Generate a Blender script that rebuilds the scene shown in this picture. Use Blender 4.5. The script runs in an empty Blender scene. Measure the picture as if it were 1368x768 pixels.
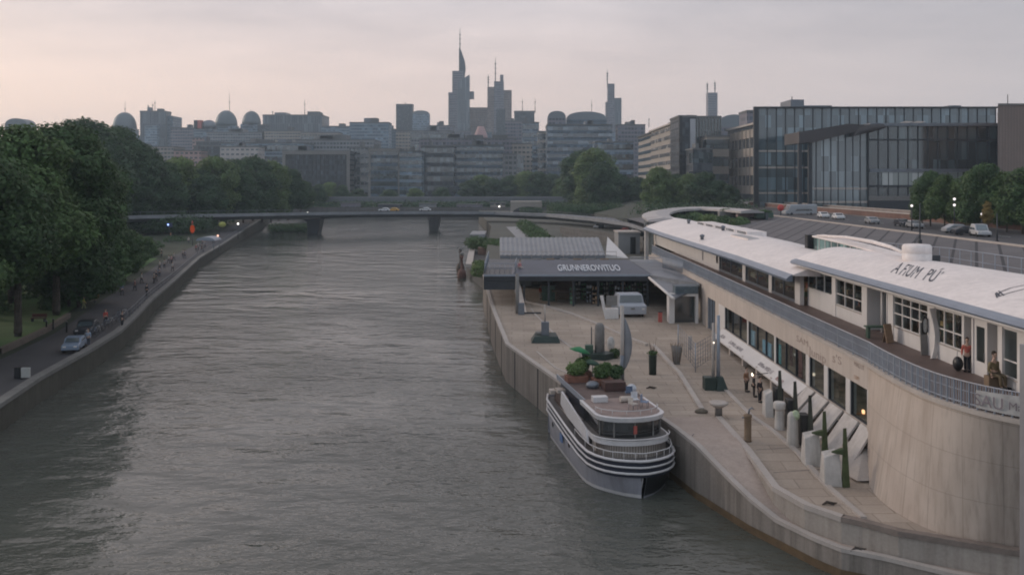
import bpy, math, random
import numpy as np
from mathutils import Vector, Matrix
random.seed(7); np.random.seed(7)
R=math.radians
scn=bpy.context.scene
COL=scn.collection
F=1185.0; HOR=245.0; CX=684.0; H=19.0

# ------------------------------------------------------------ placing helpers
def W(px,py,Y): return Vector(((px-CX)/F*Y, Y, H-(py-HOR)/F*Y))
def G(px,py,z):
    Y=(H-z)*F/(py-HOR); return Vector(((px-CX)/F*Y,Y,z))
def interp(pts,v):
    if v<=pts[0][0]: return pts[0][1]
    for (a,b),(c,d) in zip(pts,pts[1:]):
        if v<=c: return b+(d-b)*(v-a)/(c-a)
    return pts[-1][1]
ZQ=[(38,2.5),(48,2.5),(56,3.3),(66,3.4),(88,3.6),(105,4.4),(140,4.4)]
def zq(Y): return interp(ZQ,Y)
def Q(px,py):
    z=3.4
    for _ in range(12):
        Y=(H-z)*F/(py-HOR); z=zq(Y)
    return Vector(((px-CX)/F*Y,Y,z))

# ------------------------------------------------------------ materials
MATS={}
def nt(m):
    m.use_nodes=True; t=m.node_tree; t.nodes.clear(); return t
def N(t,typ,**kw):
    n=t.nodes.new(typ)
    for k,v in kw.items():
        if k.startswith('i_'): n.inputs[k[2:].replace('_',' ')].default_value=v
        else: setattr(n,k,v)
    return n
def L(t,a,b): t.links.new(a,b)
def math_n(t,op,a,b=None,clamp=False):
    n=t.nodes.new('ShaderNodeMath'); n.operation=op; n.use_clamp=clamp
    for i,v in enumerate((a,b)):
        if v is None: continue
        if isinstance(v,(int,float)): n.inputs[i].default_value=v
        else: t.links.new(v,n.inputs[i])
    return n.outputs[0]
def mixc(t,f,a,b,bt='MIX'):
    n=t.nodes.new('ShaderNodeMix'); n.data_type='RGBA'; n.blend_type=bt
    for i,v in ((0,f),(6,a),(7,b)):
        if isinstance(v,(int,float)): n.inputs[i].default_value=v
        elif isinstance(v,tuple): n.inputs[i].default_value=(*v,1) if len(v)==3 else v
        else: t.links.new(v,n.inputs[i])
    return n.outputs[2]
def noise(t,vec,scale,detail=4,rough=.55,mapping=None):
    if mapping:
        mp=N(t,'ShaderNodeMapping'); mp.inputs['Scale'].default_value=mapping; L(t,vec,mp.inputs[0]); vec=mp.outputs[0]
    n=N(t,'ShaderNodeTexNoise'); n.inputs['Scale'].default_value=scale; n.inputs['Detail'].default_value=detail; n.inputs['Roughness'].default_value=rough
    L(t,vec,n.inputs['Vector']); return n.outputs['Fac']
def ramp(t,f,a,b):
    n=N(t,'ShaderNodeMapRange'); n.inputs[1].default_value=a; n.inputs[2].default_value=b; L(t,f,n.inputs[0]); return n.outputs[0]
def mat(name,col,rough=.8,var=.25,scale=.6,metal=0,bump=0,streak=0,stain=None,spec=.5,fine=0):
    """surface with large blotches, optional vertical weather streaks and fine grain"""
    if name in MATS: return MATS[name]
    m=bpy.data.materials.new(name); t=nt(m)
    o=N(t,'ShaderNodeOutputMaterial'); b=N(t,'ShaderNodeBsdfPrincipled'); L(t,b.outputs[0],o.inputs[0])
    pos=N(t,'ShaderNodeNewGeometry').outputs['Position']
    n1=noise(t,pos,scale)
    dark=tuple(c*(1-var) for c in col); lite=tuple(min(1,c*(1+var*.8)) for c in col)
    c=mixc(t,ramp(t,n1,.3,.7),dark,lite)
    if streak:
        s=noise(t,pos,1,5,.65,mapping=(2.2,2.2,.1))
        c=mixc(t,math_n(t,'MULTIPLY',ramp(t,s,.42,.7),streak,True),c,stain or tuple(x*.35 for x in col))
    if fine:
        g=noise(t,pos,fine,3,.7)
        c=mixc(t,.35,c,mixc(t,ramp(t,g,.25,.75),tuple(x*.7 for x in col),tuple(min(1,x*1.3) for x in col)),'MIX')
    L(t,c,b.inputs['Base Color'])
    b.inputs['Roughness'].default_value=rough; b.inputs['Metallic'].default_value=metal
    b.inputs['Specular IOR Level'].default_value=spec
    if bump:
        bn=N(t,'ShaderNodeBump'); bn.inputs['Strength'].default_value=bump; bn.inputs['Distance'].default_value=.05
        L(t,noise(t,pos,max(4,scale*6),5),bn.inputs['Height']); L(t,bn.outputs[0],b.inputs['Normal'])
    MATS[name]=m; return m
def emis(name,col,s):
    if name in MATS: return MATS[name]
    m=bpy.data.materials.new(name); t=nt(m)
    o=N(t,'ShaderNodeOutputMaterial'); e=N(t,'ShaderNodeEmission'); e.inputs[0].default_value=(*col,1); e.inputs[1].default_value=s
    L(t,e.outputs[0],o.inputs[0]); MATS[name]=m; return m
def glass_clear(name='clear_glass',tint=(.84,.88,.87),amount=.35):
    if name in MATS: return MATS[name]
    m=bpy.data.materials.new(name); t=nt(m)
    o=N(t,'ShaderNodeOutputMaterial'); mx=N(t,'ShaderNodeMixShader'); tr=N(t,'ShaderNodeBsdfTransparent'); gl=N(t,'ShaderNodeBsdfGlossy')
    tr.inputs[0].default_value=(*tint,1); gl.inputs['Roughness'].default_value=.03; gl.inputs[0].default_value=(.9,.9,.9,1)
    lw=N(t,'ShaderNodeLayerWeight'); lw.inputs[0].default_value=.5   # Schlick reflectance, the same from both faces of the pane
    L(t,math_n(t,'ADD',math_n(t,'MULTIPLY',math_n(t,'POWER',lw.outputs['Facing'],5),.6),amount*.12,True),mx.inputs[0]); L(t,tr.outputs[0],mx.inputs[1]); L(t,gl.outputs[0],mx.inputs[2]); L(t,mx.outputs[0],o.inputs[0])
    MATS[name]=m; return m
def glass_dark(name,col=(.02,.028,.032),rough=.12,pane=(2.2,3.4),var=.9,lit=0):
    """curtain wall glass seen from outside: each pane a slightly different tone (blinds, rooms behind)"""
    if name in MATS: return MATS[name]
    m=bpy.data.materials.new(name); t=nt(m)
    o=N(t,'ShaderNodeOutputMaterial'); b=N(t,'ShaderNodeBsdfPrincipled'); L(t,b.outputs[0],o.inputs[0])
    pos=N(t,'ShaderNodeNewGeometry').outputs['Position']
    sx=N(t,'ShaderNodeSeparateXYZ'); L(t,pos,sx.inputs[0])
    h=math_n(t,'FLOOR',math_n(t,'DIVIDE',math_n(t,'ADD',sx.outputs[0],sx.outputs[1]),pane[0]))
    v=math_n(t,'FLOOR',math_n(t,'DIVIDE',sx.outputs[2],pane[1]))
    cb=N(t,'ShaderNodeCombineXYZ'); L(t,h,cb.inputs[0]); L(t,v,cb.inputs[1])
    wn=N(t,'ShaderNodeTexWhiteNoise'); L(t,cb.outputs[0],wn.inputs[0])
    f=math_n(t,'POWER',wn.outputs[0],3)
    c=mixc(t,math_n(t,'MULTIPLY',f,var,True),col,tuple(min(1,x*5+.05) for x in col))
    L(t,c,b.inputs['Base Color']); b.inputs['Roughness'].default_value=rough; b.inputs['IOR'].default_value=2.0
    if lit:
        L(t,mixc(t,ramp(t,wn.outputs[0],.965,.97),(0,0,0),(1,.75,.45)),b.inputs['Emission Color']); b.inputs['Emission Strength'].default_value=lit
    MATS[name]=m; return m
def facade(name,wall,glass,fh=3.6,bw=3.0,zr=.55,hr=.75,rough=.35):
    """rows of windows for far blocks: repeats by world height and plan position"""
    if name in MATS: return MATS[name]
    m=bpy.data.materials.new(name); t=nt(m)
    o=N(t,'ShaderNodeOutputMaterial'); b=N(t,'ShaderNodeBsdfPrincipled'); L(t,b.outputs[0],o.inputs[0])
    g=N(t,'ShaderNodeNewGeometry'); sx=N(t,'ShaderNodeSeparateXYZ'); L(t,g.outputs['Position'],sx.inputs[0])
    sn=N(t,'ShaderNodeSeparateXYZ'); L(t,g.outputs['Normal'],sn.inputs[0])
    hu=math_n(t,'DIVIDE',math_n(t,'ADD',sx.outputs[0],sx.outputs[1]),bw); zu=math_n(t,'DIVIDE',sx.outputs[2],fh)
    f1=math_n(t,'LESS_THAN',math_n(t,'FRACT',zu),zr); f2=math_n(t,'LESS_THAN',math_n(t,'FRACT',hu),hr)
    up=math_n(t,'LESS_THAN',math_n(t,'ABSOLUTE',sn.outputs[2]),.5)
    f=math_n(t,'MULTIPLY',math_n(t,'MULTIPLY',f1,f2),up)
    cb=N(t,'ShaderNodeCombineXYZ'); L(t,math_n(t,'FLOOR',hu),cb.inputs[0]); L(t,math_n(t,'FLOOR',zu),cb.inputs[1])
    wn=N(t,'ShaderNodeTexWhiteNoise'); L(t,cb.outputs[0],wn.inputs[0])
    gc=mixc(t,math_n(t,'MULTIPLY',math_n(t,'POWER',wn.outputs[0],3),.8),glass,tuple(min(1,x*4+.05) for x in glass))
    n1=ramp(t,noise(t,g.outputs['Position'],.05),.3,.7)
    wc=mixc(t,n1,tuple(x*.8 for x in wall),tuple(min(1,x*1.15) for x in wall))
    L(t,mixc(t,f,wc,gc),b.inputs['Base Color'])
    L(t,math_n(t,'SUBTRACT',.85,math_n(t,'MULTIPLY',f,.85-rough)),b.inputs['Roughness'])
    MATS[name]=m; return m
def leafmat(name,col,var=.6):
    if name in MATS: return MATS[name]
    m=bpy.data.materials.new(name); t=nt(m)
    o=N(t,'ShaderNodeOutputMaterial'); b=N(t,'ShaderNodeBsdfPrincipled')
    g=N(t,'ShaderNodeNewGeometry'); oi=N(t,'ShaderNodeObjectInfo')
    n=noise(t,g.outputs['Position'],.28,3)
    c=mixc(t,ramp(t,n,.3,.7),tuple(x*(1-var) for x in col),tuple(x*(1+var) for x in col))
    c=mixc(t,math_n(t,'MULTIPLY',g.outputs['Random Per Island'],.5),c,(col[0]*1.5,col[1]*1.35,col[2]*.9))
    c=mixc(t,math_n(t,'MULTIPLY',oi.outputs['Random'],.35),c,(col[0]*.6,col[1]*.75,col[2]*.8))
    L(t,c,b.inputs['Base Color']); b.inputs['Roughness'].default_value=.55; b.inputs['Specular IOR Level'].default_value=.3
    tl=N(t,'ShaderNodeBsdfTranslucent'); L(t,c,tl.inputs[0]); mx=N(t,'ShaderNodeMixShader'); mx.inputs[0].default_value=.25
    L(t,b.outputs[0],mx.inputs[1]); L(t,tl.outputs[0],mx.inputs[2]); L(t,mx.outputs[0],o.inputs[0])
    MATS[name]=m; return m

# ------------------------------------------------------------ mesh builder
class MB:
    def __init__(s): s.v=[]; s.f=[]; s.sm=[]; s.st=[]
    def add(s,vs,fs,smooth=False):
        o=len(s.v); s.st.append((o,len(s.f))); s.v+= [tuple(p) for p in vs]; s.f+=[tuple(i+o for i in f) for f in fs]; s.sm+=[smooth]*len(fs); return s
    def box(s,x0,x1,y0,y1,z0,z1):
        if x0>x1:x0,x1=x1,x0
        if y0>y1:y0,y1=y1,y0
        if z0>z1:z0,z1=z1,z0
        return s.add([(x0,y0,z0),(x1,y0,z0),(x1,y1,z0),(x0,y1,z0),(x0,y0,z1),(x1,y0,z1),(x1,y1,z1),(x0,y1,z1)],
              [(0,3,2,1),(4,5,6,7),(0,1,5,4),(1,2,6,5),(2,3,7,6),(3,0,4,7)])
    def obox(s,c,sz,rz=0,rx=0,ry=0):
        M=Matrix.Translation(Vector(c))@Matrix.Rotation(rz,4,'Z')@Matrix.Rotation(ry,4,'Y')@Matrix.Rotation(rx,4,'X')
        a,b,d=sz[0]/2,sz[1]/2,sz[2]/2
        vs=[M@Vector(p) for p in [(-a,-b,-d),(a,-b,-d),(a,b,-d),(-a,b,-d),(-a,-b,d),(a,-b,d),(a,b,d),(-a,b,d)]]
        return s.add(vs,[(0,3,2,1),(4,5,6,7),(0,1,5,4),(1,2,6,5),(2,3,7,6),(3,0,4,7)])
    def prism(s,poly,z0,z1):
        n=len(poly); a=sum(poly[i][0]*poly[(i+1)%n][1]-poly[(i+1)%n][0]*poly[i][1] for i in range(n))
        if a<0: poly=poly[::-1]
        z0f=z0 if callable(z0) else (lambda x,y:z0); z1f=z1 if callable(z1) else (lambda x,y:z1)
        vs=[(x,y,z0f(x,y)) for x,y in poly]+[(x,y,z1f(x,y)) for x,y in poly]
        return s.add(vs,[tuple(range(n))[::-1],tuple(range(n,2*n))]+[(i,(i+1)%n,n+(i+1)%n,n+i) for i in range(n)])
    def tube(s,pts,r,n=6,caps=True,smooth=True):
        pts=[Vector(p) for p in pts]; rs=r if isinstance(r,(list,tuple)) else [r]*len(pts)
        rings=[]
        for i,p in enumerate(pts):
            d=(pts[min(i+1,len(pts)-1)]-pts[max(i-1,0)]).normalized()
            u=d.cross(Vector((0,0,1)))
            if u.length<1e-3: u=Vector((1,0,0))
            u.normalize(); w=d.cross(u)
            rings.append([p+(u*math.cos(2*math.pi*k/n)+w*math.sin(2*math.pi*k/n))*rs[i] for k in range(n)])
        return s.loft(rings,caps,smooth)
    def loft(s,rings,caps=True,smooth=False,closed=True):
        n=len(rings[0]); vs=[p for r in rings for p in r]; fs=[]
        m=n if closed else n-1
        for i in range(len(rings)-1):
            for k in range(m):
                a=i*n+k; b=i*n+(k+1)%n; fs.append((a,b,b+n,a+n))
        s.add(vs,fs,smooth)
        if caps and closed:
            o=len(s.v)-len(vs)
            s.f+=[tuple(o+k for k in range(n))[::-1],tuple(o+(len(rings)-1)*n+k for k in range(n))]; s.sm+=[False,False]
        return s
    def lathe(s,c,prof,n=20,smooth=True):
        return s.loft([[ (c[0]+r*math.cos(2*math.pi*k/n),c[1]+r*math.sin(2*math.pi*k/n),c[2]+z) for k in range(n)] for r,z in prof],True,smooth)
    def ball(s,c,r,n=10,sq=(1,1,1)):
        rings=[]
        for i in range(1,n):
            a=math.pi*i/n; rings.append([(c[0]+r*sq[0]*math.sin(a)*math.cos(2*math.pi*k/n),c[1]+r*sq[1]*math.sin(a)*math.sin(2*math.pi*k/n),c[2]-r*sq[2]*math.cos(a)) for k in range(n)])
        return s.loft(rings,True,True)
    def build_each(s,name,m,parent=None,bevel=0):
        out_=[]; ends=s.st[1:]+[(len(s.v),len(s.f))]
        for (v0,f0),(v1,f1) in zip(s.st,ends):
            q=MB(); q.v=s.v[v0:v1]; q.f=[tuple(i-v0 for i in f) for f in s.f[f0:f1]]; q.sm=s.sm[f0:f1]; out_.append(q.build(name,m,parent,bevel))
        return out_
    def build(s,name,m,parent=None,bevel=0):
        if not s.v: return None
        me=bpy.data.meshes.new(name); vs=s.v
        if parent is not None:
            inv=WM[parent.name_full].inverted(); vs=[tuple(inv@Vector(p)) for p in vs]
        me.from_pydata(vs,[],s.f); me.polygons.foreach_set('use_smooth',s.sm)
        me.materials.append(m); me.update()
        return link(name,me,parent,bevel)
WM={}
def link(name,me,parent=None,bevel=0):
    o=bpy.data.objects.new(name,me); COL.objects.link(o)
    if parent is not None: o.parent=parent; WM[o.name_full]=WM[parent.name_full].copy()
    else: WM[o.name_full]=Matrix.Identity(4)
    if bevel:
        b=o.modifiers.new('bevel','BEVEL'); b.width=bevel; b.segments=2; b.limit_method='ANGLE'
    return o
def tag(o,label=None,cat=None,group=None,kind=None):
    if label: o['label']=label
    if cat: o['category']=cat
    if group: o['group']=group
    if kind: o['kind']=kind
    return o
def thing(name,label,cat,loc=(0,0,0),rz=0,group=None):
    o=bpy.data.objects.new(name,None); COL.objects.link(o); o.location=loc; o.rotation_euler=(0,0,rz); o.empty_display_size=.3
    WM[o.name_full]=Matrix.Translation(Vector(loc))@Matrix.Rotation(rz,4,'Z')
    return tag(o,label,cat,group)
def struct(name,mb,m): return tag(mb.build(name,m),kind='structure')
KIDS={}
def copy_tree(o,loc=None,rz=None,sc=None,label=None,group=None,parent=None):
    c=o.copy(); COL.objects.link(c)
    if parent is not None: c.parent=parent
    for ch in KIDS.get(o.name_full) or [x for x in bpy.data.objects if x.parent==o]: copy_tree(ch,parent=c)
    if parent is None:
        if loc is not None: c.location=loc
        if rz is not None: c.rotation_euler=(0,0,rz)
        if sc is not None: c.scale=(sc,)*3 if not isinstance(sc,tuple) else sc
        if label: c['label']=label
        if group: c['group']=group
    return c
ORD='first second third fourth fifth sixth seventh eighth ninth tenth eleventh twelfth thirteenth fourteenth fifteenth sixteenth seventeenth eighteenth nineteenth twentieth'.split()
def textmesh(body,size,thick=0.0,shear=0):
    cu=bpy.data.curves.new('lettering','FONT'); cu.body=body; cu.size=size; cu.extrude=thick; cu.shear=shear; cu.resolution_u=3
    ob=bpy.data.objects.new('lettering',cu); COL.objects.link(ob)
    bpy.context.view_layer.update(); dg=bpy.context.evaluated_depsgraph_get()
    me=bpy.data.meshes.new_from_object(ob.evaluated_get(dg)); bpy.data.objects.remove(ob); bpy.data.curves.remove(cu); return me
def lettering(body,size,origin,xdir,ydir,m,parent,thick=.01,width=None,fn=None,name='lettering'):
    me=textmesh(body,size,thick)
    xs=[v.co.x for v in me.vertices]; k=(width/(max(xs)-min(xs))) if width else 1
    X=Vector(xdir).normalized(); Yv=Vector(ydir).normalized(); Z=X.cross(Yv); O=Vector(origin)
    inv=WM[parent.name_full].inverted()
    for v in me.vertices:
        p=O+X*(v.co.x-min(xs))*k+Yv*v.co.y+Z*v.co.z
        if fn: p=fn(p)
        v.co=inv@p
    me.materials.clear(); me.materials.append(m)
    return link(name,me,parent)

# ------------------------------------------------------------ common materials
concrete=mat('concrete',(.36,.32,.285),.85,.14,.35,streak=.35,fine=9,stain=(.17,.14,.115))
concrete_wall=mat('stained_concrete',(.27,.235,.205),.85,.28,.35,streak=.95,fine=7,stain=(.085,.072,.056))
paving=mat('quay_paving',(.385,.32,.262),.85,.26,.22,fine=6,bump=.2)
_t=paving.node_tree; _b=[n for n in _t.nodes if n.type=='BSDF_PRINCIPLED'][0]; _src=_b.inputs['Base Color'].links[0].from_socket
_br=_t.nodes.new('ShaderNodeTexBrick'); _br.inputs['Scale'].default_value=1; _br.inputs['Brick Width'].default_value=2.4; _br.inputs['Row Height'].default_value=1.2; _br.inputs['Mortar Size'].default_value=.03
_br.inputs['Color1'].default_value=(1,1,1,1); _br.inputs['Color2'].default_value=(.86,.85,.84,1); _br.inputs['Mortar'].default_value=(.62,.6,.58,1)
_g=_t.nodes.new('ShaderNodeNewGeometry'); _t.links.new(_g.outputs['Position'],_br.inputs['Vector'])
_t.links.new(mixc(_t,1.0,_src,_br.outputs['Color'],'MULTIPLY'),_b.inputs['Base Color'])
coping_m=mat('coping_stone',(.42,.375,.34),.8,.15,.8,fine=8)
cream=mat('cream_render',(.50,.435,.385),.8,.08,.3,streak=.3,stain=(.28,.22,.18))
white=mat('white_paint',(.64,.61,.59),.5,.06,.5,streak=.18,stain=(.4,.38,.34))
roofwhite=mat('white_roof_membrane',(.77,.70,.67),.6,.12,.3,streak=.3,fine=2,stain=(.45,.41,.39))
grey_m=mat('grey_metal',(.17,.185,.21),.45,.15,1,metal=.5)
rail_m=mat('blue_grey_steel',(.29,.32,.37),.45,.1,1,metal=.3)
eave_m=mat('eave_blue_grey',(.20,.235,.29),.35,.12,.4,metal=.4)
dark_m=mat('dark_metal',(.03,.034,.04),.5,.2,1)
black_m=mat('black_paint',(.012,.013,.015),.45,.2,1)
brown_m=mat('deck_boards',(.135,.095,.082),.6,.25,.8,fine=5)
wood_m=mat('weathered_wood',(.2,.14,.09),.8,.3,2,fine=9)
asphalt=mat('asphalt',(.062,.06,.064),.9,.2,.3,fine=8)
soil=mat('ground_soil',(.11,.10,.085),.95,.25,.05,fine=2)
grass_m=mat('grass_blades',(.07,.14,.035),.9,.35,.3,fine=6)
green_m=mat('green_metal',(.045,.09,.062),.55,.2,2)
dgreen_m=mat('dark_green_metal',(.022,.04,.034),.55,.25,2)
stone_m=mat('grey_stone',(.20,.19,.18),.85,.25,2,fine=10)
dstone=mat('mossy_river_wall',(.075,.07,.055),.9,.3,.5,streak=.6,fine=5)
glassc=glass_clear()
glassd=glass_dark('dark_glazing')
trunk_m=mat('bark',(.075,.06,.048),.95,.35,2)
red_m=mat('faded_red',(.42,.10,.08),.7,.15,3)
skin_m=mat('skin',(.5,.33,.25),.6,.05,4)
inner_m=mat('shop_interior',(.42,.33,.25),.9,.35,.7)

# ------------------------------------------------------------ foliage
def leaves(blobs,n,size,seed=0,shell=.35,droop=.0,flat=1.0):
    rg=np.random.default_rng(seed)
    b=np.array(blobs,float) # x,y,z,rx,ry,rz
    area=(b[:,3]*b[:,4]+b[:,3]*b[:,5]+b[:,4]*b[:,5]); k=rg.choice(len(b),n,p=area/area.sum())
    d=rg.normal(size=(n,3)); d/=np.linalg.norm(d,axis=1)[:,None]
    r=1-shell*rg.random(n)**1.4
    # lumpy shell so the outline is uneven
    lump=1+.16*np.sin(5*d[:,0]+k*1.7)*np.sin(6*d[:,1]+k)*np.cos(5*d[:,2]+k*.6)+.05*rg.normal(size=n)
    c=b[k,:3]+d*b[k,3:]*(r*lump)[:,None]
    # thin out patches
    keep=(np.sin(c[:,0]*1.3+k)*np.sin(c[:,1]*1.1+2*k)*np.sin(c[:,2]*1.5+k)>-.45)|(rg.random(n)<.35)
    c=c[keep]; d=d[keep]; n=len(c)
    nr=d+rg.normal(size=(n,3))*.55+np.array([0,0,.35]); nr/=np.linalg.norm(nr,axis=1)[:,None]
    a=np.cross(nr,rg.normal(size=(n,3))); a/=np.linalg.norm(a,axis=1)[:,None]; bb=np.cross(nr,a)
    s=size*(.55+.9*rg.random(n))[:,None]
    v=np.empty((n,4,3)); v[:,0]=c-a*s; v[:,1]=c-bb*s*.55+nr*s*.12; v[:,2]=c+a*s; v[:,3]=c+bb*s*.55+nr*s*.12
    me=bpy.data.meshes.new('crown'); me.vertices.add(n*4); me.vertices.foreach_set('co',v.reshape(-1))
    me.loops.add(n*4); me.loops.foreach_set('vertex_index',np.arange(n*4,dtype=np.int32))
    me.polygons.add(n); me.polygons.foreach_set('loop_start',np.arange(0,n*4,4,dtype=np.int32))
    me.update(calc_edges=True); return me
def tree_proto(h,rad,seed,n,leaf,m,base=.22,tall=1.0,tr=.35):
    rg=random.Random(seed); blobs=[]; limbs=[]
    nb=rg.randint(11,15)
    for i in range(nb):
        t=(i+.5)/nb; z=h*(base+(1-base)*(.12+.76*t)); env=math.sin(math.pi*min(1,.22+.72*t))**.7
        a=i*2.4+rg.random(); rr=rad*env*.58*rg.uniform(.75,1.1)
        s=rad*rg.uniform(.36,.52)*(.75+.4*env)
        c=(rr*math.cos(a),rr*math.sin(a),z); blobs.append((*c,s*1.1,s*1.1,s*.85)); limbs.append(c)
    blobs.append((0,0,h*.88,rad*.42,rad*.42,h*.11)); blobs.append((0,0,h*(base+.35),rad*.6,rad*.6,h*.22))
    cm=leaves(blobs,n,leaf,seed); cm.materials.append(m)
    tb=MB(); tb.tube([(0,0,-.4),(0,0,.6),(.1*tr,0,h*.3),(0,.1,h*.6),(0,0,h*.82)],[tr*1.5,tr*1.05,tr*.8,tr*.45,tr*.12],8)
    for c in limbs:
        z0=max(h*.2,c[2]-rad*.55); tb.tube([(0,0,z0),(c[0]*.5,c[1]*.5,(z0+c[2])/2+.2),c],[tr*.34,tr*.2,tr*.06],5)
    tm=bpy.data.meshes.new('trunk'); tm.from_pydata(tb.v,[],tb.f); tm.materials.append(trunk_m); tm.update()
    return (cm,tm,h)
def tree(proto,loc,height,label,group,rz=None,wide=1.0,name='tree'):
    cm,tm,h=proto; o=thing(name,label,'tree',loc,0,group); s=height/h
    o.rotation_euler=(0,0,random.uniform(0,6.28) if rz is None else rz); o.scale=(s*wide,s*wide,s)
    for nm,me in (('trunk',tm),('crown',cm)):
        c=bpy.data.objects.new(nm,me); COL.objects.link(c); c.parent=o
    return o
def bushy(name,label,cat,blobs,n,leaf,m,group=None,loc=(0,0,0)):
    me=leaves(blobs,n,leaf,random.randint(0,9999)); me.materials.append(m)
    o=link(name,me); o.location=loc; return tag(o,label,cat,group)
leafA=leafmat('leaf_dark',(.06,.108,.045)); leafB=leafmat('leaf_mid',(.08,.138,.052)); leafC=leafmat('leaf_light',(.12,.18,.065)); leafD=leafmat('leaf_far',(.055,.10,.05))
leafY=leafmat('leaf_autumn',(.17,.13,.045))
# ============================================================ camera, world, sun
cd=bpy.data.cameras.new('camera'); cam=bpy.data.objects.new('camera',cd); COL.objects.link(cam); scn.camera=cam
cam.location=(0,0,H); cam.rotation_euler=(R(90),0,0); cd.sensor_width=36; cd.lens=36*F/1368; cd.shift_y=-(384-HOR)/1368
cd.clip_start=.5; cd.clip_end=20000
scn.render.engine='CYCLES'; scn.cycles.use_denoising=True; scn.cycles.filter_width=1.9
scn.cycles.max_bounces=7; scn.cycles.diffuse_bounces=3; scn.cycles.glossy_bounces=3; scn.cycles.transparent_max_bounces=12; scn.cycles.volume_bounces=1
scn.cycles.sample_clamp_indirect=4
vs=scn.view_settings; vs.view_transform='Standard'; vs.look='None'; vs.exposure=.22; vs.gamma=1; vs.use_curve_mapping=False
SUN_AZ=R(-62); SUN_EL=R(14)
w=bpy.data.worlds.new('World'); scn.world=w; w.use_nodes=True; t=w.node_tree; t.nodes.clear()
wo=N(t,'ShaderNodeOutputWorld'); bg=N(t,'ShaderNodeBackground'); L(t,bg.outputs[0],wo.inputs[0]); bg.inputs[1].default_value=.15
sky=N(t,'ShaderNodeTexSky'); sky.sky_type='NISHITA'; sky.sun_disc=False; sky.sun_elevation=SUN_EL; sky.sun_rotation=SUN_AZ; sky.dust_density=3; sky.air_density=1
tc=N(t,'ShaderNodeTexCoord'); sp=N(t,'ShaderNodeSeparateXYZ'); L(t,tc.outputs['Generated'],sp.inputs[0])
dx,dy,dz=sp.outputs
# overcast deck: colour by bearing (warm glow towards the low sun at the left) and by height
side=ramp(t,dx,-.62,.62)
hz=mixc(t,side,(9.6,6.3,4.6),(4.6,3.85,3.7))
hi=mixc(t,side,(5.4,4.55,4.45),(3.35,3.15,3.3))
c=mixc(t,ramp(t,dz,.01,.2),hz,hi)
c=mixc(t,math_n(t,'MULTIPLY',ramp(t,dy,.55,-.35),.9),c,(3.3,3.75,4.35))   # the sky away from the sunset is cooler
dzc=math_n(t,'ADD',math_n(t,'MAXIMUM',dz,0.0),.09)
cb=N(t,'ShaderNodeCombineXYZ'); L(t,math_n(t,'DIVIDE',dx,dzc),cb.inputs[0]); L(t,math_n(t,'DIVIDE',dy,dzc),cb.inputs[1])
n1=noise(t,cb.outputs[0],.55,6,.55,mapping=(1,.8,1))
n2=noise(t,cb.outputs[0],1.7,5,.6,mapping=(.7,1.2,1))
hgt=ramp(t,dz,.07,.26)
br=math_n(t,'MULTIPLY',math_n(t,'MULTIPLY',math_n(t,'SUBTRACT',math_n(t,'ADD',math_n(t,'MULTIPLY',n1,.65),math_n(t,'MULTIPLY',n2,.35)),.52),2.1),hgt)
c=mixc(t,1.0,c,mixc(t,math_n(t,'ADD',br,.5,True),(.42,.45,.51),(1.58,1.55,1.49)),'MULTIPLY')
c=mixc(t,.9,sky.outputs[0],c)
# below the horizon the dome only shows where the ground sheet ends
c=mixc(t,ramp(t,dz,-.02,0),(2.2,2.1,2.1),c)
L(t,c,bg.inputs[0])
ld=bpy.data.lights.new('sun','SUN'); ld.energy=1.2; ld.angle=R(14); ld.color=(1,.86,.74)
so=bpy.data.objects.new('sun',ld); COL.objects.link(so)
sd=Vector((math.sin(SUN_AZ)*math.cos(SUN_EL),math.cos(SUN_AZ)*math.cos(SUN_EL),math.sin(SUN_EL)))
so.rotation_euler=sd.to_track_quat('Z','Y').to_euler(); so.location=(-60,40,80)
# haze
hm=bpy.data.materials.new('haze_air'); t=nt(hm); o=N(t,'ShaderNodeOutputMaterial'); v=N(t,'ShaderNodeVolumePrincipled'); v.inputs['Density'].default_value=.00021; v.inputs['Color'].default_value=(.72,.87,1,1); v.inputs['Anisotropy'].default_value=0.2
L(t,v.outputs[0],o.inputs['Volume'])
hb=MB(); hb.box(-3600,3600,-150,3900,-2.6,300); tag(hb.build('haze',hm),kind='stuff',label='pale bluish evening haze over the river and city',cat='haze')

# ============================================================ water and ground
wm=bpy.data.materials.new('river_water'); t=nt(wm); o=N(t,'ShaderNodeOutputMaterial'); b=N(t,'ShaderNodeBsdfPrincipled'); L(t,b.outputs[0],o.inputs[0])
pos=N(t,'ShaderNodeNewGeometry').outputs['Position']
b.inputs['Roughness'].default_value=.045; b.inputs['IOR'].default_value=1.4
c=mixc(t,ramp(t,noise(t,pos,.05,3),.35,.65),(.070,.076,.064),(.104,.108,.094)); L(t,c,b.inputs['Base Color'])
mpw=N(t,'ShaderNodeMapping'); mpw.inputs['Rotation'].default_value=(0,0,R(14)); L(t,pos,mpw.inputs[0]); posr=mpw.outputs[0]
a1=noise(t,posr,.17,2,.5,mapping=(.8,1.3,1)); a2=noise(t,pos,.5,4,.6,mapping=(.85,1.45,1)); a3=noise(t,posr,1.8,3,.6,mapping=(.8,1.3,1))
patch=ramp(t,noise(t,pos,.03,3),.36,.62)
hsum=math_n(t,'ADD',math_n(t,'ADD',math_n(t,'MULTIPLY',a1,1.3),math_n(t,'MULTIPLY',a2,math_n(t,'ADD',.22,math_n(t,'MULTIPLY',patch,.62)))),math_n(t,'MULTIPLY',a3,math_n(t,'ADD',.03,math_n(t,'MULTIPLY',patch,.13))))
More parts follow.
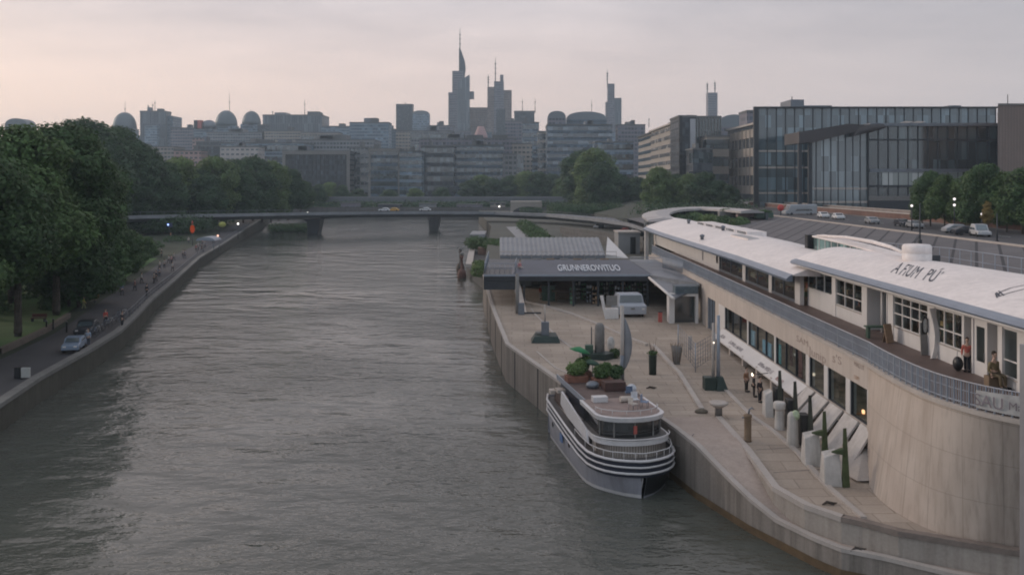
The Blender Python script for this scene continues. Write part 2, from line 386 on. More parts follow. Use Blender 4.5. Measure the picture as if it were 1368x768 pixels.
bn=N(t,'ShaderNodeBump'); bn.inputs['Strength'].default_value=1; bn.inputs['Distance'].default_value=.36; L(t,hsum,bn.inputs['Height']); L(t,bn.outputs[0],b.inputs['Normal'])
wb=MB(); wb.add([(-150,-60,0),(60,-60,0),(60,500,0),(-400,500,0)],[(0,1,2,3)]); struct('river_water',wb,wm)
gb=MB(); gb.add([(-3550,-140,-1.2),(3550,-140,-1.2),(3550,3850,-1.2),(-3550,3850,-1.2)],[(0,1,2,3)]); struct('ground',gb,soil)
# left bank
RIM=[(-36,55),(-39,67.6),(-40.9,76.9),(-42.8,90.7),(-44.6,101),(-48,113.8),(-52.3,129),(-58.5,153.8),(-70.8,201),(-80.6,248.7),(-97,330),(-105,373),(-118,430),(-130,480)]
RIMf=[(b,a) for a,b in RIM]
def rimx(Y): return interp(RIMf,Y)
ZL=2.1
def zl(Y): return interp([(0,2.1),(240,2.0),(380,4.0),(480,5)],Y)
def strip(mb,fa,fb,Ys,dz=0):
    n=len(Ys); vs=[]
    for Y in Ys: vs+=[(fa(Y),Y,zl(Y)+dz),(fb(Y),Y,zl(Y)+dz)]
    mb.add(vs,[(2*i,2*i+1,2*i+3,2*i+2) for i in range(n-1)]); return mb
Ys=[-20,20,55,67,76,90,101,114,129,154,175,201,225,248,290,330,373,430,480]
struct('riverbank_lawn',strip(MB(),lambda Y:-2500,lambda Y:rimx(Y)-.3,Ys),mat('bank_soil',(.035,.045,.025),.95,.4,.12,fine=3))
struct('riverside_path',strip(MB(),lambda Y:rimx(Y)-7.2,lambda Y:rimx(Y)-.5,Ys,.02),asphalt)
qt=thing('river_wall','dark mossy stone embankment wall with pale coping below the tree lined path','wall',(-44.6,101,0))
m=MB()
for (x0,y0),(x1,y1) in zip([(-30,20)]+RIM,RIM):
    m.add([(x0,y0,-1),(x1,y1,-1),(x1,y1,zl(y1)-.1),(x0,y0,zl(y0)-.1),(x0-.8,y0,-1),(x1-.8,y1,-1),(x1-.8,y1,zl(y1)-.1),(x0-.8,y0,zl(y0)-.1)],[(0,1,2,3),(3,2,6,7),(4,7,6,5)])
m.build('wall_face',dstone,qt)
m=MB()
for (x0,y0),(x1,y1) in zip([(-30,20)]+RIM,RIM):
    a,bb=zl(y0),zl(y1)
    m.add([(x0+.12,y0,a-.12),(x1+.12,y1,bb-.12),(x1+.12,y1,bb+.22),(x0+.12,y0,a+.22),(x0-.75,y0,a+.22),(x1-.75,y1,bb+.22),(x1-.75,y1,bb-.1),(x0-.75,y0,a-.1)],[(0,1,2,3),(3,2,5,4),(4,5,6,7)])
m.build('coping',mat('dull_coping',(.17,.165,.155),.85,.25,.6,fine=5),qt)
# grass verge: real blades patch and a kerb
m=MB(); strip(m,lambda Y:rimx(Y)-30,lambda Y:rimx(Y)-9.5,[60,76,90,101,114,129,154,175,201],.05); g=tag(m.build('grass',grass_m),kind='stuff',label='dark green mown grass under the trees beside the path',cat='grass')
gl=[]
for i in range(60): 
    Y=random.uniform(64,118); gl.append((rimx(Y)-random.uniform(10,17),Y,2.15,1.6,1.6,.16))
kt=thing('garden_wall','low kerb wall between grass and the riverside path','wall',(-53,90,2.1))
for (ya,yb) in ((60,84),(88,112)):
    m=MB(); P=[(rimx(Y)-8.2,Y) for Y in np.linspace(ya,yb,8)]
    for (x0,y0),(x1,y1) in zip(P,P[1:]): m.add([(x0,y0,2),(x1,y1,2),(x1,y1,2.65),(x0,y0,2.65),(x0-.5,y0,2),(x1-.5,y1,2),(x1-.5,y1,2.65),(x0-.5,y0,2.65)],[(0,1,2,3),(3,2,6,7),(4,7,6,5)])
    m.build('wall_segment',mat('garden_wall_stone',(.13,.105,.085),.9,.3,1,fine=6),kt)

# ============================================================ right quay
def rows(pts): return [(x,y,z) for x,y,z in pts]
FAR=[(647,377),(655,405),(660,420),(676,460),(700,477),(751,513)]
main=[Q(*p) for p in FAR]; main=[Vector((-4.6,141,4.4))]+main
NOTCH=[Vector((8.0,main[-1].y-.02,zq(68.6))),Vector((8.15,67.6,zq(67.6))),Vector((9.4,59.8,zq(59.8)))]
UP=[(957,559),(995,601),(1033,653),(1075,677),(1124,694),(1152,700),(1200,713),(1260,723),(1355,739),(1480,756)]
up=[Q(*p) for p in UP]
OUT=[(872,552,3.42),(901,572,3.36),(930,594.7,3.2),(943,608,2.9),(972,638,2.3),(1002,667,1.8),(1037,695,1.35),(1089,720,1.35),(1124,734,1.35),(1180,745,1.35),(1276,768,1.35),(1420,792,1.35)]
out=[G(*p) for p in OUT]
def xat(poly,Y):
    return interp(sorted([(p.y,p.x) for p in poly]),Y)
def zat(poly,Y): return interp(sorted([(p.y,p.z) for p in poly]),Y)
# pavement surface
m=MB()
def prow(Y,xl,xr=34.2): return [(xl+(xr-xl)*k/6,Y,zq(Y)) for k in range(7)]
def band(rws):
    m.add([p for r in rws for p in r],[(i*7+k,i*7+k+1,(i+1)*7+k+1,(i+1)*7+k) for i in range(len(rws)-1) for k in range(6)])
ys=sorted({p.y for p in main}|{75,80,88,95,105,115,125})
band([prow(Y,xat(main,Y)) for Y in ys])
ys=sorted({p.y for p in NOTCH}|{66,62,59.3}); band([prow(Y,xat(NOTCH+[Vector((9.5,59.2,3.4))],Y)) for Y in ys])
ys=sorted({p.y for p in up if p.y<59.3}|{59.3,56,48,50,52}); band([prow(Y,xat(up,Y)) for Y in ys])
m.f=[f[::1] for f in m.f]; struct('pavement',m,paving)
# ramp down to the ledge
m=MB(); ys=sorted({p.y for p in out if p.y<59.3}|{59.3})
vs=[]
for Y in ys: vs+=[(xat(out,Y),Y,zat(out,Y)),(xat(up,Y)+.02,Y,zat(out,Y))]
m.add(vs,[(2*i,2*i+1,2*i+3,2*i+2) for i in range(len(ys)-1)]); struct('ramp',m,mat('ramp_concrete',(.38,.31,.265),.85,.2,.25,fine=6,streak=.3))
def wallrun(mb,P,zb,off=0):
    for a,c in zip(P,P[1:]):
        za=zb(a) if callable(zb) else zb; zc=zb(c) if callable(zb) else zb
        mb.add([(a.x,a.y,za),(c.x,c.y,zc),(c.x,c.y,c.z),(a.x,a.y,a.z)],[(0,1,2,3)])
def cope(mb,P,wd=.4,h=.14,over=.06,lift=0):
    n=len(P); nrm=[]
    for i in range(n):
        d=(P[min(i+1,n-1)]-P[max(i-1,0)]); d.z=0; d.normalize(); nrm.append(Vector((-d.y,d.x,0)))   # pointing to land is decided by sign of wd
    rings=[]
    for p,q in zip(P,nrm):
        a=p-q*over; c=p+q*wd; z0=p.z-.1; z1=p.z+h+lift
        rings.append([(a.x,a.y,z0),(a.x,a.y,z1),(c.x,c.y,z1),(c.x,c.y,z0)])
    mb.loft(rings,True)
qw=thing('quay_wall','tall pale concrete quay wall with water stains where the boat is moored','wall',(10,56,0))
m=MB(); wallrun(m,main+NOTCH+out[1:],-1.5); m.build('wall_face',concrete_wall,qw)
m=MB(); wallrun(m,up,lambda p:zat(out,p.y)-.2)
m.build('upper_wall_face',mat('upper_concrete',(.36,.32,.28),.85,.18,.3,streak=.6,fine=7,stain=(.14,.11,.09)),qw)
m=MB(); cope(m,main,.35,.12); cope(m,NOTCH+[out[0]],.35,.12); cope(m,out,.28,.1); m.build('coping',coping_m,qw)
m=MB(); cope(m,up[:5],.35,.16); m.build('upper_coping',coping_m,qw)
m=MB(); cope(m,up[4:],.4,.16); m.build('stained_coping',mat('stained_coping_stone',(.21,.17,.145),.85,.35,1.2,fine=5),qw)
# rust coloured stain line at the water
m=MB(); P=[Vector((p.x-.04,p.y-.03,.42)) for p in out]; wallrun(m,P,-.6); m.build('waterline_stain',mat('rusty_algae',(.13,.085,.045),.8,.4,1.2,fine=6),qw)
# vertical joints in the far wall face
m=MB()
for Y in (75,82,90,98,108,118): x=xat(main,Y); m.box(x-.05,x+.02,Y-.06,Y+.06,0,zq(Y)-.1)
m.build('wall_joint',dark_m,qw)
# flush paving bands on the quay
def flat_line(name,P,wd,m_,dz=.006,label=None):
    mb=MB(); P=[Q(*p) for p in P]; n=len(P); vs=[]
    for i in range(n):
        d=P[min(i+1,n-1)]-P[max(i-1,0)]; d.z=0; d.normalize(); q=Vector((-d.y,d.x,0))*wd/2
        z=P[i].z+dz; vs+=[(P[i].x-q.x,P[i].y-q.y,z+.0),(P[i].x+q.x,P[i].y+q.y,z+.0)]
    mb.add(vs,[(2*i,2*i+1,2*i+3,2*i+2) for i in range(n-1)]); return struct(name,mb,m_)
pale=mat('pale_stone_band',(.42,.37,.33),.8,.15,1,fine=6); darkb=mat('dark_paving_joint',(.18,.145,.13),.9,.2,1)  # pale stone for bands, dark brown for the thin paving joints
def ups(name,P,wd,hh,m_,lab):
    mb=MB(); P=[Q(*p) for p in P]; 
    PP=[]
    for a,c in zip(P,P[1:]):
        for k in range(4): q=a.lerp(c,k/4); q.z=zq(q.y); PP.append(q)
    PP.append(P[-1]); cope(mb,PP,wd,hh,0); return mb
for i,(P,wd,hh,lab) in enumerate([
   ([(870,462),(905,500),(934,548)],.35,.18,'low pale stone edging ending at the round flat stone'),
   ([(965,520),(1000,556),(1060,603),(1150,693)],.3,.12,'long low kerb running in front of the leaning white piers'),
   ([(700,404),(760,420),(800,436),(862,462)],.3,.22,'low pinkish kerb curving across the quay to the terrace'),
   ([(716,470),(741,492),(768,503)],.18,.06,'thin kerb line beside the moored boat stern'),
   ([(690,383),(712,418),(745,452),(800,492)],.18,.05,'thin kerb from slanted beam to the stone pillar base')]):
    mb=ups('kerb',P,wd,hh,pale,lab); tag(mb.build('low_kerb',coping_m),lab,'kerb')
for Y in (50,53.2,63,70,77,92,100): 
    mb=MB(); xl=(xat(up,Y) if Y<59 else (xat(NOTCH,Y) if Y<68.6 else xat(main,Y)))+.7
    mb.add([(xl,Y,zq(Y)+.006),(20,Y+.8,zq(Y+.8)+.006),(20,Y+.88,zq(Y+.88)+.006),(xl,Y+.08,zq(Y+.08)+.006)],[(0,1,2,3)]); struct('paving_joint',mb,darkb)

# right bank land beyond the terrace, road and hinterland
bx=[(141,-4.6),(200,-5.7),(300,-7),(380,-12),(430,-16),(480,-18)]
m=MB(); vs=[]; YY=[141,200,300,380,430,480]
for Y in YY: vs+=[(interp(bx,Y),Y,4.3),(34.1,Y,4.3)]
m.add(vs,[(2*i,2*i+1,2*i+3,2*i+2) for i in range(5)]); struct('riverbank_ground',m,mat('trampled_bank',(.085,.085,.07),.95,.25,.06,fine=1.5))
m=MB()
for a,c in zip(YY,YY[1:]): m.add([(interp(bx,a),a,-1),(interp(bx,c),c,-1),(interp(bx,c),c,4.3),(interp(bx,a),a,4.3)],[(0,3,2,1)])
m.build('bank_wall',dstone); tag(bpy.data.objects['bank_wall'],'grey bank wall of the far shore beyond the dark terrace','wall')
# ribbed slope behind the long building
sm=bpy.data.materials.new('ribbed_paving'); t=nt(sm); o=N(t,'ShaderNodeOutputMaterial'); b=N(t,'ShaderNodeBsdfPrincipled'); L(t,b.outputs[0],o.inputs[0])
pos=N(t,'ShaderNodeNewGeometry').outputs['Position']; sx=N(t,'ShaderNodeSeparateXYZ'); L(t,pos,sx.inputs[0])
u=math_n(t,'DIVIDE',math_n(t,'SUBTRACT',math_n(t,'MULTIPLY',sx.outputs[0],.887),math_n(t,'MULTIPLY',sx.outputs[1],.463)),2.6)
f=math_n(t,'LESS_THAN',math_n(t,'FRACT',u),.13)
wn=N(t,'ShaderNodeTexWhiteNoise'); wn.noise_dimensions='1D'; L(t,math_n(t,'FLOOR',u),wn.inputs['W'])
c=mixc(t,wn.outputs[0],(.105,.10,.105),(.15,.14,.145)); c=mixc(t,.4,c,mixc(t,ramp(t,noise(t,pos,.25,5),.3,.7),(.08,.075,.075),(.17,.155,.155)))
L(t,mixc(t,f,c,(.035,.033,.037)),b.inputs['Base Color']); b.inputs['Roughness'].default_value=.85
m=MB(); m.add([(34.1,40,8.6),(64,40,11),(64,262,11),(34.1,262,8.6)],[(0,1,2,3)]); struct('sloping_pavement',m,sm)
m=MB(); m.add([(34.1,262,8.6),(64,262,11),(64,480,11),(34.1,480,4.6)],[(0,1,2,3)]); m.add([(34.1,262,4.3),(34.1,262,8.6),(34.1,480,4.6),(34.1,480,4.3)],[(0,1,2,3)]); struct('slope',m,mat('dark_bank_soil',(.05,.055,.04),.95,.4,.1,fine=2))
m=MB(); m.add([(64.02,40,10.9),(64.02,480,10.9),(64.02,480,11.25),(64.02,40,11.25),(64.4,40,11.25),(64.4,480,11.25)],[(0,1,2,3),(3,2,5,4)]); struct('kerb',m,coping_m)
m=MB(); m.add([(64.4,40,11.0),(84,40,11.0),(84,480,11.0),(64.4,480,11.0)],[(0,1,2,3)]); struct('road',m,asphalt)
m=MB()
for Y in range(60,480,9): m.add([(74.1,Y,11.006),(74.3,Y,11.006),(74.3,Y+4,11.006),(74.1,Y+4,11.006)],[(0,1,2,3)])
struct('road_marking',m,mat('road_paint',(.6,.6,.58),.7,.1,2))
m=MB(); m.box(84,2500,40,480,-1,11.12); struct('city_pavement',m,mat('street_paving',(.15,.14,.135),.9,.2,.1,fine=2))
# far shore
m=MB(); m.box(-3500,3500,480,3700,-1,5); struct('far_ground',m,mat('far_city_ground',(.08,.085,.075),.95,.3,.02))
fw=MB(); fw.box(-400,34,478.5,479.9,-1,6.1); tag(fw.build('far_quay_wall',mat('far_wall_stone',(.13,.12,.115),.9,.3,.08,streak=.5)),'long low stone quay wall on the far shore beyond the bridge','wall')
# ============================================================ long quay building
B=thing('quay_building','long low cream building with curved white roof, deck and shops along the quay','building',(24,80,3))
top=[(23.6,37.0),(22.2,38.6),(21.3,39.9),(20.65,41.5),(20.3,43.2),(20.2,45.5),(20.3,48.5),(20.5,51.0)]
bas=[(25.5,39.4),(22.9,40.3),(21.2,41.0),(19.9,42.2),(19.25,44.3),(19.15,46.6),(19.6,48.9),(20.35,51.0)]
m=MB()
def cr(P,n):   # smooth resample
    out_=[]
    for i in range(len(P)-1):
        p0=P[max(i-1,0)];p1=P[i];p2=P[i+1];p3=P[min(i+2,len(P)-1)]
        for k in range(n):
            t_=k/n; out_.append(tuple(.5*((2*b_)+(-a_+c_)*t_+(2*a_-5*b_+4*c_-d_)*t_*t_+(-a_+3*b_-3*c_+d_)*t_**3) for a_,b_,c_,d_ in zip(p0,p1,p2,p3)))
    out_.append(P[-1]); return out_
T=cr(top,4); Bs=cr(bas,4)
m.loft([[(b_[0],b_[1],2.2) for b_ in Bs],[(a_[0],a_[1],8.5) for a_ in T]],False,True,closed=False)
# board marks of the formwork: slim vertical grooves
cw=bpy.data.materials.new('curved_concrete'); t=nt(cw); o=N(t,'ShaderNodeOutputMaterial'); b=N(t,'ShaderNodeBsdfPrincipled'); L(t,b.outputs[0],o.inputs[0]); b.inputs['Roughness'].default_value=.85
pos=N(t,'ShaderNodeNewGeometry').outputs['Position']; sx=N(t,'ShaderNodeSeparateXYZ'); L(t,pos,sx.inputs[0])
ang=math_n(t,'MULTIPLY',math_n(t,'ARCTAN2',math_n(t,'SUBTRACT',sx.outputs[1],48.5),math_n(t,'SUBTRACT',27.5,sx.outputs[0])),8.0)
cb=N(t,'ShaderNodeCombineXYZ'); L(t,ang,cb.inputs[0]); L(t,math_n(t,'MULTIPLY',sx.outputs[2],.1),cb.inputs[2])
s1=noise(t,cb.outputs[0],1.5,5,.6); s2=noise(t,cb.outputs[0],6,3,.6); s3=noise(t,pos,.5,4)
base=mixc(t,ramp(t,s3,.3,.7),(.45,.375,.32),(.53,.455,.395))
base=mixc(t,math_n(t,'MULTIPLY',ramp(t,s1,.45,.7),.5,True),base,(.30,.24,.19))
base=mixc(t,math_n(t,'MULTIPLY',ramp(t,s2,.5,.72),.55,True),base,(.32,.27,.23))
# board courses and pour joints
jz=math_n(t,'LESS_THAN',math_n(t,'FRACT',math_n(t,'DIVIDE',math_n(t,'SUBTRACT',sx.outputs[2],2.5),1.95)),.012)
ju=math_n(t,'LESS_THAN',math_n(t,'FRACT',math_n(t,'DIVIDE',ang,1.35)),.014)
base=mixc(t,math_n(t,'MULTIPLY',math_n(t,'MAXIMUM',jz,ju),.6),base,(.22,.18,.15))
cbp=N(t,'ShaderNodeCombineXYZ'); L(t,math_n(t,'FLOOR',math_n(t,'DIVIDE',ang,1.35)),cbp.inputs[0]); L(t,math_n(t,'FLOOR',math_n(t,'DIVIDE',math_n(t,'SUBTRACT',sx.outputs[2],2.5),1.95)),cbp.inputs[1])
wn=N(t,'ShaderNodeTexWhiteNoise'); L(t,cbp.outputs[0],wn.inputs[0]); base=mixc(t,math_n(t,'MULTIPLY',wn.outputs[0],.16),base,(.34,.29,.25))
# rain dirt spreading at the far right end
end=ramp(t,sx.outputs[0],21.3,23.2); base=mixc(t,math_n(t,'MULTIPLY',math_n(t,'MULTIPLY',end,ramp(t,s1,.35,.6)),.7,True),base,(.15,.12,.10))
L(t,base,b.inputs['Base Color'])
m.build('curved_wall',cw,B)
m=MB()
for i in ():
    for k in range(1): 
        a=Vector((*Bs[i],2.6)); c=Vector((*T[i],8.45)); m.tube([a,c],.008,4)
if m.v: m.build('formwork_joint',mat('joint_shadow',(.36,.3,.26),.9,.2,1),B)
# stain marks at the right end
m=MB(); m.box(19.0,28,41,50.9,2.2,2.3); 
# fascia beam above windows and deck slab
X0=20.5
m=MB(); m.box(X0,X0+.5,51,131,7.1,8.5); m.build('fascia',cream,B)
m=MB()
edge=T[:-1]+[(X0,51.0),(20.6,75),(20.7,131)]
E=[Vector((x,y,8.5)) for x,y in edge][::-1]
poly=[(p.x-.12,p.y) for p in E]+[(24.9,37.0),(24.9,131)]
m.prism(poly,8.5,8.72); m.build('deck_edge',coping_m,B)
m=MB(); m.prism([(p.x+.15,p.y) for p in E]+[(31,38.2),(31,131)],8.725,8.8); m.build('deck_floor',brown_m,B)
# lower frontage: piers, sill, window glass, dark rooms behind
wins=[(51.2,53.8),(54.5,57.6),(58.3,61.2),(61.9,69.0),(69.35,77),(77.35,85.5)]
m=MB(); m.box(X0,X0+.4,51,86,4.55,5.0); m.build('window_sill',cream,B)
m=MB()
prev=51.0
for a,c in wins: m.box(X0,X0+.4,prev,a,5.0,7.1); prev=c
m.box(X0,X0+.4,prev,88,2.8,7.1)
m.build_each('window_pier',white,B)
m=MB(); m.box(X0+6,X0+6.2,51,131,2.8,8.4); m.box(X0+.5,X0+6,51,131,4.9,5.0); m.box(X0+1.6,X0+1.8,51,86,2.8,4.9); m.build('interior_wall',inner_m,B)
for i,(a,c) in enumerate(wins):
    w_=MB(); w_.box(X0+.12,X0+.16,a,c,5.0,7.1); g_=w_.build('window',glassc,B)
    m=MB(); 
    for y in ([a+.04,c-.04]+([a+(c-a)*k/3 for k in (1,2)] if c-a>5 else [])): m.box(X0+.05,X0+.2,y-.04,y+.04,5.0,7.1)
    m.build_each('mullion',dark_m,g_); m=MB(); m.box(X0+.055,X0+.195,a,c,5.0,5.07); m.build('frame',dark_m,g_)
# coloured things hanging behind the glass
def inside(name,lab,cat,px,py,w_,h_,m_,x=X0+.22):
    Y=x*F/(px-CX); z=max(H-(py-HOR)/F*Y,5.02+h_/2); b=MB(); b.box(x,x+.12,Y-w_/2,Y+w_/2,z-h_/2,z+h_/2); b.build
    o=b.build(name,m_,None,.02); return tag(o,lab,cat)
inside('poster','small pale blue poster inside the farther dark shop window','poster',1003,450,2.4,1.3,mat('pale_blue_print',(.2,.42,.62),.5,.3,2))
inside('umbrella','light blue rounded canopy seen inside the middle quay window','umbrella',1024,471,2.4,1.1,mat('sky_blue',(.2,.5,.75),.5,.1,2))
inside('umbrella','turquoise canopy with navy rim beside the light blue one','umbrella',1038,477,1.7,1.5,mat('turquoise',(.05,.42,.5),.5,.1,2))
inside('curtain','dark red curtain inside the quay window left of the square panes','curtain',1067,495,1.3,2.3,mat('dark_red_cloth',(.13,.02,.025),.9,.2,2))
inside('curtain','narrow maroon curtain hanging deeper in the same long window','curtain',1056,488,.5,2.2,mat('maroon',(.09,.02,.03),.9,.2,2),X0+.9)
inside('notice','small white notice on the glass beside the red curtain','notice',1062,474,.6,.18,white,X0+.3)
inside('lamp','small warm glowing lamp in the nearest quay window','lamp',1152,564,.22,.22,emis('warm_lamp',(1,.5,.25),2.5),X0+.8)
# clerestory dividing posts further along, wall to the far end
m=MB(); m.box(X0-.0,X0+.5,88,89.5,2.8,7.098); m.box(X0,X0+.5,93,131,2.8,7.098); m.build_each('far_wall',cream,B)
for a,c in ((89.6,90.4),(90.7,91.7),(92,92.9)):
    w_=MB(); w_.box(X0+.2,X0+.25,a,c,3.9,7.1); w_.build('side_window',glassd,B)
m=MB(); 
for y in (89.5,90.5,91.8,92.92): m.box(X0+.05,X0+.3,y,y+.12,3.8,7.1)
m.build_each('side_window_post',rail_m,B)
# white lean-to panels between sill and the leaning piers
def panel(y0,y1,x1,z1,name='leaning_panel'):
    b=MB(); b.add([(X0-.02,y0,4.95),(X0-.02,y1,4.95),(x1,y1,z1),(x1,y0,z1),(X0-.02,y0,4.85),(X0-.02,y1,4.85),(x1,y1,z1-.1),(x1,y0,z1-.1)],[(0,1,2,3),(7,6,5,4),(3,2,6,7),(0,3,7,4),(1,5,6,2)])
    return b
# long sign strip with text (farther bays)
m=panel(61.5,86,19.55,4.2); sgn=m.build('sign_strip',white,B)
ink=mat('faded_ink',(.2,.17,.19),.8,.2,2)
slope=Vector((X0-19.55,0,.75)).normalized()
for k,(txt,yy) in enumerate((('iKLEN',84.5),('Ei OMOLL LAhEWEE',81.2),('IiSMEmi WEID LE',71.5))):
    lettering(txt,.5,(19.8,yy,4.42),(0,-1,0),slope,ink,sgn,.004)
red_ink=mat('faded_red_ink',(.3,.13,.12),.8,.2,2)
lettering('RESIEND',.42,(19.7,66.5,4.36),(0,-1,0),slope,red_ink,sgn,.004)
# arcade columns below strip
for y in (85.5,80,75.5,71.2,67.2):
    b=MB(); b.box(19.6,19.95,y-.2,y+.2,zq(y)-.1,4.3); b.build('arcade_column',cream,B)
m=MB(); m.box(X0+1.2,X0+1.3,61.5,86,3,4.8); m.build('shop_glazing',glassd,B)
# nearest white wall under the last windows, with a wedge buttress
m=MB(); m.box(X0-.06,X0-.02,51.1,54.3,2.6,4.83); m.box(X0+.3,X0+.34,54.4,61.4,3.9,4.83); m.build('white_base_wall',white,B)
m=MB(); m.box(X0+.9,X0+1.0,54.3,61.6,2.8,4.8); m.build('shop_glazing',glassd,B)
m=MB(); m.box(X0-.02,X0+.9,54.3,54.5,2.6,4.54); m.build('reveal',cream,B)
def PT(px,py,x): Y=x*F/(px-CX); return Vector((x,Y,H-(py-HOR)/F*Y))
# wedge at 1124-1159 x 618-647
b=MB(); z0=zq(50); b.add([(18.9,48.6,z0),(20.2,48.7,z0),(20.2,52.4,z0),(18.2,52.4,z0),(20.0,50.6,z0+1.15),(20.4,50.6,z0+1.15),(20.4,52.0,z0+1.15),(19.8,52.2,z0+1.15)],[(0,3,2,1),(4,5,6,7),(0,1,5,4),(1,2,6,5),(2,3,7,6),(3,0,4,7)])
tag(b.build('buttress',coping_m,None,.03),'sloping pale concrete wedge at the foot of the curved wall','buttress')
# leaning piers with sloping white boards above
PIERS=[(59.8,17.25,1.8,.5,'board'),(56.7,17.1,1.8,.8,'drum'),(53.9,17.05,2.1,.9,'tall'),(51.2,17.25,1.9,.85,'green'),(48.6,17.45,1.85,.85,'green')]
plab=['leaning white pier farthest along, under the text strip, beside dark doorways','white round topped pier, second from the curtain of dark doorways','tall rounded white pier with a pale green and white figure painted on top','broad white pier with slim green fin, farther of the two green finned piers','broad white pier with tall green fin, nearest to the curved wall']
for i,(Y,x,hh,wd,kind) in enumerate(PIERS):
    z=zq(Y); p=thing('pier',plab[i],'pier',(x,Y,z),0,'white piers in front of the quay shops')
    b=MB()
    if kind=='drum':
        b.lathe((x,Y,z-.05),[(.34,0),(.32,.1),(.3,.5),(.28,hh-.5),(.38,hh-.45),(.4,hh-.1),(.34,hh)],16)
    elif kind=='tall':
        b.lathe((x,Y,z-.05),[(.38,0),(.34,.5),(.32,hh-.6),(.3,hh-.2),(.16,hh)],16)
        c_=MB(); c_.ball((x+.15,Y-.1,z+hh-.25),.26,10,(1,1,1.2)); c_.build('painted_top',mat('pale_green_paint',(.42,.5,.33),.7,.35,5),p)
    else:
        b.add([(x-wd*.5,Y-.35,z-.05),(x+wd*.6,Y-.45,z-.05),(x+wd*.6,Y+.6,z-.05),(x-wd*.5,Y+.6,z-.05),(x-wd*.45,Y-.1,z+hh-.4),(x+wd*.5,Y-.2,z+hh-.05),(x+wd*.5,Y+.5,z+hh-.05),(x-wd*.4,Y+.5,z+hh-.2)],[(0,3,2,1),(4,5,6,7),(0,1,5,4),(1,2,6,5),(2,3,7,6),(3,0,4,7)])
        # worn mark
    b.build('shaft',mat('aged_white',(.50,.47,.44),.7,.2,1.2,streak=.6,stain=(.25,.23,.2)),p,.05)
    if True:
        c_=MB(); xx=x+wd*.62+(.25 if kind!='green' else 0); c_.add([(xx-.04,Y-.55,z-.02),(xx+.36,Y-.5,z-.02),(xx+.27,Y-.2,z+3.1),(xx+.07,Y-.25,z+3.1),(xx-.04,Y-.3,z-.02),(xx+.36,Y-.25,z-.02)],[(0,1,2,3),(4,3,2,5),(0,3,4),(1,5,2),(0,4,5,1)])
        if kind=='green': c_.add([(xx-.6,Y-.35,z+hh-.05),(xx+.05,Y-.5,z+1.7),(xx+.05,Y-.5,z+2.05),(xx-.58,Y-.3,z+hh+.03),(xx,Y-.2,z+1.75),(xx,Y-.2,z+2.05)],[(0,1,2,3),(3,2,5),(0,4,1)])
        c_.build('fin',mat('moss_green_fin',(.058,.078,.03),.7,.35,2) if kind=='green' else mat('dark_fin',(.05,.055,.042),.7,.35,2),p)
    if kind!='green':
        c_=MB(); c_.obox((x+.72,Y+.1,z+.95),(.5,.8,1.9)); c_.build('dark_side_box',mat('dark_door',(.02,.02,.02),.6,.2,2),p,.03)
    # battered white wall panel behind the pier, from the sill down to the paving
    bb=MB(); y0,y1=[(59.9,61.4),(57.3,59.5),(54.8,56.9),(52.3,54.4),(50.3,51.9)][i]; xo_,zo_=18.95,zq(Y)+.05
    bb.add([(xo_,y0,zo_),(xo_,y1,zo_),(X0-.1,y1,4.98),(X0-.1,y0,4.98),(xo_+.15,y0,zo_),(xo_+.15,y1,zo_),(X0-.02,y1,4.9),(X0-.02,y0,4.9)],[(0,3,2,1),(4,5,6,7),(0,1,5,4),(1,2,6,5),(2,3,7,6),(3,0,4,7)])
    br_=bb.build('battered_panel',mat('panel_white',(.54,.50,.47),.7,.15,1,streak=.5,stain=(.3,.27,.24)),p)
    # printed scribble on it
    sc=MB(); sl=Vector((X0-.1-xo_,0,4.98-zo_))
    for q in range(7):
        u0=random.uniform(.25,.6); y_=random.uniform(y0+.6,y1-.1); L_=random.uniform(.15,.5); o_=Vector((xo_,y_,zo_))+sl*u0+Vector((0,0,.012)); d_=Vector((0,-L_,0)) if q%2 else sl.normalized()*L_*.6
        wv=Vector((.035,.035,0)); sc.add([o_,o_+wv,o_+d_+wv,o_+d_],[(0,1,2,3)])
    sc.build('printing',mat('grey_print',(.25,.25,.25),.8,.2,3),br_)
# green chips on near white wall, blue plate
b=MB(); b.box(X0-.075,X0-.061,51.6,52.4,4.25,4.33); b.build('blue_plate',mat('blue_plate',(.05,.12,.3),.5,.1,1),B)
b=MB(); b.ball((X0-.06,52.2,3.4),.4,8,(.03,1,.55)); b.build('faded_mural',mat('faded_green',(.35,.40,.31),.8,.25,4),B)
# lettering on the fascia: worn
inkF=mat('worn_lettering',(.33,.26,.225),.85,.25,4); inkO=mat('worn_orange_lettering',(.43,.25,.15),.85,.2,4)
def wl(txt,size,px,py,m_,wd=None):
    x=X0-.012; p=PT(px,py,x); p.z=max(p.z,7.22); lettering(txt,size,p,(0,-1,0),(0,0,1),m_,B,.003,wd)
wl('SAM',.62,1064,455,inkF,2.5); wl('Junip',.85,1080,478,inkF,3.4); wl("s",.9,1112,483,inkF,.5); wl("'S",.7,1117,484,inkF,.9)
wl('MALI IT',.38,1141,488,inkF,1.5); wl('COFY',.32,1141,505,inkO,.8)

# ---- upper storey
XU=24.8; Z0=8.8; Z1=12.3
def ybay(px): return XU*F/(px-CX)
m=MB(); m.box(XU+2.4,XU+2.6,38,150,Z0,Z1); m.build('shop_back_wall',inner_m,B)
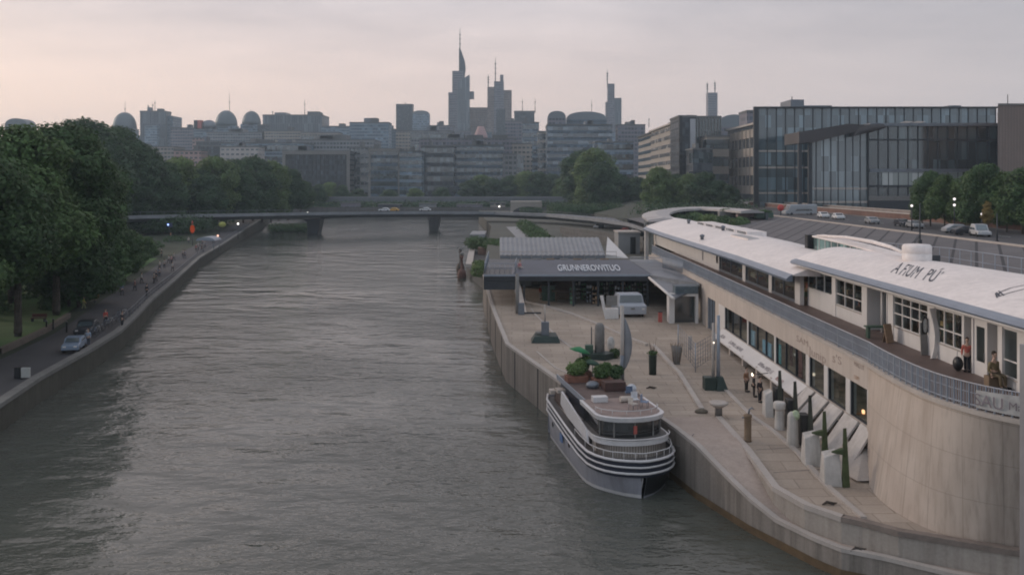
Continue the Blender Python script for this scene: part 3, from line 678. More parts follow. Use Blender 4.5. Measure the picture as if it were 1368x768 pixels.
# eaves wall header
m=MB(); m.box(XU,XU+.3,38.2,75,11.75,12.45); m.box(XU-.6,XU-.2,75,150,11.2,11.7); m.build_each('header',white,B)
bays=[(1360,1340,'tall'),(1334,1320,'recess'),(1318,1301,'door'),(1299,1289,'gap'),(1286,1249,'grid'),(1240,1194,'grid4'),(1187,1159,'recess2'),(1152,1117,'grid'),(1112,1079,'high'),(1072,1040,'shopf'),(1036,1004,'shopf'),(1000,968,'shopf'),(964,940,'shopf')]
prevY=38.2
wp=MB()
for (pa,pb_,kind) in bays:
    a,c=ybay(pa),ybay(pb_); 
    xo=XU if kind!='shopf' else XU-.6
    zt=11.75 if kind!='shopf' else 11.2
    if a>prevY: wp.box(xo-.05,xo+.3,prevY,a,Z0,zt)
    prevY=c
    if kind in('grid','grid4','tall'):
        sill=9.75 if kind!='tall' else 9.3
        s_=MB(); s_.box(xo,xo+.2,a,c,Z0,sill); w_=s_.build('shop_window',white,B)
        f_=MB(); n={'grid':3,'grid4':4,'tall':1}[kind]
        for k in range(n+1): y=a+(c-a)*k/n; f_.box(xo+.02,xo+.14,y-.045,y+.045,sill,zt)
        for z in (sill+.03,sill+.85,zt-.04): f_.box(xo+.03,xo+.13,a,c,z-.035,z+.035)
        if kind=='grid4': f_.box(xo+.03,xo+.13,a,c,zt-.5,zt-.44)
        f_.build('frame',white,w_)
        g_=MB(); g_.box(xo+.07,xo+.09,a,c,sill,zt); g_.build('pane',glassc,w_)
        s_=MB(); s_.box(xo-.07,xo+.1,a-.03,c+.03,sill-.05,sill); s_.build('sill',coping_m,w_)
    elif kind=='door':
        d=MB(); d.box(xo+.02,xo+.09,a,c,Z0,Z0+.75); d.box(xo+.02,xo+.09,a,a+.22,Z0+.75,zt); d.box(xo+.02,xo+.09,c-.22,c,Z0+.75,zt); d.box(xo+.02,xo+.09,a+.22,c-.22,zt-.35,zt); dd=d.build('door',white,B)
        g_=MB(); g_.box(xo+.05,xo+.07,a+.22,c-.22,Z0+.75,zt-.35); g_.build('pane',glassc,dd)
        g_=MB(); g_.tube([(xo-.05,a+.12,9.7),(xo-.05,a+.12,10.1)],.025); g_.build('handle',grey_m,dd)
    elif kind in('recess','recess2','gap'):
        d=MB(); d.box(xo+1.2,xo+1.25,a,c,Z0,zt); d.build('recessed_glazing',glassd,B)
        d=MB(); d.box(xo+.3,xo+1.2,a-.06,a,Z0,zt); d.box(xo+.3,xo+1.2,c,c+.06,Z0,zt)
        if kind=='recess2':
            for y in (a+.5,a+1.3,a+2.2): d.tube([(xo+.5,y,Z0),(xo+.5,y,zt)],.1,8)
        d.build('recess_jamb',white,B)
    elif kind=='high':
        s_=MB(); s_.box(xo,xo+.2,a,c,Z0,10.35); w_=s_.build('shop_window',white,B)
        g_=MB(); g_.box(xo+.07,xo+.09,a,c,10.35,zt); g_.build('pane',glassc,w_)
        f_=MB(); 
        for k in range(4): y=a+(c-a)*k/3; f_.box(xo+.03,xo+.13,y-.04,y+.04,10.35,zt)
        f_.build('frame',white,w_)
    else:
        f_=MB(); f_.box(xo,xo+.12,a,c,Z0,Z0+.25)
        for k in range(3): y=a+(c-a)*k/2; f_.box(xo,xo+.12,y-.06,y+.06,Z0+.25,zt)
        w_=f_.build('shop_window',grey_m,B)
        g_=MB(); g_.box(xo+.05,xo+.07,a,c,Z0+.25,zt); g_.build('pane',glassc,w_)
wp.box(XU-.65,XU-.3,prevY,104,Z0,11.2); wp.box(XU-.655,XU-.3,104,150,Z0,9.6)
wp.build_each('upper_pier',white,B)
# far part: white hanging panel, glazing
m=MB(); m.box(XU-.8,XU-.5,112,150,9.3,11.2); m.build('hanging_panel',white,B)
for a,c in ((104.3,107),(107.4,111)):
    m=MB(); m.box(XU-.6,XU-.55,a,c,Z0,11.2); m.build('side_glazing',glassd,B)
m=MB(); m.box(XU-.62,XU-.3,150,160,4.3,11.5); m.build('end_wall',cream,B)
m=MB(); m.box(XU-.7,XU-.62,151,158,6.5,10.8); m.build('end_window',glassd,B)
m=MB(); m.box(22.3,22.9,148.5,149.3,4.2,11.5); m.build('roof_support',white,B)
# shelves with goods behind the glass
goods=[mat('goods_'+n,c,.7,.3,6) for n,c in (('a',(.5,.32,.2)),('b',(.65,.58,.48)),('c',(.16,.24,.14)),('d',(.4,.13,.09)),('e',(.6,.38,.18)),('f',(.1,.13,.18)))]
shelfp=None
for (pa,pb_,kind) in bays:
    if kind in('recess','recess2','gap','door'): continue
    a,c=ybay(pa),ybay(pb_)
    for q in range(2 if c-a>4 else 1):
        ya=a+(c-a)*q/2 if c-a>4 else a; yb=a+(c-a)*(q+1)/2-.2 if c-a>4 else c-.2
        s=thing('display_shelf','tall shelf of mixed goods behind a window of the deck shops','shelf',(XU+1.5,(ya+yb)/2,Z0),0,'goods shelves inside the deck shops')
        b=MB(); 
        for z in (Z0,Z0+.9,Z0+1.5,Z0+2.1): b.box(XU+1.3,XU+1.9,ya+.1,yb,z,z+.04)
        b.box(XU+1.88,XU+1.92,ya+.1,yb,Z0,Z0+2.4); b.build('rack',wood_m,s)
        for gi in range(3):
            b=MB()
            for _ in range(5):
                y=random.uniform(ya+.3,yb-.4); z=random.choice((Z0+.04,Z0+.94,Z0+1.54)); b.box(XU+1.35,XU+1.75,y,y+random.uniform(.15,.45),z,z+random.uniform(.2,.5))
            b.build_each('goods_box',goods[(gi*2+q+int(a))%6],s)
for y,x in ((57,27.5),(66,27.5),(80,26.5),(50,27)):
    pass
# ---- roof
def ridge(Y): return interp([(37,31.3),(50,30),(64,28.6),(76,27.4)],Y)
def roofz(x,Y):
    r=ridge(Y); e=23.85
    if x<=r: u=(x-e)/(r-e); return 12.62+1.05*math.sin(math.pi/2*max(0,min(1,u)))**.9
    return 13.67-.12*(x-r)**1.4
m=MB(); rings=[]
for Y in np.linspace(37.2,74.5,28):
    r=ridge(Y); xs=[23.85+(r-23.85)*k/10 for k in range(11)]+[r+.8,r+1.6,r+2.6]
    row=[(x,Y,roofz(x,Y)) for x in xs]; rings.append(row+[(r+2.6,Y,12.3),(23.85,Y,12.3)])
m.loft(rings,True,False)
nr=m.build('near_roof',roofwhite,B)
m=MB(); rings=[]
for Y in np.linspace(37.1,74.6,28): rings.append([(23.42,Y,12.3),(23.38,Y,12.4),(23.5,Y,12.56),(23.86,Y,12.68),(23.86,Y,12.28)])
m.loft(rings); m.build('eave',eave_m,B)
m=MB(); m.box(23.46,23.54,37.2,74.5,12.22,12.29); m.build('gutter',white,B)
m=MB(); rings=[]
def far_e(Y): return interp([(72,22.6),(90,22.9),(130,22.4),(150,22.6),(158,24.5),(161.5,27)],Y)
def far_r(Y): return interp([(72,27.5),(100,29),(140,29.5),(161.5,29.5)],Y)
FY=list(np.linspace(71.5,150,26))+[152,154,156,158,160,161.5]
for Y in FY:
    e=far_e(Y); r=far_r(Y); rings.append([(e,Y,11.55)]+[(e+(r-e)*k/8,Y,11.62+1.15*math.sin(math.pi/2*k/8)) for k in range(9)]+[(r+2.5,Y,12.4),(r+2.5,Y,11.3)])
m.loft(rings); m.build('far_roof',roofwhite,B)
m=MB(); rings=[]
for Y in FY: e=far_e(Y); rings.append([(e-.45,Y,11.1),(e-.5,Y,11.3),(e-.25,Y,11.52),(e+.02,Y,11.66),(e+.02,Y,11.08)])
m.loft(rings); m.build('far_eave',eave_m,B)
# curved wing closing the far court
arc=[(24,157),(27,184),(34,212),(42,228),(50,232),(56,222),(58,204)]
A=cr(arc,5); m=MB(); rings=[]
for i,p in enumerate(A):
    d=Vector(A[min(i+1,len(A)-1)])-Vector(A[max(i-1,0)]); d.normalize(); q=Vector((d.y,-d.x)) ; wv=5.5
    rings.append([(p[0],p[1],12.2),(p[0],p[1],12.5),(p[0]+q.x*wv*.5,p[1]+q.y*wv*.5,12.95),(p[0]+q.x*wv,p[1]+q.y*wv,12.6),(p[0]+q.x*wv,p[1]+q.y*wv,12.1)])
m.loft(rings); m.build('curved_wing_roof',mat('dusty_roof',(.42,.39,.38),.7,.2,.2),B)
m=MB(); rings=[]
for i,p in enumerate(A): 
    rings.append([(p[0]+.4,p[1],4.3),(p[0]+.4,p[1],12.25),(p[0]+.9,p[1],12.25),(p[0]+.9,p[1],4.3)])
m.loft(rings); m.build('curved_wing_wall',glassd,B)
# roof details
inkR=mat('roof_ink',(.055,.06,.075),.7,.1,2)
fn=lambda p: Vector((p.x,p.y,roofz(p.x,p.y)+.02))
def rt(txt,y,x,size,wd): lettering(txt,size,(x,y,13),(0,-1,0),(1,-.25,0),inkR,nr,0,wd,fn)
def roofpt(px,py):
    z=13.2
    for _ in range(25):
        Y=(H-z)*F/(py-HOR); x=(px-CX)/F*Y; z=.5*z+.5*roofz(x,Y)
    return (x,Y)
def rt2(txt,px,py,wd):
    x,y=roofpt(px,py); Yv=Vector((1.8,2.6,0)); k_=3.3/Yv.length/.72
    lettering(txt,k_*Yv.length,(x,y,13),(0.02,-1,0),tuple(Yv),inkR,nr,0,wd,fn)
rt2('A',1189,364,.9); rt2('FIUM',1200,367,2.3); rt2('PU´',1232,374,1.7)
if 0:pass 
def roofline(P,wd=.07):
    b=MB(); PP=[]
    for a,c in zip(P,P[1:]):
        for k in range(6): PP.append(Vector(a).lerp(Vector(c),k/6))
    PP.append(Vector(P[-1])); vs_=[]
    for i,p in enumerate(PP):
        d=(PP[min(i+1,len(PP)-1)]-PP[max(0,i-1)]).normalized(); q=Vector((-d.y,d.x))*wd/2
        for s in (-1,1): x,y=p.x+q.x*s,p.y+q.y*s; vs_.append((x,y,roofz(x,y)+.022))
    b.add(vs_,[(2*i,2*i+1,2*i+3,2*i+2) for i in range(len(PP)-1)]); return b
b=MB()
for P in ([(1331,396),(1337,390),(1350,385),(1380,379)],[(1331,397),(1340,394),(1350,391),(1380,384)],[(1330,392),(1332,398)],[(1334,389),(1341,395)],[(1331,391),(1336,396)],[(1256,361),(1260,359),(1262,359)]):
    q=roofline([roofpt(*p) for p in P],.075); b.add(q.v,q.f)
b.build('painted_outline',inkR,nr)
# drum
z=roofz(28.2,62); d=thing('roof_drum','white round ventilation drum on the near roof ridge','vent',(28.3,62,z))
b=MB(); b.lathe((28.3,62,z-.3),[(.9,0),(.97,.35),(.97,.75),(.93,.78),(.97,.82),(.97,1.25),(.85,1.38),(.3,1.42)],24); b.build('drum',roofwhite,d)
b=MB(); b.box(29.2,29.75,61.6,62.3,z-.4,z+.35); b.build('side_box',dark_m,d)
d=thing('roof_pipe','slim white curved pipe arching over the roof to the white drum','pipe',(27.6,70,13.5))
b=MB(); P=[W(x_,y_,Y_) for x_,y_,Y_ in ((1092,315,84),(1130,317,79),(1165,323,72),(1190,330,67),(1212,340,63))]; b.tube(P,[.1,.14,.16,.14,.12],8); b.build('pipe',roofwhite,d)
d=thing('black_box','small black plant box standing between the two white roofs','plant box',(28,78,13)); p=W(1083,319,86); b=MB(); b.box(p.x-.45,p.x+.45,p.y-.4,p.y+.4,12.3,p.z+.35); b.build('casing',black_m,d,.03); b=MB(); b.box(p.x-.5,p.x+.5,p.y-.45,p.y+.45,p.z+.35,p.z+.41); b.build('lid',dark_m,d)
# curved skylight
d=thing('skylight','long curved skylight with green glass under a white arched rim','skylight',(29.5,75,13.2))
g_=MB(); rr=[]; ra=[]
for k in range(15):
    u=k/14; Y=65+20*u; x=28.9+.3*math.sin(math.pi*u); hh=.12+.85*u**.8
    rr.append([(x,Y,12.6),(x,Y,13.1+hh*.8)]); ra.append([(x-.15,Y,13.1+hh*.8),(x-.15,Y,13.22+hh*.8),(x+1.0,Y,13.35+hh*.8),(x+2.6,Y,12.5)])
g_.loft(rr,False,True,False); g_.build('glazing',glass_dark('green_glazing',(.05,.085,.08),.1,(1.3,5)),d)
g_=MB(); g_.loft(ra,True,False,True); g_.build('arched_rim',roofwhite,d)
g_=MB(); 
for k in range(1,14): p=rr[k]; g_.box(p[0][0]-.05,p[0][0]-.01,p[0][1]-.04,p[0][1]+.04,12.6,p[1][2])
g_.build('glazing_bar',white,d)
d=thing('skylight','low far skylight strip with dark panes on the farther roof','skylight',(29,120,12.5)); 
for k in range(5):
    b=MB(); b.box(28.6,31,108+k*6,113+k*6,12.5,13.1); b.build('rim' ,roofwhite,d); b=MB(); b.box(28.56,28.59,108.4+k*6,112.6+k*6,12.7,13.05); b.build('pane',glassd,d)
# roof hatch recess and small things on far roof
def far_z(x,Y): e=far_e(Y); r=far_r(Y); return 11.62+1.15*math.sin(math.pi/2*max(0,min(1,(x-e)/(r-e))))
for (px,py,lab) in ((920,305,'thin grey pole vent on the far roof near the court'),(938,320,'small grey vent at the eave of the far roof'),(966,316,'low pale vent box in the middle of the far roof')):
    Y=7*F/(py-HOR); x=(px-CX)/F*Y
    if x<far_e(Y)+.5: x=far_e(Y)+.5
    zz=far_z(x,Y); d=thing('roof_vent',lab,'vent',(x,Y,zz)); b=MB(); b.lathe((x,Y,zz-.1),[(.22,0),(.22,.5),(.32,.55),(.3,.75),(.05,.85)],10); b.build('cowl',grey_m,d); b=MB(); b.lathe((x,Y,zz-.12),[(.4,0),(.4,.18),(.3,.2)],10); b.build('base',roofwhite,d)
d=thing('roof_hatch','faded grey rectangular skylight hatch on the far white roof','hatch',(27.5,104,12.7))
b=MB(); b.box(26.6,28.0,100,108,12.1,12.75); b.build('curb',roofwhite,d); b=MB(); b.box(26.7,27.9,100.2,107.8,12.75,12.8); b.build('lid',mat('hatch_grey',(.38,.37,.37),.6,.2,1),d)
# ---- deck railing
rl=thing('deck_railing','long blue grey steel railing with dense bars along the cream deck edge','railing',(20.5,80,8.8))
RP=[(p.x+.02,p.y) for p in E]
def resample(P,step):
    o_=[]; 
    for (x0,y0),(x1,y1) in zip(P,P[1:]):
        n=max(1,int(math.hypot(x1-x0,y1-y0)/step)); o_+=[(x0+(x1-x0)*k/n,y0+(y1-y0)*k/n) for k in range(n)]
    return o_+[P[-1]]
RS=resample(RP,.12)
m=MB(); m.tube([(x,y,9.88) for x,y in resample(RP,2)],.035,6); m.build('handrail',mat('pale_rail',(.36,.36,.38),.4,.1,1),rl)
m=MB(); m.tube([(x,y,8.9) for x,y in resample(RP,2)],.03,4); m.tube([(x,y,9.45) for x,y in resample(RP,2)],.018,4); m.build('bottom_rail',rail_m,rl)
m=MB()
for x,y in RS: m.box(x-.012,x+.012,y-.022,y+.022,8.8,9.86)
m.build('baluster_panel',rail_m,rl)
m=MB()
for x,y in resample(RP,2.2): m.box(x-.035,x+.035,y-.035,y+.035,8.72,9.9)
m.build_each('post',rail_m,rl)
# white sprayed banner on the railing's end
bn_=thing('railing_banner','white scribbled banner tied to the right end of the deck railing','banner',(21.2,40,8.9))
P=[G(1312,548,8.95),G(1325,552,8.95),G(1340,556,8.95),G(1354,560,8.95)]
P=[Vector((x-.07,y-.04,8.85)) for x,y in T[1:14]]
b=MB(); b.loft([[p,p+Vector((0,0,.95-.02*i))] for i,p in enumerate(P[:9])],False,False,False); b.loft([[p+Vector((.015,.01,0)),p+Vector((.015,.01,.95-.02*i))] for i,p in enumerate(P[:9])],False,False,False)
b.build('cloth',mat('banner_cloth',(.40,.395,.39),.8,.2,3),bn_)
p=P[8]; q=P[4]; lettering('SAU',.75,p+Vector((-.1,-.05,.15)),(q-p),(0,0,1),ink,bn_,.004)
p=P[4]; q=P[0]; lettering('Mail',.5,p+Vector((-.1,-.06,.25)),(q-p),(0,0,1),ink,bn_,.004)
# end column
m=MB(); m.box(21.05,21.7,36.2,36.8,-1,12.35); c0=m.build('steel_column',mat('grey_column',(.22,.225,.245),.6,.12,.7,streak=.3),None,.02); tag(c0,'tall grey steel column standing at the right edge before the curved wall','column')
# glass balustrade on back of the roof
gt=thing('roof_railing','pale glass and steel railing behind the near roof','railing',(33,60,13))
m=MB(); m.tube([(33.3,44,14.2),(32.4,66,14.2),(32.4,84,13.6)],.03,4); 
for k in range(28): Y=44+k*1.45; x=33.3-.9*min(1,(Y-44)/22); m.box(x-.02,x+.02,Y-.02,Y+.02,12.2,14.2 if Y<66 else 14.2-.6*(Y-66)/18)
m.build('post',rail_m,gt)
m=MB(); m.tube([(33.3,44,13.5),(32.4,66,13.5),(32.4,84,13.0)],.02,4); m.build('mid_rail',rail_m,gt)
# plinth behind roofs
m=MB(); m.box(31.3,34.2,38,150,3,11.5); m.build('rear_wall',mat('rear_grey',(.16,.16,.165),.8,.2,.3),B)
# ============================================================ people
def skinned(pts,edges,rad,sub=1):
    me=bpy.data.meshes.new('t'); me.from_pydata([tuple(p) for p in pts],edges,[]); ob=bpy.data.objects.new('t',me); COL.objects.link(ob)
    ob.modifiers.new('s','SKIN')
    for i,r in enumerate(rad): me.skin_vertices[0].data[i].radius=(r,r) if not isinstance(r,tuple) else r
    me.skin_vertices[0].data[0].use_root=True
    s=ob.modifiers.new('ss','SUBSURF'); s.levels=sub; s.render_levels=sub
    bpy.context.view_layer.update(); out_=bpy.data.meshes.new_from_object(ob.evaluated_get(bpy.context.evaluated_depsgraph_get()))
    bpy.data.objects.remove(ob); bpy.data.meshes.remove(me)
    for p in out_.polygons: p.use_smooth=True
    return out_
PM={}
def cloth(c): 
    k='cloth_%d_%d_%d'%tuple(int(x*100) for x in c); return mat(k,c,.9,.2,5)
def person_meshes(pose):
    if pose in PM: return PM[pose]
    s={'stand':0,'walk':1,'sit':2,'arm':0}[pose]
    st=.22 if s==1 else .0
    hip=(0,0,.92) if s!=2 else (0,0,.5)
    hz=hip[2]
    P=[hip,(0,.0,hz+.22),(0,.01,hz+.44),(0,.0,hz+.53),(0,-.01,hz+.62),(0,-.03,hz+.70)]  #0..5 pelvis,waist,chest,neckbase,neck,head base
    Rr=[(.155,.11),(.13,.095),(.17,.11),(.09,.07),(.055,.055),(.07,.08)]; Ed=[(0,1),(1,2),(2,3),(3,4),(4,5)]
    def add(p,r,e): P.append(p); Rr.append(r if isinstance(r,tuple) else (r,r)); Ed.append((e,len(P)-1)); return len(P)-1
    for sx in (-1,1):
        f=sx*st
        if s==2: a=add((sx*.1,-.08,hz-.02),.085,0); b=add((sx*.12,-.42,hz-.0),.065,a); c=add((sx*.12,-.45,.08),.042,b)
        else: a=add((sx*.095,-f*.15,hz-.1),.09,0); b=add((sx*.1,-f*.6-.02,hz-.45),.062,a); c=add((sx*.1,-f*.9+(.04 if f<0 else 0),.08),.042,b)
        add((P[c][0],P[c][1]-.16,.035),(.04,.03),c)
        sh=add((sx*.19,0,hz+.46),.058,2)
        if pose=='arm' and sx==1: el=add((.3,-.2,hz+.35),.042,sh); wr=add((.3,-.42,hz+.5),.03,el)
        else: el=add((sx*.25,.03+f*.4,hz+.18),.042,sh); wr=add((sx*.25,-.1+f*.7,hz-.03 if s!=2 else hz+.05),.03,el)
        pl=add((P[wr][0],P[wr][1]-.02,P[wr][2]-.08),(.035,.022),wr)
    body=skinned(P,Ed,Rr,1)
    # head, nose, ears, five fingers per hand joined into the same body mesh
    mb=MB(); mb.v=[tuple(v.co) for v in body.vertices]; mb.f=[tuple(p.vertices) for p in body.polygons]; mb.sm=[True]*len(mb.f)
    hc=(0,-.03,hz+.80); mb.ball(hc,.1,10,(.86,1,1.22)); mb.ball((0,-.135,hz+.79),.017,6,(1,1.2,1.4))
    for sx in (-1,1): mb.ball((sx*.088,-.02,hz+.79),.022,6,(.4,1,1.3))
    for wi,pi in enumerate([i for i in range(len(P)) if Rr[i]==(.035,.022)]):
        p=Vector(P[pi]); sx=-1 if p.x<0 else 1
        for k in range(4): q=p+Vector((0,-.027+.018*k,-.03)); ln=(.065,.075,.07,.055)[k]; mb.tube([q,q+Vector((-.004*sx,-.004,-ln*.55)),q+Vector((-.02*sx,-.006,-ln))],[.009,.008,.006],5)
        mb.tube([p+Vector((0,-.03,0)),p+Vector((-.01*sx,-.055,-.02)),p+Vector((-.015*sx,-.06,-.055))],[.011,.009,.007],5)
    # clothes: shells over torso+arms and legs
    ti=[0,1,2,3]; 
    def sub(idx,grow):
        mp={j:i for i,j in enumerate(idx)}; e=[(mp[a],mp[b]) for a,b in Ed if a in mp and b in mp]
        return skinned([P[j] for j in idx],e,[(Rr[j][0]+grow,Rr[j][1]+grow) for j in idx],1)
    # index layout per side: a,b,c,foot,sh,el,wr,palm starting at 6
    up_=[0,1,2,3]+[10,11,12]+[18,19,20]; lo_=[0,6,7,8,14,15,16]
    PM[pose]=(mb,sub(up_,.018),sub(lo_,.016),hc,[P[9],P[17]]); return PM[pose]
def person(label,loc,rz,shirt,trouser,hair=(.04,.03,.02),pose='stand',group=None,h=1.0,extra=None):
    mb,um,lm,hc,feet=person_meshes(pose); o=thing('person',label,'person',loc,rz,group); o.scale=(h,h,h)
    def part(nm,me,m_,par):
        me=me.copy(); me.materials.clear(); me.materials.append(m_); c=bpy.data.objects.new(nm,me); COL.objects.link(c); c.parent=par; return c
    me=bpy.data.meshes.new('body'); me.from_pydata(mb.v,[],mb.f); me.polygons.foreach_set('use_smooth',[True]*len(mb.f))
    b=part('body',me,skin_m,o); part('shirt',um,cloth(shirt),o); part('trousers',lm,cloth(trouser),o)
    hb_=MB(); hb_.ball((hc[0],hc[1]+.02,hc[2]+.03),.107,10,(.9,1,1.12)); hm_=bpy.data.meshes.new('hair')
    # keep the back and top of the ball only
    vs_=[(x,y,z) if (y>hc[1]-.06 or z>hc[2]+.06) else (x,hc[1]-.055,z) for x,y,z in hb_.v]; hm_.from_pydata(vs_,[],hb_.f); part('hair',hm_,cloth(hair),o)
    sh=MB()
    for f in feet: sh.obox((f[0],f[1]+.05,.045),(.095,.27,.09))
    sm_=bpy.data.meshes.new('shoes'); sm_.from_pydata(sh.v,[],sh.f); part('shoes',sm_,black_m,o)
    return o
pr=G(1292,496,8.8)
person('person in a faded red top standing by the white shop door on the deck',pr,R(-30),(.45,.12,.09),(.03,.03,.035))
d=thing('trolley_bag','black round trolley bag on the deck beside the person in red','bag',(pr.x-.45,pr.y+.1,8.8))
b=MB(); b.ball((pr.x-.45,pr.y+.1,9.2),.36,12,(.7,.9,1.1)); b.build('bag',black_m,d); b=MB(); b.tube([(pr.x-.45,pr.y+.2,9.5),(pr.x-.4,pr.y+.25,9.85),(pr.x-.3,pr.y+.25,9.85)],.015,5); b.build('handle',grey_m,d)
p=Vector((24.2,44.55,8.8)); person('person in bulky tan and olive coat in the doorway at the deck end',p,R(20),(.19,.15,.08),(.13,.10,.06),pose='sit',h=1.25)
b=MB(); b.box(p.x-.3,p.x+.3,p.y-.1,p.y+.4,8.8,9.32); tag(b.build('crate',wood_m,None,.02),'low brown crate in the doorway under the seated tan coated person','crate')
for px,py,lab,s,t_ in ((997,523,'person in brown clothes in the arcade, farthest of three',(.25,.13,.07),(.04,.035,.03)),(1007,530,'person in black beside the round arcade lamp',(.02,.02,.022),(.02,.02,.02)),(1015,537,'person in a dark coat nearest the white leaning pier',(.03,.025,.03),(.015,.015,.02))):
    p=Q(px,py); person(lab,p,R(40*(px%3)),s,t_,group=None)
d=thing('wall_lamp','round glowing white lamp under the canopy by two dark clad people','lamp',(18.9,67.2,5)); b=MB(); p=W(1006,500,67.5); b.ball(p,.13,10); b.build('globe',emis('globe_light',(1,.86,.66),3),d); b=MB(); b.tube([p,(19.5,p.y,p.z+.1)],.03); b.build('arm',dark_m,d)

# ============================================================ things on the quay
def pedestal(name,lab,cat,p): return thing(name,lab,cat,p)
# slim pole on dark stepped base
p=Q(728,466-10); d=thing('beacon','slim pale pole on a grey box and broad dark green base near the river edge','beacon',p)
b=MB(); zz=p.z; b.loft([[(p.x-1.35,p.y-1.0,zz),(p.x+1.45,p.y-1.0,zz),(p.x+1.45,p.y+1.5,zz),(p.x-1.35,p.y+1.5,zz)],[(p.x-1.05,p.y-.8,zz+.6),(p.x+1.25,p.y-.8,zz+.6),(p.x+1.1,p.y+1.2,zz+.7),(p.x-.9,p.y+1.2,zz+.7)]]); b.build('base',dgreen_m,d,.03)
b=MB(); b.box(p.x-.35,p.x+.4,p.y-.2,p.y+.5,zz+.6,zz+1.9); b.build('box',grey_m,d,.03)
b=MB(); b.lathe((p.x-.4,p.y+.6,zz+.65),[(.5,0),(.5,.2),(.1,.24)],14); b.build('disc',stone_m,d)
b=MB(); b.tube([(p.x,p.y+.2,zz+1.9),(p.x,p.y+.2,zz+3.6)],[.09,.05],8); b.build('pole',coping_m,d)
# round topped stone pillar group
p=Q(801,478); d=thing('stone_pillar','round topped grey stone pillar rising from a dark planter','pillar',p); zz=p.z
b=MB(); b.lathe((p.x,p.y,zz),[(.44,0),(.44,2.6),(.38,2.95),(.2,3.1)],18); b.build('shaft',stone_m,d)
b=MB(); b.loft([[(p.x-1.5,p.y-.6,zz-.02),(p.x+.4,p.y-1.2,zz-.02),(p.x+1.5,p.y-.1,zz-.02),(p.x-.6,p.y+1.0,zz-.02)],[(p.x-1.7,p.y-.6,zz+.55),(p.x+.4,p.y-1.35,zz+.55),(p.x+1.6,p.y-.1,zz+.55),(p.x-.6,p.y+1.1,zz+.55)]]); b.build('planter',dgreen_m,d,.03)
b=MB(); b.box(p.x-1.3,p.x-.6,p.y-.5,p.y+.1,zz+.55,zz+1.2); b.build('lid_box',green_m,d,.03)
b=MB(); b.tube([(p.x-.7,p.y+.2,zz),(p.x-.7,p.y+.2,zz+2.7)],.05,6); b.build('rod',dark_m,d)
p2=Q(816,470); b=MB(); b.ball(p2+Vector((0,0,.75)),.45,10,(.8,.7,1.5)); tag(b.build('white_sack',mat('sack_white',(.48,.46,.44),.9,.25,4)),'crumpled white covered figure standing right of the round topped pillar','sack')
bushy('low_plant','small dull plant growing at the foot of the white sack','plant',[(0,0,.4,.6,.5,.45)],500,.09,leafA,loc=Q(822,478))
# tall pole with sail
p=Q(831,508); d=thing('sail_post','tall pale post carrying a grey curved sail shaped fin','post',p); zz=p.z
b=MB(); b.tube([p,p+Vector((0,0,5.9))],[.17,.15],10); b.build('post',coping_m,d)
b=MB(); b.tube([p,p+Vector((0,0,2.0))],[.19,.185],10); b.build('sleeve',grey_m,d)
rr=[]
for k in range(13):
    u=k/12; wv=.75*math.sin(math.pi*u)**.8*(1-.25*u)+.02; rr.append([(p.x+.17,p.y+.03,zz+.8+4.2*u),(p.x+.17+wv,p.y+.5*wv,zz+.8+4.2*u),(p.x+.17+wv,p.y+.5*wv+.05,zz+.8+4.2*u),(p.x+.17,p.y+.08,zz+.8+4.2*u)])
b=MB(); b.loft(rr,True,True); b.build('sail',mat('sail_grey',(.24,.25,.27),.5,.2,1),d)
# planter bin with dead stems
p=Q(872,500); d=thing('planter_bin','narrow green planter bin with dry stems and small leaves','planter',p)
b=MB(); b.lathe(p,[(.3,0),(.33,1.5),(.38,1.55),(.3,1.56)],12); b.build('bin',dgreen_m,d)
b=MB(); 
for a in range(9): q=p+Vector((.12*math.cos(a),.12*math.sin(a),1.5)); b.tube([q,q+Vector((.25*math.cos(a*1.3),.25*math.sin(a*1.3),random.uniform(.5,1.7)))],[.025,.008],4)
b.build('stems',trunk_m,d); me=leaves([(0,0,1.75,.4,.4,.2)],160,.09,5); me.materials.append(leafA); l_=link('leaves',me,d)
# wicker vase
p=Q(904,486); d=thing('wicker_vase','tall slatted wicker vase between the bin and mesh panel','vase',p)
b=MB(); b.lathe(p,[(.3,0),(.28,.3),(.42,1.0),(.5,1.5),(.46,1.5),(.3,.4)],16); b.build('vase',stone_m,d)
b=MB()
for a in range(12): q=2*math.pi*a/12; b.tube([p+Vector((.3*math.cos(q),.3*math.sin(q),.2)),p+Vector((.52*math.cos(q),.52*math.sin(q),1.75))],.025,4)
b.build('slats',wood_m,d)
# mesh v panel
pa,pb2,pc=Q(906,468),Q(929,497),Q(955,480); d=thing('mesh_panel','see through wire mesh panels forming a v on the quay','panel',pb2)
for s_,(q0,q1) in enumerate(((pa,pb2),(pb2,pc))):
    b=MB(); 
    for k in range(9): q=q0.lerp(q1,k/8); b.tube([q+Vector((0,0,.3)),q+Vector((0,0,2.3))],.018,4)
    for k in range(7): h_=.3+k*.333; b.tube([q0+Vector((0,0,h_)),q1+Vector((0,0,h_))],.018,4)
    b.build('mesh',grey_m,d)
b=MB(); b.tube([pb2,pb2+Vector((0,0,2.4))],.05); b.tube([pa,pa+Vector((0,0,2.4))],.05); b.tube([pc,pc+Vector((0,0,2.4))],.05); b.build('posts',rail_m,d)
q=pb2.lerp(pa,.4); b=MB(); b.obox(q+Vector((.2,.1,1.7)),(.45,.05,1.2),R(35)); b.build('notice_board',mat('card',(.5,.45,.42),.8,.1,3),d)
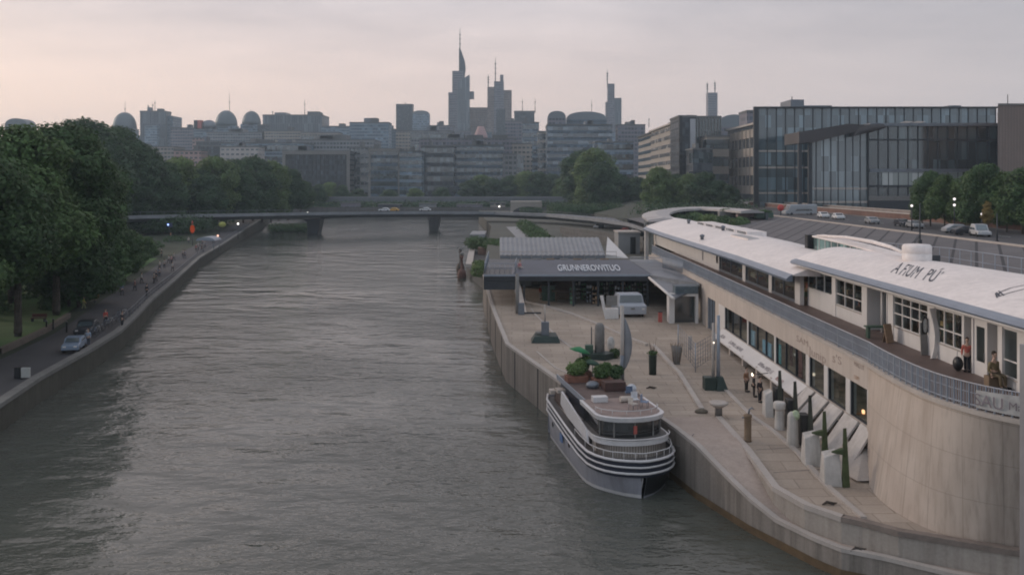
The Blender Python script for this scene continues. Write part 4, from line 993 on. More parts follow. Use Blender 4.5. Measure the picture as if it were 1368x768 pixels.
# double lamp post with dark boxes
p=Q(957,520); d=thing('lamp_post','pale slim double post standing on dark green boxes by the facade','lamp post',p)
b=MB(); b.tube([p+Vector((-.22,.1,.8)),p+Vector((-.22,.1,5.0))],[.13,.1],10); b.build('pale_post',coping_m,d)
b=MB(); b.tube([p+Vector((.15,0,.2)),p+Vector((.15,0,5.6))],[.15,.12],10); b.build('grey_post',rail_m,d)
b=MB(); b.box(p.x-.95,p.x-.05,p.y-.4,p.y+.5,p.z,p.z+.95); b.loft([[(p.x-.1,p.y-.6,p.z),(p.x+.8,p.y-.6,p.z),(p.x+.8,p.y+.5,p.z),(p.x-.1,p.y+.5,p.z)],[(p.x+.02,p.y-.3,p.z+1.0),(p.x+.45,p.y-.3,p.z+1.0),(p.x+.45,p.y+.3,p.z+1.0),(p.x+.02,p.y+.3,p.z+1.0)]]); b.build('base_box',dgreen_m,d,.02)
b=MB(); b.ball(p+Vector((-.22,-.1,3.55)),.05,8); b.build('lamp',emis('globe_light',(1,.86,.66),3),d)
# mushroom bowl
p=Q(960,557); d=thing('stone_bowl','pale shallow stone bowl on a short stub, in front of dark boxes','bowl',p)
b=MB(); b.lathe(p,[(.26,0),(.24,.65),(.3,.7)],14); b.build('stub',stone_m,d); b=MB(); b.lathe(p+Vector((0,0,.66)),[(.3,0),(.62,.22),(.66,.34),(.5,.36),(.2,.28)],18); b.build('bowl',coping_m,d)
p=Q(937,551); b=MB(); b.ball(p+Vector((0,0,.08)),.42,12,(1.1,.8,.42)); tag(b.build('boulder',mat('dark_stone',(.13,.11,.085),.9,.3,3,fine=8)),'flat dark round stone at the end of the pale edging','stone')
# wooden bollard with tap
p=Q(999,589); d=thing('wooden_bollard','brown wooden bollard with a small metal tap on top','bollard',p)
b=MB(); b.lathe(p,[(.24,0),(.22,.1),(.22,1.45),(.26,1.5),(.26,1.62),(.1,1.68)],14); b.build('post',wood_m,d)
b=MB(); b.tube([p+Vector((.05,0,1.65)),p+Vector((.1,0,1.95)),p+Vector((.25,0,2.05)),p+Vector((.36,0,1.95))],[.06,.05,.045,.04],6); b.tube([p+Vector((-.35,0,1.45)),p+Vector((.25,0,1.5))],.05,5); b.build('tap',grey_m,d)
# driftwood
for px,py,lab in ((1108,674,'dark curved driftwood piece lying near the pier feet'),(1164,728,'dark scuffed branch caught on the lower wall ledge'),(870,519,'small brown heap of debris beside the planter bin'),(1040,545,'small dark bird like shape on the ground by the piers')):
    if py==728: p=Vector((xat(out,42.6)+.45,42.6,1.36))
    else: p=Q(px,py)
    b=MB(); b.tube([p+Vector((-.4,-.1,.05)),p+Vector((-.1,.06,.12)),p+Vector((.2,0,.08)),p+Vector((.45,.15,.05))],[.03,.08,.07,.02],6); b.tube([p+Vector((0,.05,.1)),p+Vector((.15,-.2,.06))],[.05,.02],5)
    tag(b.build('driftwood',mat('dark_wood',(.06,.048,.04),.9,.3,3)),lab,'driftwood')
# slanted beam with bin at far left of quay
p=Q(697,420); d=thing('leaning_beam','long pale slanted beam with a grey box at its foot, by the terrace corner','beam',p)
b=MB(); q=W(682,366,p.y+7); b.tube([p+Vector((-.5,0,.1)),p+Vector((-.5,.3,4.6))],[.22,.2],8); b.build('post',stone_m,d)
b=MB(); b.add([W(683,368,108),W(694,376,106),Vector((p.x+.6,p.y+.6,p.z+.05)),Vector((p.x-.2,p.y+.6,p.z+.05)),W(683,368,108.3),W(694,376,106.3),Vector((p.x+.6,p.y+.9,p.z+.05)),Vector((p.x-.2,p.y+.9,p.z+.05))],[(0,3,2,1),(4,5,6,7),(0,1,5,4),(1,2,6,5),(2,3,7,6),(3,0,4,7)]); b.build('slab',cream,d)
b=MB(); b.box(p.x-.4,p.x+.3,p.y-.3,p.y+.3,p.z,p.z+1.3); b.build('foot_box',grey_m,d,.03)
b=MB(); b.box(p.x-.3,p.x+2.2,p.y+.35,p.y+.9,p.z,p.z+.14); tag(b.build('floor_slab',dark_m),'flat dark slab on the paving behind the slanted beam','slab')

# ============================================================ terrace pavilion
PV=thing('terrace_pavilion','dark metal terrace pavilion with ribbed shed roof and lettered front','pavilion',(7,112,4.4))
y0=105
def px_x(px,Y): return (px-CX)/F*Y
m=MB(); m.box(px_x(646,105),px_x(872,105),105,126,7.45,8.2); m.build('deck_slab',dark_m,PV,.03)
slate=mat('blue_grey_sheet',(.07,.083,.11),.5,.15,.4,metal=.2)
xa,xb=px_x(684,105),px_x(871,105); xc,xd=px_x(700,113),px_x(838,113)
m=MB(); m.add([(xa,104.9,8.2),(xb,104.9,8.2),(xd,113,9.25),(xc,113,9.25),(xb,113,8.2),(xa,113,8.2)],[(0,1,2,3),(1,4,2),(0,3,5),(3,2,4,5),(0,5,4,1)]); fr=m.build('front_slope',slate,PV)
m=MB(); m.box(px_x(646,105),px_x(871,105),104.86,104.98,8.0,8.22); m.build('edge_strip',rail_m,PV)
sl=Vector((0,8.1,1.05)).normalized()
lettering('GRUNNEROWITUO',4.6,(px_x(745,108.2),106.6,8.5),(1,0,0),sl,mat('sign_letters',(.6,.62,.66),.6,.1,2),fr,.05,px_x(828,108.2)-px_x(745,108.2))
# shed roof
xs0,xs1=px_x(668,127),px_x(808,127)
m=MB(); n=44
rings=[]
for k in range(n+1):
    x=xs0+(xs1-xs0)*k/n; u=.12 if k%2 else 0; xr=x+(x-4)*.04; rings.append([(x,126.2,8.3),(x,126.2,8.75+u),(xr,139.5,10.45+u),(xr,139.5,8.3)])
m.loft(rings); m.build('ribbed_roof',mat('ribbed_sheet',(.20,.215,.235),.5,.15,.5,metal=.2),PV)
m=MB(); m.add([(xs1,126.2,8.4),(xs1+.05,126.2,8.9),(px_x(812,139),139.5,10.6),(px_x(836,130),127,8.3),(px_x(830,130),126.6,8.3)],[(0,1,2,3),(0,3,4)]); m.build('white_gable',white,PV)
# terrace floor side and rails
m=MB(); m.box(px_x(646,105),px_x(812,126),113,126.1,8.2,8.24); m.build('terrace_floor',mat('terrace_grey',(.14,.14,.15),.8,.2,.5),PV)
def railing(name,lab,P,h_,step,parent=None,m_=rail_m):
    t_=thing(name,lab,'railing',P[0]) if parent is None else parent
    b=MB()
    for a,c in zip(P,P[1:]):
        a=Vector(a);c=Vector(c); b.tube([a+Vector((0,0,h_)),c+Vector((0,0,h_))],.04,4); b.tube([a+Vector((0,0,h_*.5)),c+Vector((0,0,h_*.5))],.025,4)
    b.build('handrail',m_,t_); b=MB()
    for a,c in zip(P,P[1:]):
        a=Vector(a);c=Vector(c); k=max(1,int((c-a).length/step))
        for i in range(k+1): q=a.lerp(c,i/k); b.tube([q,q+Vector((0,0,h_))],.028,4)
    b.build('baluster_panel',m_,t_); return t_
railing('terrace_railing','blue grey railing on the river corner of the dark terrace',[(px_x(646,105)+.1,125,8.24),(px_x(646,105)+.1,105.2,8.24),(px_x(688,105),105.2,8.24),(px_x(690,113),113,8.24)],1.25,.55)
railing('terrace_railing','pale long railing across the terrace in front of the ribbed roof',[(xs0,125.6,8.24),(xs1+1.5,125.6,8.24)],1.1,1.4,None,coping_m)
railing('walkway_railing','grey mesh railing along the walkway joining terrace and cream building',[(px_x(842,115),115,8.2),(px_x(885,112),112,8.3),(px_x(912,104),104,8.5)],1.3,.22)
m=MB(); m.prism([(xb-.2,105),(px_x(866,105),105),(20.3,96),(20.4,126),(px_x(812,126),126)],7.7,8.19); m.build('walkway_slab',grey_m,PV)
# plants and barrier clutter on terrace
for k in range(6):
    px=712+k*18; p=W(px,0,121); b=MB(); b.box(p.x,p.x+1.1,120.5,121.2,8.24,8.75)
    tag(b.build('terrace_bench',wood_m if k%2 else stone_m,None,.03),'low %s on the terrace, %s from the river corner'%('brown bench' if k%2 else 'grey bench',ORD[k//2+0]),'bench')
p=Vector((px_x(694,113.5),108.5,8.24)); person('person in a pink top sitting on the terrace floor edge by the slope',p,R(50),(.5,.2,.22),(.4,.35,.33),pose='sit')
b=MB(); b.box(p.x-.25,p.x+.25,p.y-.0,p.y+.35,8.24,8.72); tag(b.build('stool',stone_m,None,.02),'low stool under the pink topped person on the terrace','stool')
# supports and dark undercroft
for k in range(6): 
    b=MB(); x=px_x(700+k*33,105.6); b.box(x-.12,x+.12,105.5,105.75,4.4,7.45); b.build('support_post',dark_m,PV)
m=MB(); m.box(px_x(646,105)+.3,20.2,126,126.3,4.4,7.44); m.build('back_wall',glass_dark('undercroft_glass',(.02,.026,.024),.2,(1.1,.9),1.0),PV)
m=MB(); m.box(px_x(646,105)-.0,px_x(688,105),105.1,105.4,6.4,7.44); m.build('corner_beam',dark_m,PV)
# undercroft clutter
p=Q(733,402); d=thing('green_kiosk','small green kiosk counter under the dark terrace','kiosk',p); b=MB(); b.box(p.x-.8,p.x+.8,p.y,p.y+1.2,p.z,p.z+1.9); b.build('cabinet',green_m,d,.03); b=MB(); b.box(p.x-.95,p.x+.95,p.y-.15,p.y+1.35,p.z+1.9,p.z+1.98); b.build('counter_top',stone_m,d)
p=Q(722,400); person('person in red and white top leaning by the green kiosk',p,R(60),(.5,.1,.09),(.45,.42,.4),group=None)
p=Q(753,402); d=thing('brown_hut','low brown wooden stall with sloping top beside the green kiosk','stall',p)
b=MB(); b.box(p.x-1.0,p.x-.8,p.y,p.y+.2,p.z,p.z+1.2); b.box(p.x+.9,p.x+1.1,p.y,p.y+.2,p.z,p.z+1.6); b.box(p.x-.9,p.x+1,p.y+1.4,p.y+1.6,p.z,p.z+2); b.build('legs',wood_m,d)
b=MB(); b.add([(p.x-1.5,p.y-.1,p.z+1.3),(p.x+1.4,p.y-.1,p.z+1.0),(p.x+1.2,p.y+1.8,p.z+2.6),(p.x-1.2,p.y+1.8,p.z+2.6),(p.x-1.5,p.y-.1,p.z+1.15),(p.x+1.4,p.y-.1,p.z+.85),(p.x+1.2,p.y+1.8,p.z+2.45),(p.x-1.2,p.y+1.8,p.z+2.45)],[(0,3,2,1)[::-1],(4,5,6,7)[::-1],(0,1,5,4),(1,2,6,5),(2,3,7,6),(3,0,4,7)]); b.build('sloping_top',mat('brown_board',(.16,.105,.075),.85,.25,1),d)
labs=['shelf of bottles','stack of white crates','rack of green plants','pale folding screen','pile of cushions','rack of grey boxes','row of pots','stack of chairs']
for k in range(14):
    px=765+k*7.5; Y=random.uniform(107,113); x=px_x(px,Y); c_=[(.16,.3,.18),(.7,.68,.64),(.1,.2,.1),(.5,.52,.55),(.4,.26,.16)][k%5]
    d=thing('storage_rack','dim rack of %s stored under the terrace, %s from the green kiosk'%(['green crates','white boxes','dark plants','grey bins','brown cartons'][k%5],ORD[k]),'rack',(x,Y,4.4))
    b=MB(); b.box(x-.4,x-.35,Y,Y+.5,4.4,6.3); b.box(x+.35,x+.4,Y,Y+.5,4.4,6.3); 
    for z in (4.9,5.5,6.1): b.box(x-.35,x+.35,Y,Y+.5,z,z+.04)
    b.build('frame',dark_m,d); b=MB()
    for z in (4.42,4.94,5.54,6.14):
        for q in range(2): s=random.uniform(.12,.28); b.box(x-.3+q*.33,x-.3+q*.33+s,Y+.05,Y+.4,z,z+random.uniform(.15,.42))
    b.build_each('goods_box',mat('rack_goods_%d'%(k%5),c_,.8,.3,4),d)
# pale work van parked under the terrace
p=Q(838,424); V=thing('parked_van','pale grey flatbed van parked under the dark terrace edge','van',p,R(4))
def vb(*a): 
    q=MB(); q.box(*a); return q
def loc(mb): 
    M_=WM[V.name_full]; mb.v=[tuple(M_@Vector(v)) for v in mb.v]; return mb
pv=mat('pale_van_paint',(.36,.38,.42),.4,.06,1)
q=MB(); q.loft([[(-1.0,-.2,.35),(2.1,-.2,.35),(2.1,4.5,.35),(-1.0,4.5,.35)],[(-1.0,-.25,1.3),(2.15,-.25,1.3),(2.15,4.5,1.45),(-1.0,4.5,1.45)],[(-.85,.5,1.55),(2.0,.5,1.55),(2.0,4.5,1.6),(-.85,4.5,1.6)],[(-.7,.9,2.45),(1.85,.9,2.45),(1.85,3.0,2.45),(-.7,3.0,2.45)]]); loc(q).build('body',pv,V,.06)
q=MB(); q.add([(-.72,.46,1.62),(1.85,.46,1.62),(1.75,.82,2.35),(-.62,.82,2.35)],[(0,1,2,3)]); loc(q).build('windscreen',glassd,V)
for x in (-.6,1.75):
    for y in (.6,3.7):
        q=MB(); q.loft([[(x+dx_,y+.38*math.cos(a),.38+.38*math.sin(a)) for a in np.linspace(0,2*math.pi,15)[:-1]] for dx_ in (-.14,.14)]); loc(q).build('wheel',black_m,V)
for x in (-.7,1.6): q=MB(); q.box(x,x+.3,-.29,-.24,.85,1.05); loc(q).build('headlight',white,V)
q=MB(); q.box(.35,.8,-.29,-.255,.9,1.1); loc(q).build('number_plate',stone_m,V)
q=Q(812,426); d=thing('market_counter','white stall counter with leaning boards left of the parked van','stall',q); b=MB(); b.box(q.x-.2,q.x+1.2,q.y,q.y+1,q.z,q.z+1.1); b.build('counter',white,d,.02); b=MB(); b.box(q.x-.1,q.x+1.1,q.y+.5,q.y+.6,q.z+1.4,q.z+2.5); b.build('back_board',stone_m,d); b=MB(); b.add([(q.x-.9,q.y-.1,q.z+2.6),(q.x-.5,q.y-.1,q.z+2.6),(q.x-.1,q.y-.1,q.z),(q.x-.3,q.y-.1,q.z),(q.x-.9,q.y,q.z+2.6),(q.x-.5,q.y,q.z+2.6),(q.x-.1,q.y,q.z),(q.x-.3,q.y,q.z)],[(0,3,2,1),(4,5,6,7),(0,1,5,4),(1,2,6,5),(2,3,7,6),(3,0,4,7)]); b.build('leaning_board',white,d)
# canopy and portal by the building
CN=thing('entrance_canopy','grey triangular canopy with white edge over the quay entrance','canopy',(18,98,7))
A0=W(867,371,104.5); A1=W(900,399,93.5); A2=Vector((20.4,97,7.6)); A3=Vector((20.4,104.5,7.9))
b=MB(); b.add([A0,A1,A2,A3]+[p+Vector((0,0,-.15)) for p in (A0,A1,A2,A3)],[(0,1,2,3),(7,6,5,4),(0,4,5,1),(1,5,6,2),(2,6,7,3),(3,7,4,0)]); b.build('sheet',grey_m,CN)
b=MB(); b.tube([A0,A1],.16,6); b.build('white_edge',white,CN)
q0=Q(897,432); q1=Q(932,434)
PO=thing('entrance_portal','pale framed dark doorway under a grey mesh balcony at the quay end','doorway',q0)
b=MB(); b.box(q0.x-.25,q0.x+.35,q0.y,q0.y+1.4,q0.z,q0.z+3.2); b.box(q1.x-.05,q1.x+.25,q0.y,q0.y+1.4,q0.z,q0.z+3.2); b.box(q0.x+.35,q1.x-.05,q0.y,q0.y+1.4,q0.z+2.9,q0.z+3.2); b.build('frame',white,PO,.02)
b=MB(); b.box(q0.x+.35,q1.x-.05,q0.y+.7,q0.y+.8,q0.z,q0.z+2.9); b.build('door',glassd,PO)
b=MB(); b.box(q0.x+.4,q1.x+.2,q0.y-.1,q0.y+1.5,q0.z+3.203,q0.z+4.0); b.build('balcony',mat('balcony_mesh',(.1,.13,.15),.5,.25,3,metal=.3),PO)
b=MB(); b.tube([(q0.x+.3,q0.y-.15,q0.z+4.15),(q1.x+.3,q0.y-.15,q0.z+4.2),(q1.x+.3,q0.y+1.5,q0.z+4.2)],.04,5); b.build('handrail',rail_m,PO)
p=Q(881,432); d=thing('red_hydrant_box','small red box beside the portal under the canopy','box',p); b=MB(); b.box(p.x,p.x+.4,p.y+.6,p.y+.9,p.z,p.z+1.1); b.build('cabinet',red_m,d,.02); b=MB(); b.box(p.x-.03,p.x+.43,p.y+.57,p.y+.93,p.z+1.1,p.z+1.15); b.build('lid',dark_m,d)
# deck furniture
p=G(1172,452,8.8); d=thing('green_bench','green painted bench table on the deck in the column recess','bench',p)
b=MB(); b.box(p.x-.7,p.x+1.0,p.y-.1,p.y+.5,9.5,9.6); b.build('top',green_m,d,.01); b=MB(); b.box(p.x-.6,p.x-.45,p.y,p.y+.4,8.8,9.5); b.build('leg',green_m,d); b=MB(); b.box(p.x+.75,p.x+.9,p.y,p.y+.4,8.8,9.5); b.build('leg',green_m,d)
p=G(1188,458,8.8); d=thing('menu_board','brown menu board leaning at the recess corner','board',p); b=MB(); b.obox(p+Vector((0,.1,.6)),(.7,.06,1.2),R(30),R(-12)); b.build('board',mat('menu_brown',(.3,.2,.13),.7,.2,4),d); b=MB(); b.obox(p+Vector((0,.35,.5)),(.6,.05,1.1),R(30),R(14)); b.build('back_leg',wood_m,d)
p=G(1236,474,8.8); d=thing('oval_sign','black and white oval sign on a pale stand before the windows','sign',p); b=MB(); b.ball(p+Vector((0,0,1.75)),.42,12,(.55,.12,1.3)); b.build('oval',black_m,d); b=MB(); b.ball(p+Vector((0,-.03,1.75)),.33,12,(.45,.12,1.3)); b.build('face',mat('sign_grey',(.35,.35,.34),.7,.3,6),d); b=MB(); b.obox(p+Vector((0,.05,.6)),(.5,.08,1.2),0,R(-6)); b.build('stand',stone_m,d)
p=G(1247,479,8.8); b=MB(); b.loft([[(p.x+.2*k*math.sin(z*1.3)+dx_,p.y+dy_,8.82+z) for dx_,dy_ in ((-.14,-.08),(.14,-.08),(.14,.08),(-.14,.08))] for k,z in ((1,0),(1,.6),(1,1.3),(1,2.0),(1,2.9))]); tag(b.build('white_curtain',white),'hanging white curtain strip between the two shop windows','curtain')

# ============================================================ boat
BT=Vector((6.55,60.7,0)); rot=R(10.5)
BO=thing('moored_boat','grey and white excursion boat with striped bow moored at the quay wall','boat',BT,rot)
MBt=WM[BO.name_full]
def bl(mb): mb.v=[tuple(MBt@Vector(v)) for v in mb.v]; return mb
# local: -y bow (bow tip y=-7.7), +y stern
def hw(u): return interp([(0,.25),(.25,1.0),(.6,1.6),(1.1,2.1),(1.8,2.5),(2.8,2.78),(4.5,2.9),(14,2.8),(15.3,2.45)],u)
def hwl(u): return interp([(0,.02),(.25,.3),(.6,.75),(1.3,1.35),(2.2,2.0),(3.2,2.5),(4.5,2.62),(9,2.6),(14,2.5),(15.3,2.2)],u)
def shz(u): return interp([(0,2.35),(3,2.28),(8,2.45),(15.3,2.9)],u)
U=[0,.12,.25,.4,.6,.85,1.1,1.4,1.8,2.3,2.8,3.6,4.5,6,8,10,12,14,15.3]
def station(u,zt):
    y=-7.7+u; zs=shz(u); a=hwl(u); c=hw(u); o_=[]
    rake=.45*max(0,1-u/3.5)
    for f in (0,.28,.55,.8,1.0):
        z=-.35+(zt(u)+.35)*f; k=max(0,min(1,(z+.2)/(zs+.2))); wd=a+(c-a)*k**.8; o_.append((wd,y+rake*(1-k),z))
    return o_
def hull(zt,zbf=None):
    q=MB(); rr=[]
    for u in U:
        s_=station(u,zt); rr.append([(-x,y,z) for x,y,z in s_[::-1]]+[(x,y,z) for x,y,z in s_])
    q.loft(rr,False,True,closed=False); n=len(rr[0]); q.f.append(tuple(len(q.v)-n+k for k in range(n))); q.sm.append(False)
    return q
hullm=mat('hull_paint',(.33,.33,.37),.35,.15,.4,streak=.35,stain=(.12,.11,.1)); navy=mat('navy_band',(.02,.024,.04),.35,.1,1); wht=mat('boat_white',(.60,.58,.58),.4,.06,.6,streak=.15)
hq=hull(lambda u:shz(u)-.95)
bl(hq).build('hull',hullm,BO)
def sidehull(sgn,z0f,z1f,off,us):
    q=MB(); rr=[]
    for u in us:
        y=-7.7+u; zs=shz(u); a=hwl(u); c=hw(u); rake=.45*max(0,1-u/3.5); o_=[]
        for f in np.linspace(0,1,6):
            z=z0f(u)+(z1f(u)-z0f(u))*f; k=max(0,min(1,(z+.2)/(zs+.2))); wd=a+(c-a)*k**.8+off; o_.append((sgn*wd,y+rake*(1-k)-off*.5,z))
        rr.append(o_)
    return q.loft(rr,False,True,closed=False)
bl(sidehull(1,lambda u:.15,lambda u:shz(u)-.9,.02,U)).build('starboard_shade',black_m,BO)  # shade on the starboard side, put into the hull colour as black
bl(sidehull(-1,lambda u:.02,lambda u:.24,.03,U)).build('waterline_stripe',wht,BO)
def ringpath(dz,inset=0,u1=15.3,u0=0):
    L_=[];  us=[u for u in U if u0<=u<=u1]
    for u in us: L_.append((-(hw(u)-inset),-7.7+u+(inset if u<.7 else 0),shz(u)+dz))
    Rr_=[(-x,y,z) for x,y,z in L_]
    return L_[::-1]+Rr_
q=MB(); P=ringpath(0)
q.loft([[(x*.985,y+.02,z-.98),(x,y,z)] for x,y,z in P],False,True,closed=False); bl(q).build('dark_band',navy,BO)
for dz,rr_ in ((0.02,.085),(-.36,.06),(-.74,.075)):
    q=MB(); P=[(x*1.01,y-.03,z) for x,y,z in ringpath(dz)]; q.tube(P,rr_,8); bl(q).build('rubbing_strake',wht,BO)
q=MB(); n=len(U); P=[(-hw(u)+.08,-7.65+u,shz(u)-.12) for u in U]+[(hw(u)-.08,-7.65+u,shz(u)-.12) for u in U[::-1]]
q.add(P,[(i,i+1,2*n-2-i,2*n-1-i) for i in range(n-1)]); bl(q).build('deck',mat('boat_deck',(.12,.11,.105),.7,.25,1),BO)
q=MB(); q.add([(-2.45,7.6,-.3),(2.45,7.6,-.3),(2.45,7.6,2.9),(-2.45,7.6,2.9)],[(0,1,2,3)]); bl(q).build('transom',hullm,BO)
for u in (7.5,10,12.6): 
    q=MB(); x=-(hwl(u)+(hw(u)-hwl(u))*.62)-.01; q.ball((x,-7.7+u,1.35),.2,10,(.25,1,1)); bl(q).build('porthole',black_m,BO)
for sx in (-1,1): q=MB(); q.ball((sx*1.35,-6.45,1.0),.14,8,(1,.5,1.2)); bl(q).build('anchor_pocket',black_m,BO)
q=MB(); q.box(-2.93,-2.86,1.2,1.9,1.05,1.6); bl(q).build('blue_emblem',mat('emblem_blue',(.12,.2,.38),.5,.3,6),BO)
q=MB(); q.tube([(0,-7.3,1.2),(0,-6.9,.2),(0,-6.6,-.3)],.06,6); bl(q).build('stem_bar',wht,BO)
# foredeck cabin ring with slatted cream front
def oval(y0,y1,wd,z,n=14,rf=1.6):
    o_=[]
    for k in range(n+1):
        a=math.pi*k/n; o_.append((-wd*math.cos(a),y0+rf-rf*math.sin(a),z))
    return o_+[(wd,y1,z),(-wd,y1,z)]
def ovalwall(mb,y0,y1,wd,z0,z1,rf=1.6,flare=0): return mb.loft([oval(y0,y1,wd,z0,rf=rf),oval(y0-flare,y1,wd+flare,z1,rf=rf)],True,False)
q=ovalwall(MB(),-6.5,6.6,2.2,2.2,2.95); cab=bl(q).build('cabin',mat('cream_slats',(.42,.37,.33),.6,.12,2),BO)
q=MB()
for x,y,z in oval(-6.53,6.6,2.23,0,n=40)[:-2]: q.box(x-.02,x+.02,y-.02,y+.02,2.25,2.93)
bl(q).build('slats',mat('slat_brown',(.2,.17,.15),.7,.2,2),cab)  # thin slats in a darker brown than the cream cabin
q=ovalwall(MB(),-6.65,-1.2,2.45,2.97,3.24,1.7); bl(q).build('white_belt',wht,BO)
q=MB(); q.add([(x*.96,y*.99,3.25) for x,y,z in oval(-6.6,-1.2,2.45,0,rf=1.7)],[tuple(range(17))]); bl(q).build('belt_deck',mat('boat_deck',(.12,.11,.105),.7,.25,1),BO)
q=MB(); q.tube([(x,y,3.36) for x,y,z in oval(-6.7,-1.2,2.5,0,rf=1.7)[:-2]],.045,6); bl(q).build('belt_rail',wht,BO)
# foredeck guard rail
q=MB(); P=ringpath(.45,.12,7.0); q.tube(P,.03,6); 
for p in P[::2]: q.tube([p,(p[0],p[1],p[2]-.5)],.022,4)
bl(q).build('guard_rail',wht,BO)
# wheelhouse
q=ovalwall(MB(),-5.85,-1.2,2.0,3.25,4.25,1.3); wh=bl(q).build('wheelhouse',glass_dark('wheelhouse_glass',(.006,.007,.008),.1,(5,5)),BO)
q=MB()
for i,(x,y,z) in enumerate(oval(-5.88,-1.2,2.03,0,n=14,rf=1.3)[:-2]):
    if i%3==1: q.box(x-.04,x+.04,y-.03,y+.03,3.25,4.25)
bl(q).build_each('mullion',stone_m,wh)
q=MB(); q.box(-.1,.12,-5.93,-5.87,3.5,4.0); bl(q).build('red_jacket',red_m,wh)
q=ovalwall(MB(),-6.1,-1.0,2.22,4.25,4.55,1.5,.06); bl(q).build('roof',wht,BO,.03)
q=MB(); q.add([(x*.93,y*.985+.0,4.56) for x,y,z in oval(-6.0,-1.0,2.22,0,rf=1.5)],[tuple(range(17))]); bl(q).build('roof_deck',mat('roof_deck',(.26,.2,.18),.8,.2,1.5),BO)
q=MB(); q.tube([(x*.95,y,4.85) for x,y,z in oval(-5.6,-1.0,2.15,0,rf=1.5)[:-2]],.025,5)
for x,y,z in oval(-5.6,-1.0,2.15,0,rf=1.5)[:-2:2]: q.tube([(x*.95,y,4.5),(x*.95,y,4.85)],.02,4)
bl(q).build('roof_rail',wht,BO)
# aft superstructure
q=MB(); q.box(-1.75,2.1,-1.0,6.4,2.95,4.3); bl(q).build('aft_house',navy,BO,.04)
q=MB(); q.box(-1.9,2.3,-1.0,6.8,4.3,4.48); bl(q).build('aft_roof',mat('brown_boat_roof',(.12,.085,.075),.7,.3,1.5),BO,.03)
q=MB(); q.box(-1.98,-1.9,-1.2,6.8,4.25,4.6); bl(q).build('aft_roof_edge',rail_m,BO)
# port side white wing, sloping
q=MB(); q.add([(-2.55,-3.6,3.3),(-2.5,3.2,4.15),(-2.5,3.4,3.2),(-2.58,1.2,2.9),(-2.6,-4.2,2.6),(-2.42,-3.6,3.3),(-2.37,3.2,4.15),(-2.37,3.4,3.2),(-2.45,1.2,2.9),(-2.47,-4.2,2.6)],[(0,1,2,3,4),(9,8,7,6,5),(0,5,6,1),(1,6,7,2),(2,7,8,3),(3,8,9,4),(4,9,5,0)]); bl(q).build('side_wing',wht,BO)
for k in range(5): q=MB(); q.box(-2.3,-2.2,-3.9+k*1.2,-3.1+k*1.2,2.35,2.9); bl(q).build('side_opening',black_m,BO)
q=MB(); q.box(-2.2,-1.8,3.6,6.6,2.6,3.6); bl(q).build('stern_side_box',brown_m,BO,.03)
# exposed stern bench cushions
def onboat(name,lab,cat,fn_,m_,bev=.02,grp=None):
    q=MB(); fn_(q); return tag(bl(q).build(name,m_,None,bev),lab,cat,grp)
onboat('cushion','cream cushion on the stern rail of the boat, farther one','cushion',lambda q:q.obox((-2.1,6.6,3.35),(.9,.7,.3)),cream)
onboat('cushion','cream cushion nearer along the boat side, beside the brown box','cushion',lambda q:q.obox((-1.95,5.3,3.72),(.8,.9,.25)),cream)
onboat('roof_box','white box at the front of the brown boat roof','box',lambda q:q.obox((-1.1,-1.8,4.75),(1.0,.6,.36)),wht)
onboat('roof_crate','pale life raft canister on the wheelhouse roof','canister',lambda q:q.tube([(.2,-2.2,4.75),(1.1,-2.2,4.75)],.2,10),cream,0)
for k,(x,y,c_) in enumerate(((.9,-3.2,(.6,.6,.62)),(1.3,-3.9,(.25,.3,.4)),(.4,-4.3,(.5,.46,.42)),(1.1,-1.2,(.1,.14,.22)))):
    o_=MBt@Vector((x,y,4.56)); d=thing('deck_chair',['white folding chair on the wheelhouse roof','blue grey folding chair at the roof rail corner','beige folding chair at the roof front','navy folding chair where the two boat roofs meet'][k],'chair',o_,rot+k)
    M_=WM[d.name_full]; q=MB(); q.box(-.22,.22,-.22,.22,.38,.43); q.v=[tuple(M_@Vector(v)) for v in q.v]; q.build('seat',cloth(c_),d)
    q=MB(); q.box(-.22,.22,.2,.24,.43,.85); q.v=[tuple(M_@Vector(v)) for v in q.v]; q.build('backrest',cloth(c_),d)
    for lx in (-.2,.2):
        for ly in (-.2,.2): q=MB(); q.tube([(lx,ly,0),(lx,ly,.4)],.015,4); q.v=[tuple(M_@Vector(v)) for v in q.v]; q.build('leg',grey_m,d)
for k,(x,y,s_) in enumerate(((-1.0,4.6,1.0),(.6,3.4,.9),(-.2,6.0,.8))):
    o_=MBt@Vector((x,y,4.48)); d=thing('planter_box',['terracotta planter with bright leafy bush on the boat roof','brown planter with dark bush in the middle of the boat roof','small brown planter at the boat stern'][k],'planter',o_,rot)
    q=MB(); q.box(x-.8*s_,x+.8*s_,y-.5,y+.5,4.48,4.95); bl(q).build('box',mat('terracotta',(.2,.09,.06),.8,.25,3),d,.03)
    me=leaves([(0,0,.95,.75*s_,.6,.5),(.35,.1,1.2,.4,.4,.35)],1400,.1,30+k); me.materials.append([leafC,leafB,leafB][k]); link('leaves',me,d)
bushy('potted_bush','dark green bush at the aft roof corner against the quay','plant',[(0,0,.5,.9,.6,.55),(.6,.3,.75,.5,.4,.4)],1800,.1,leafA,loc=MBt@Vector((1.4,4.4,4.45)))
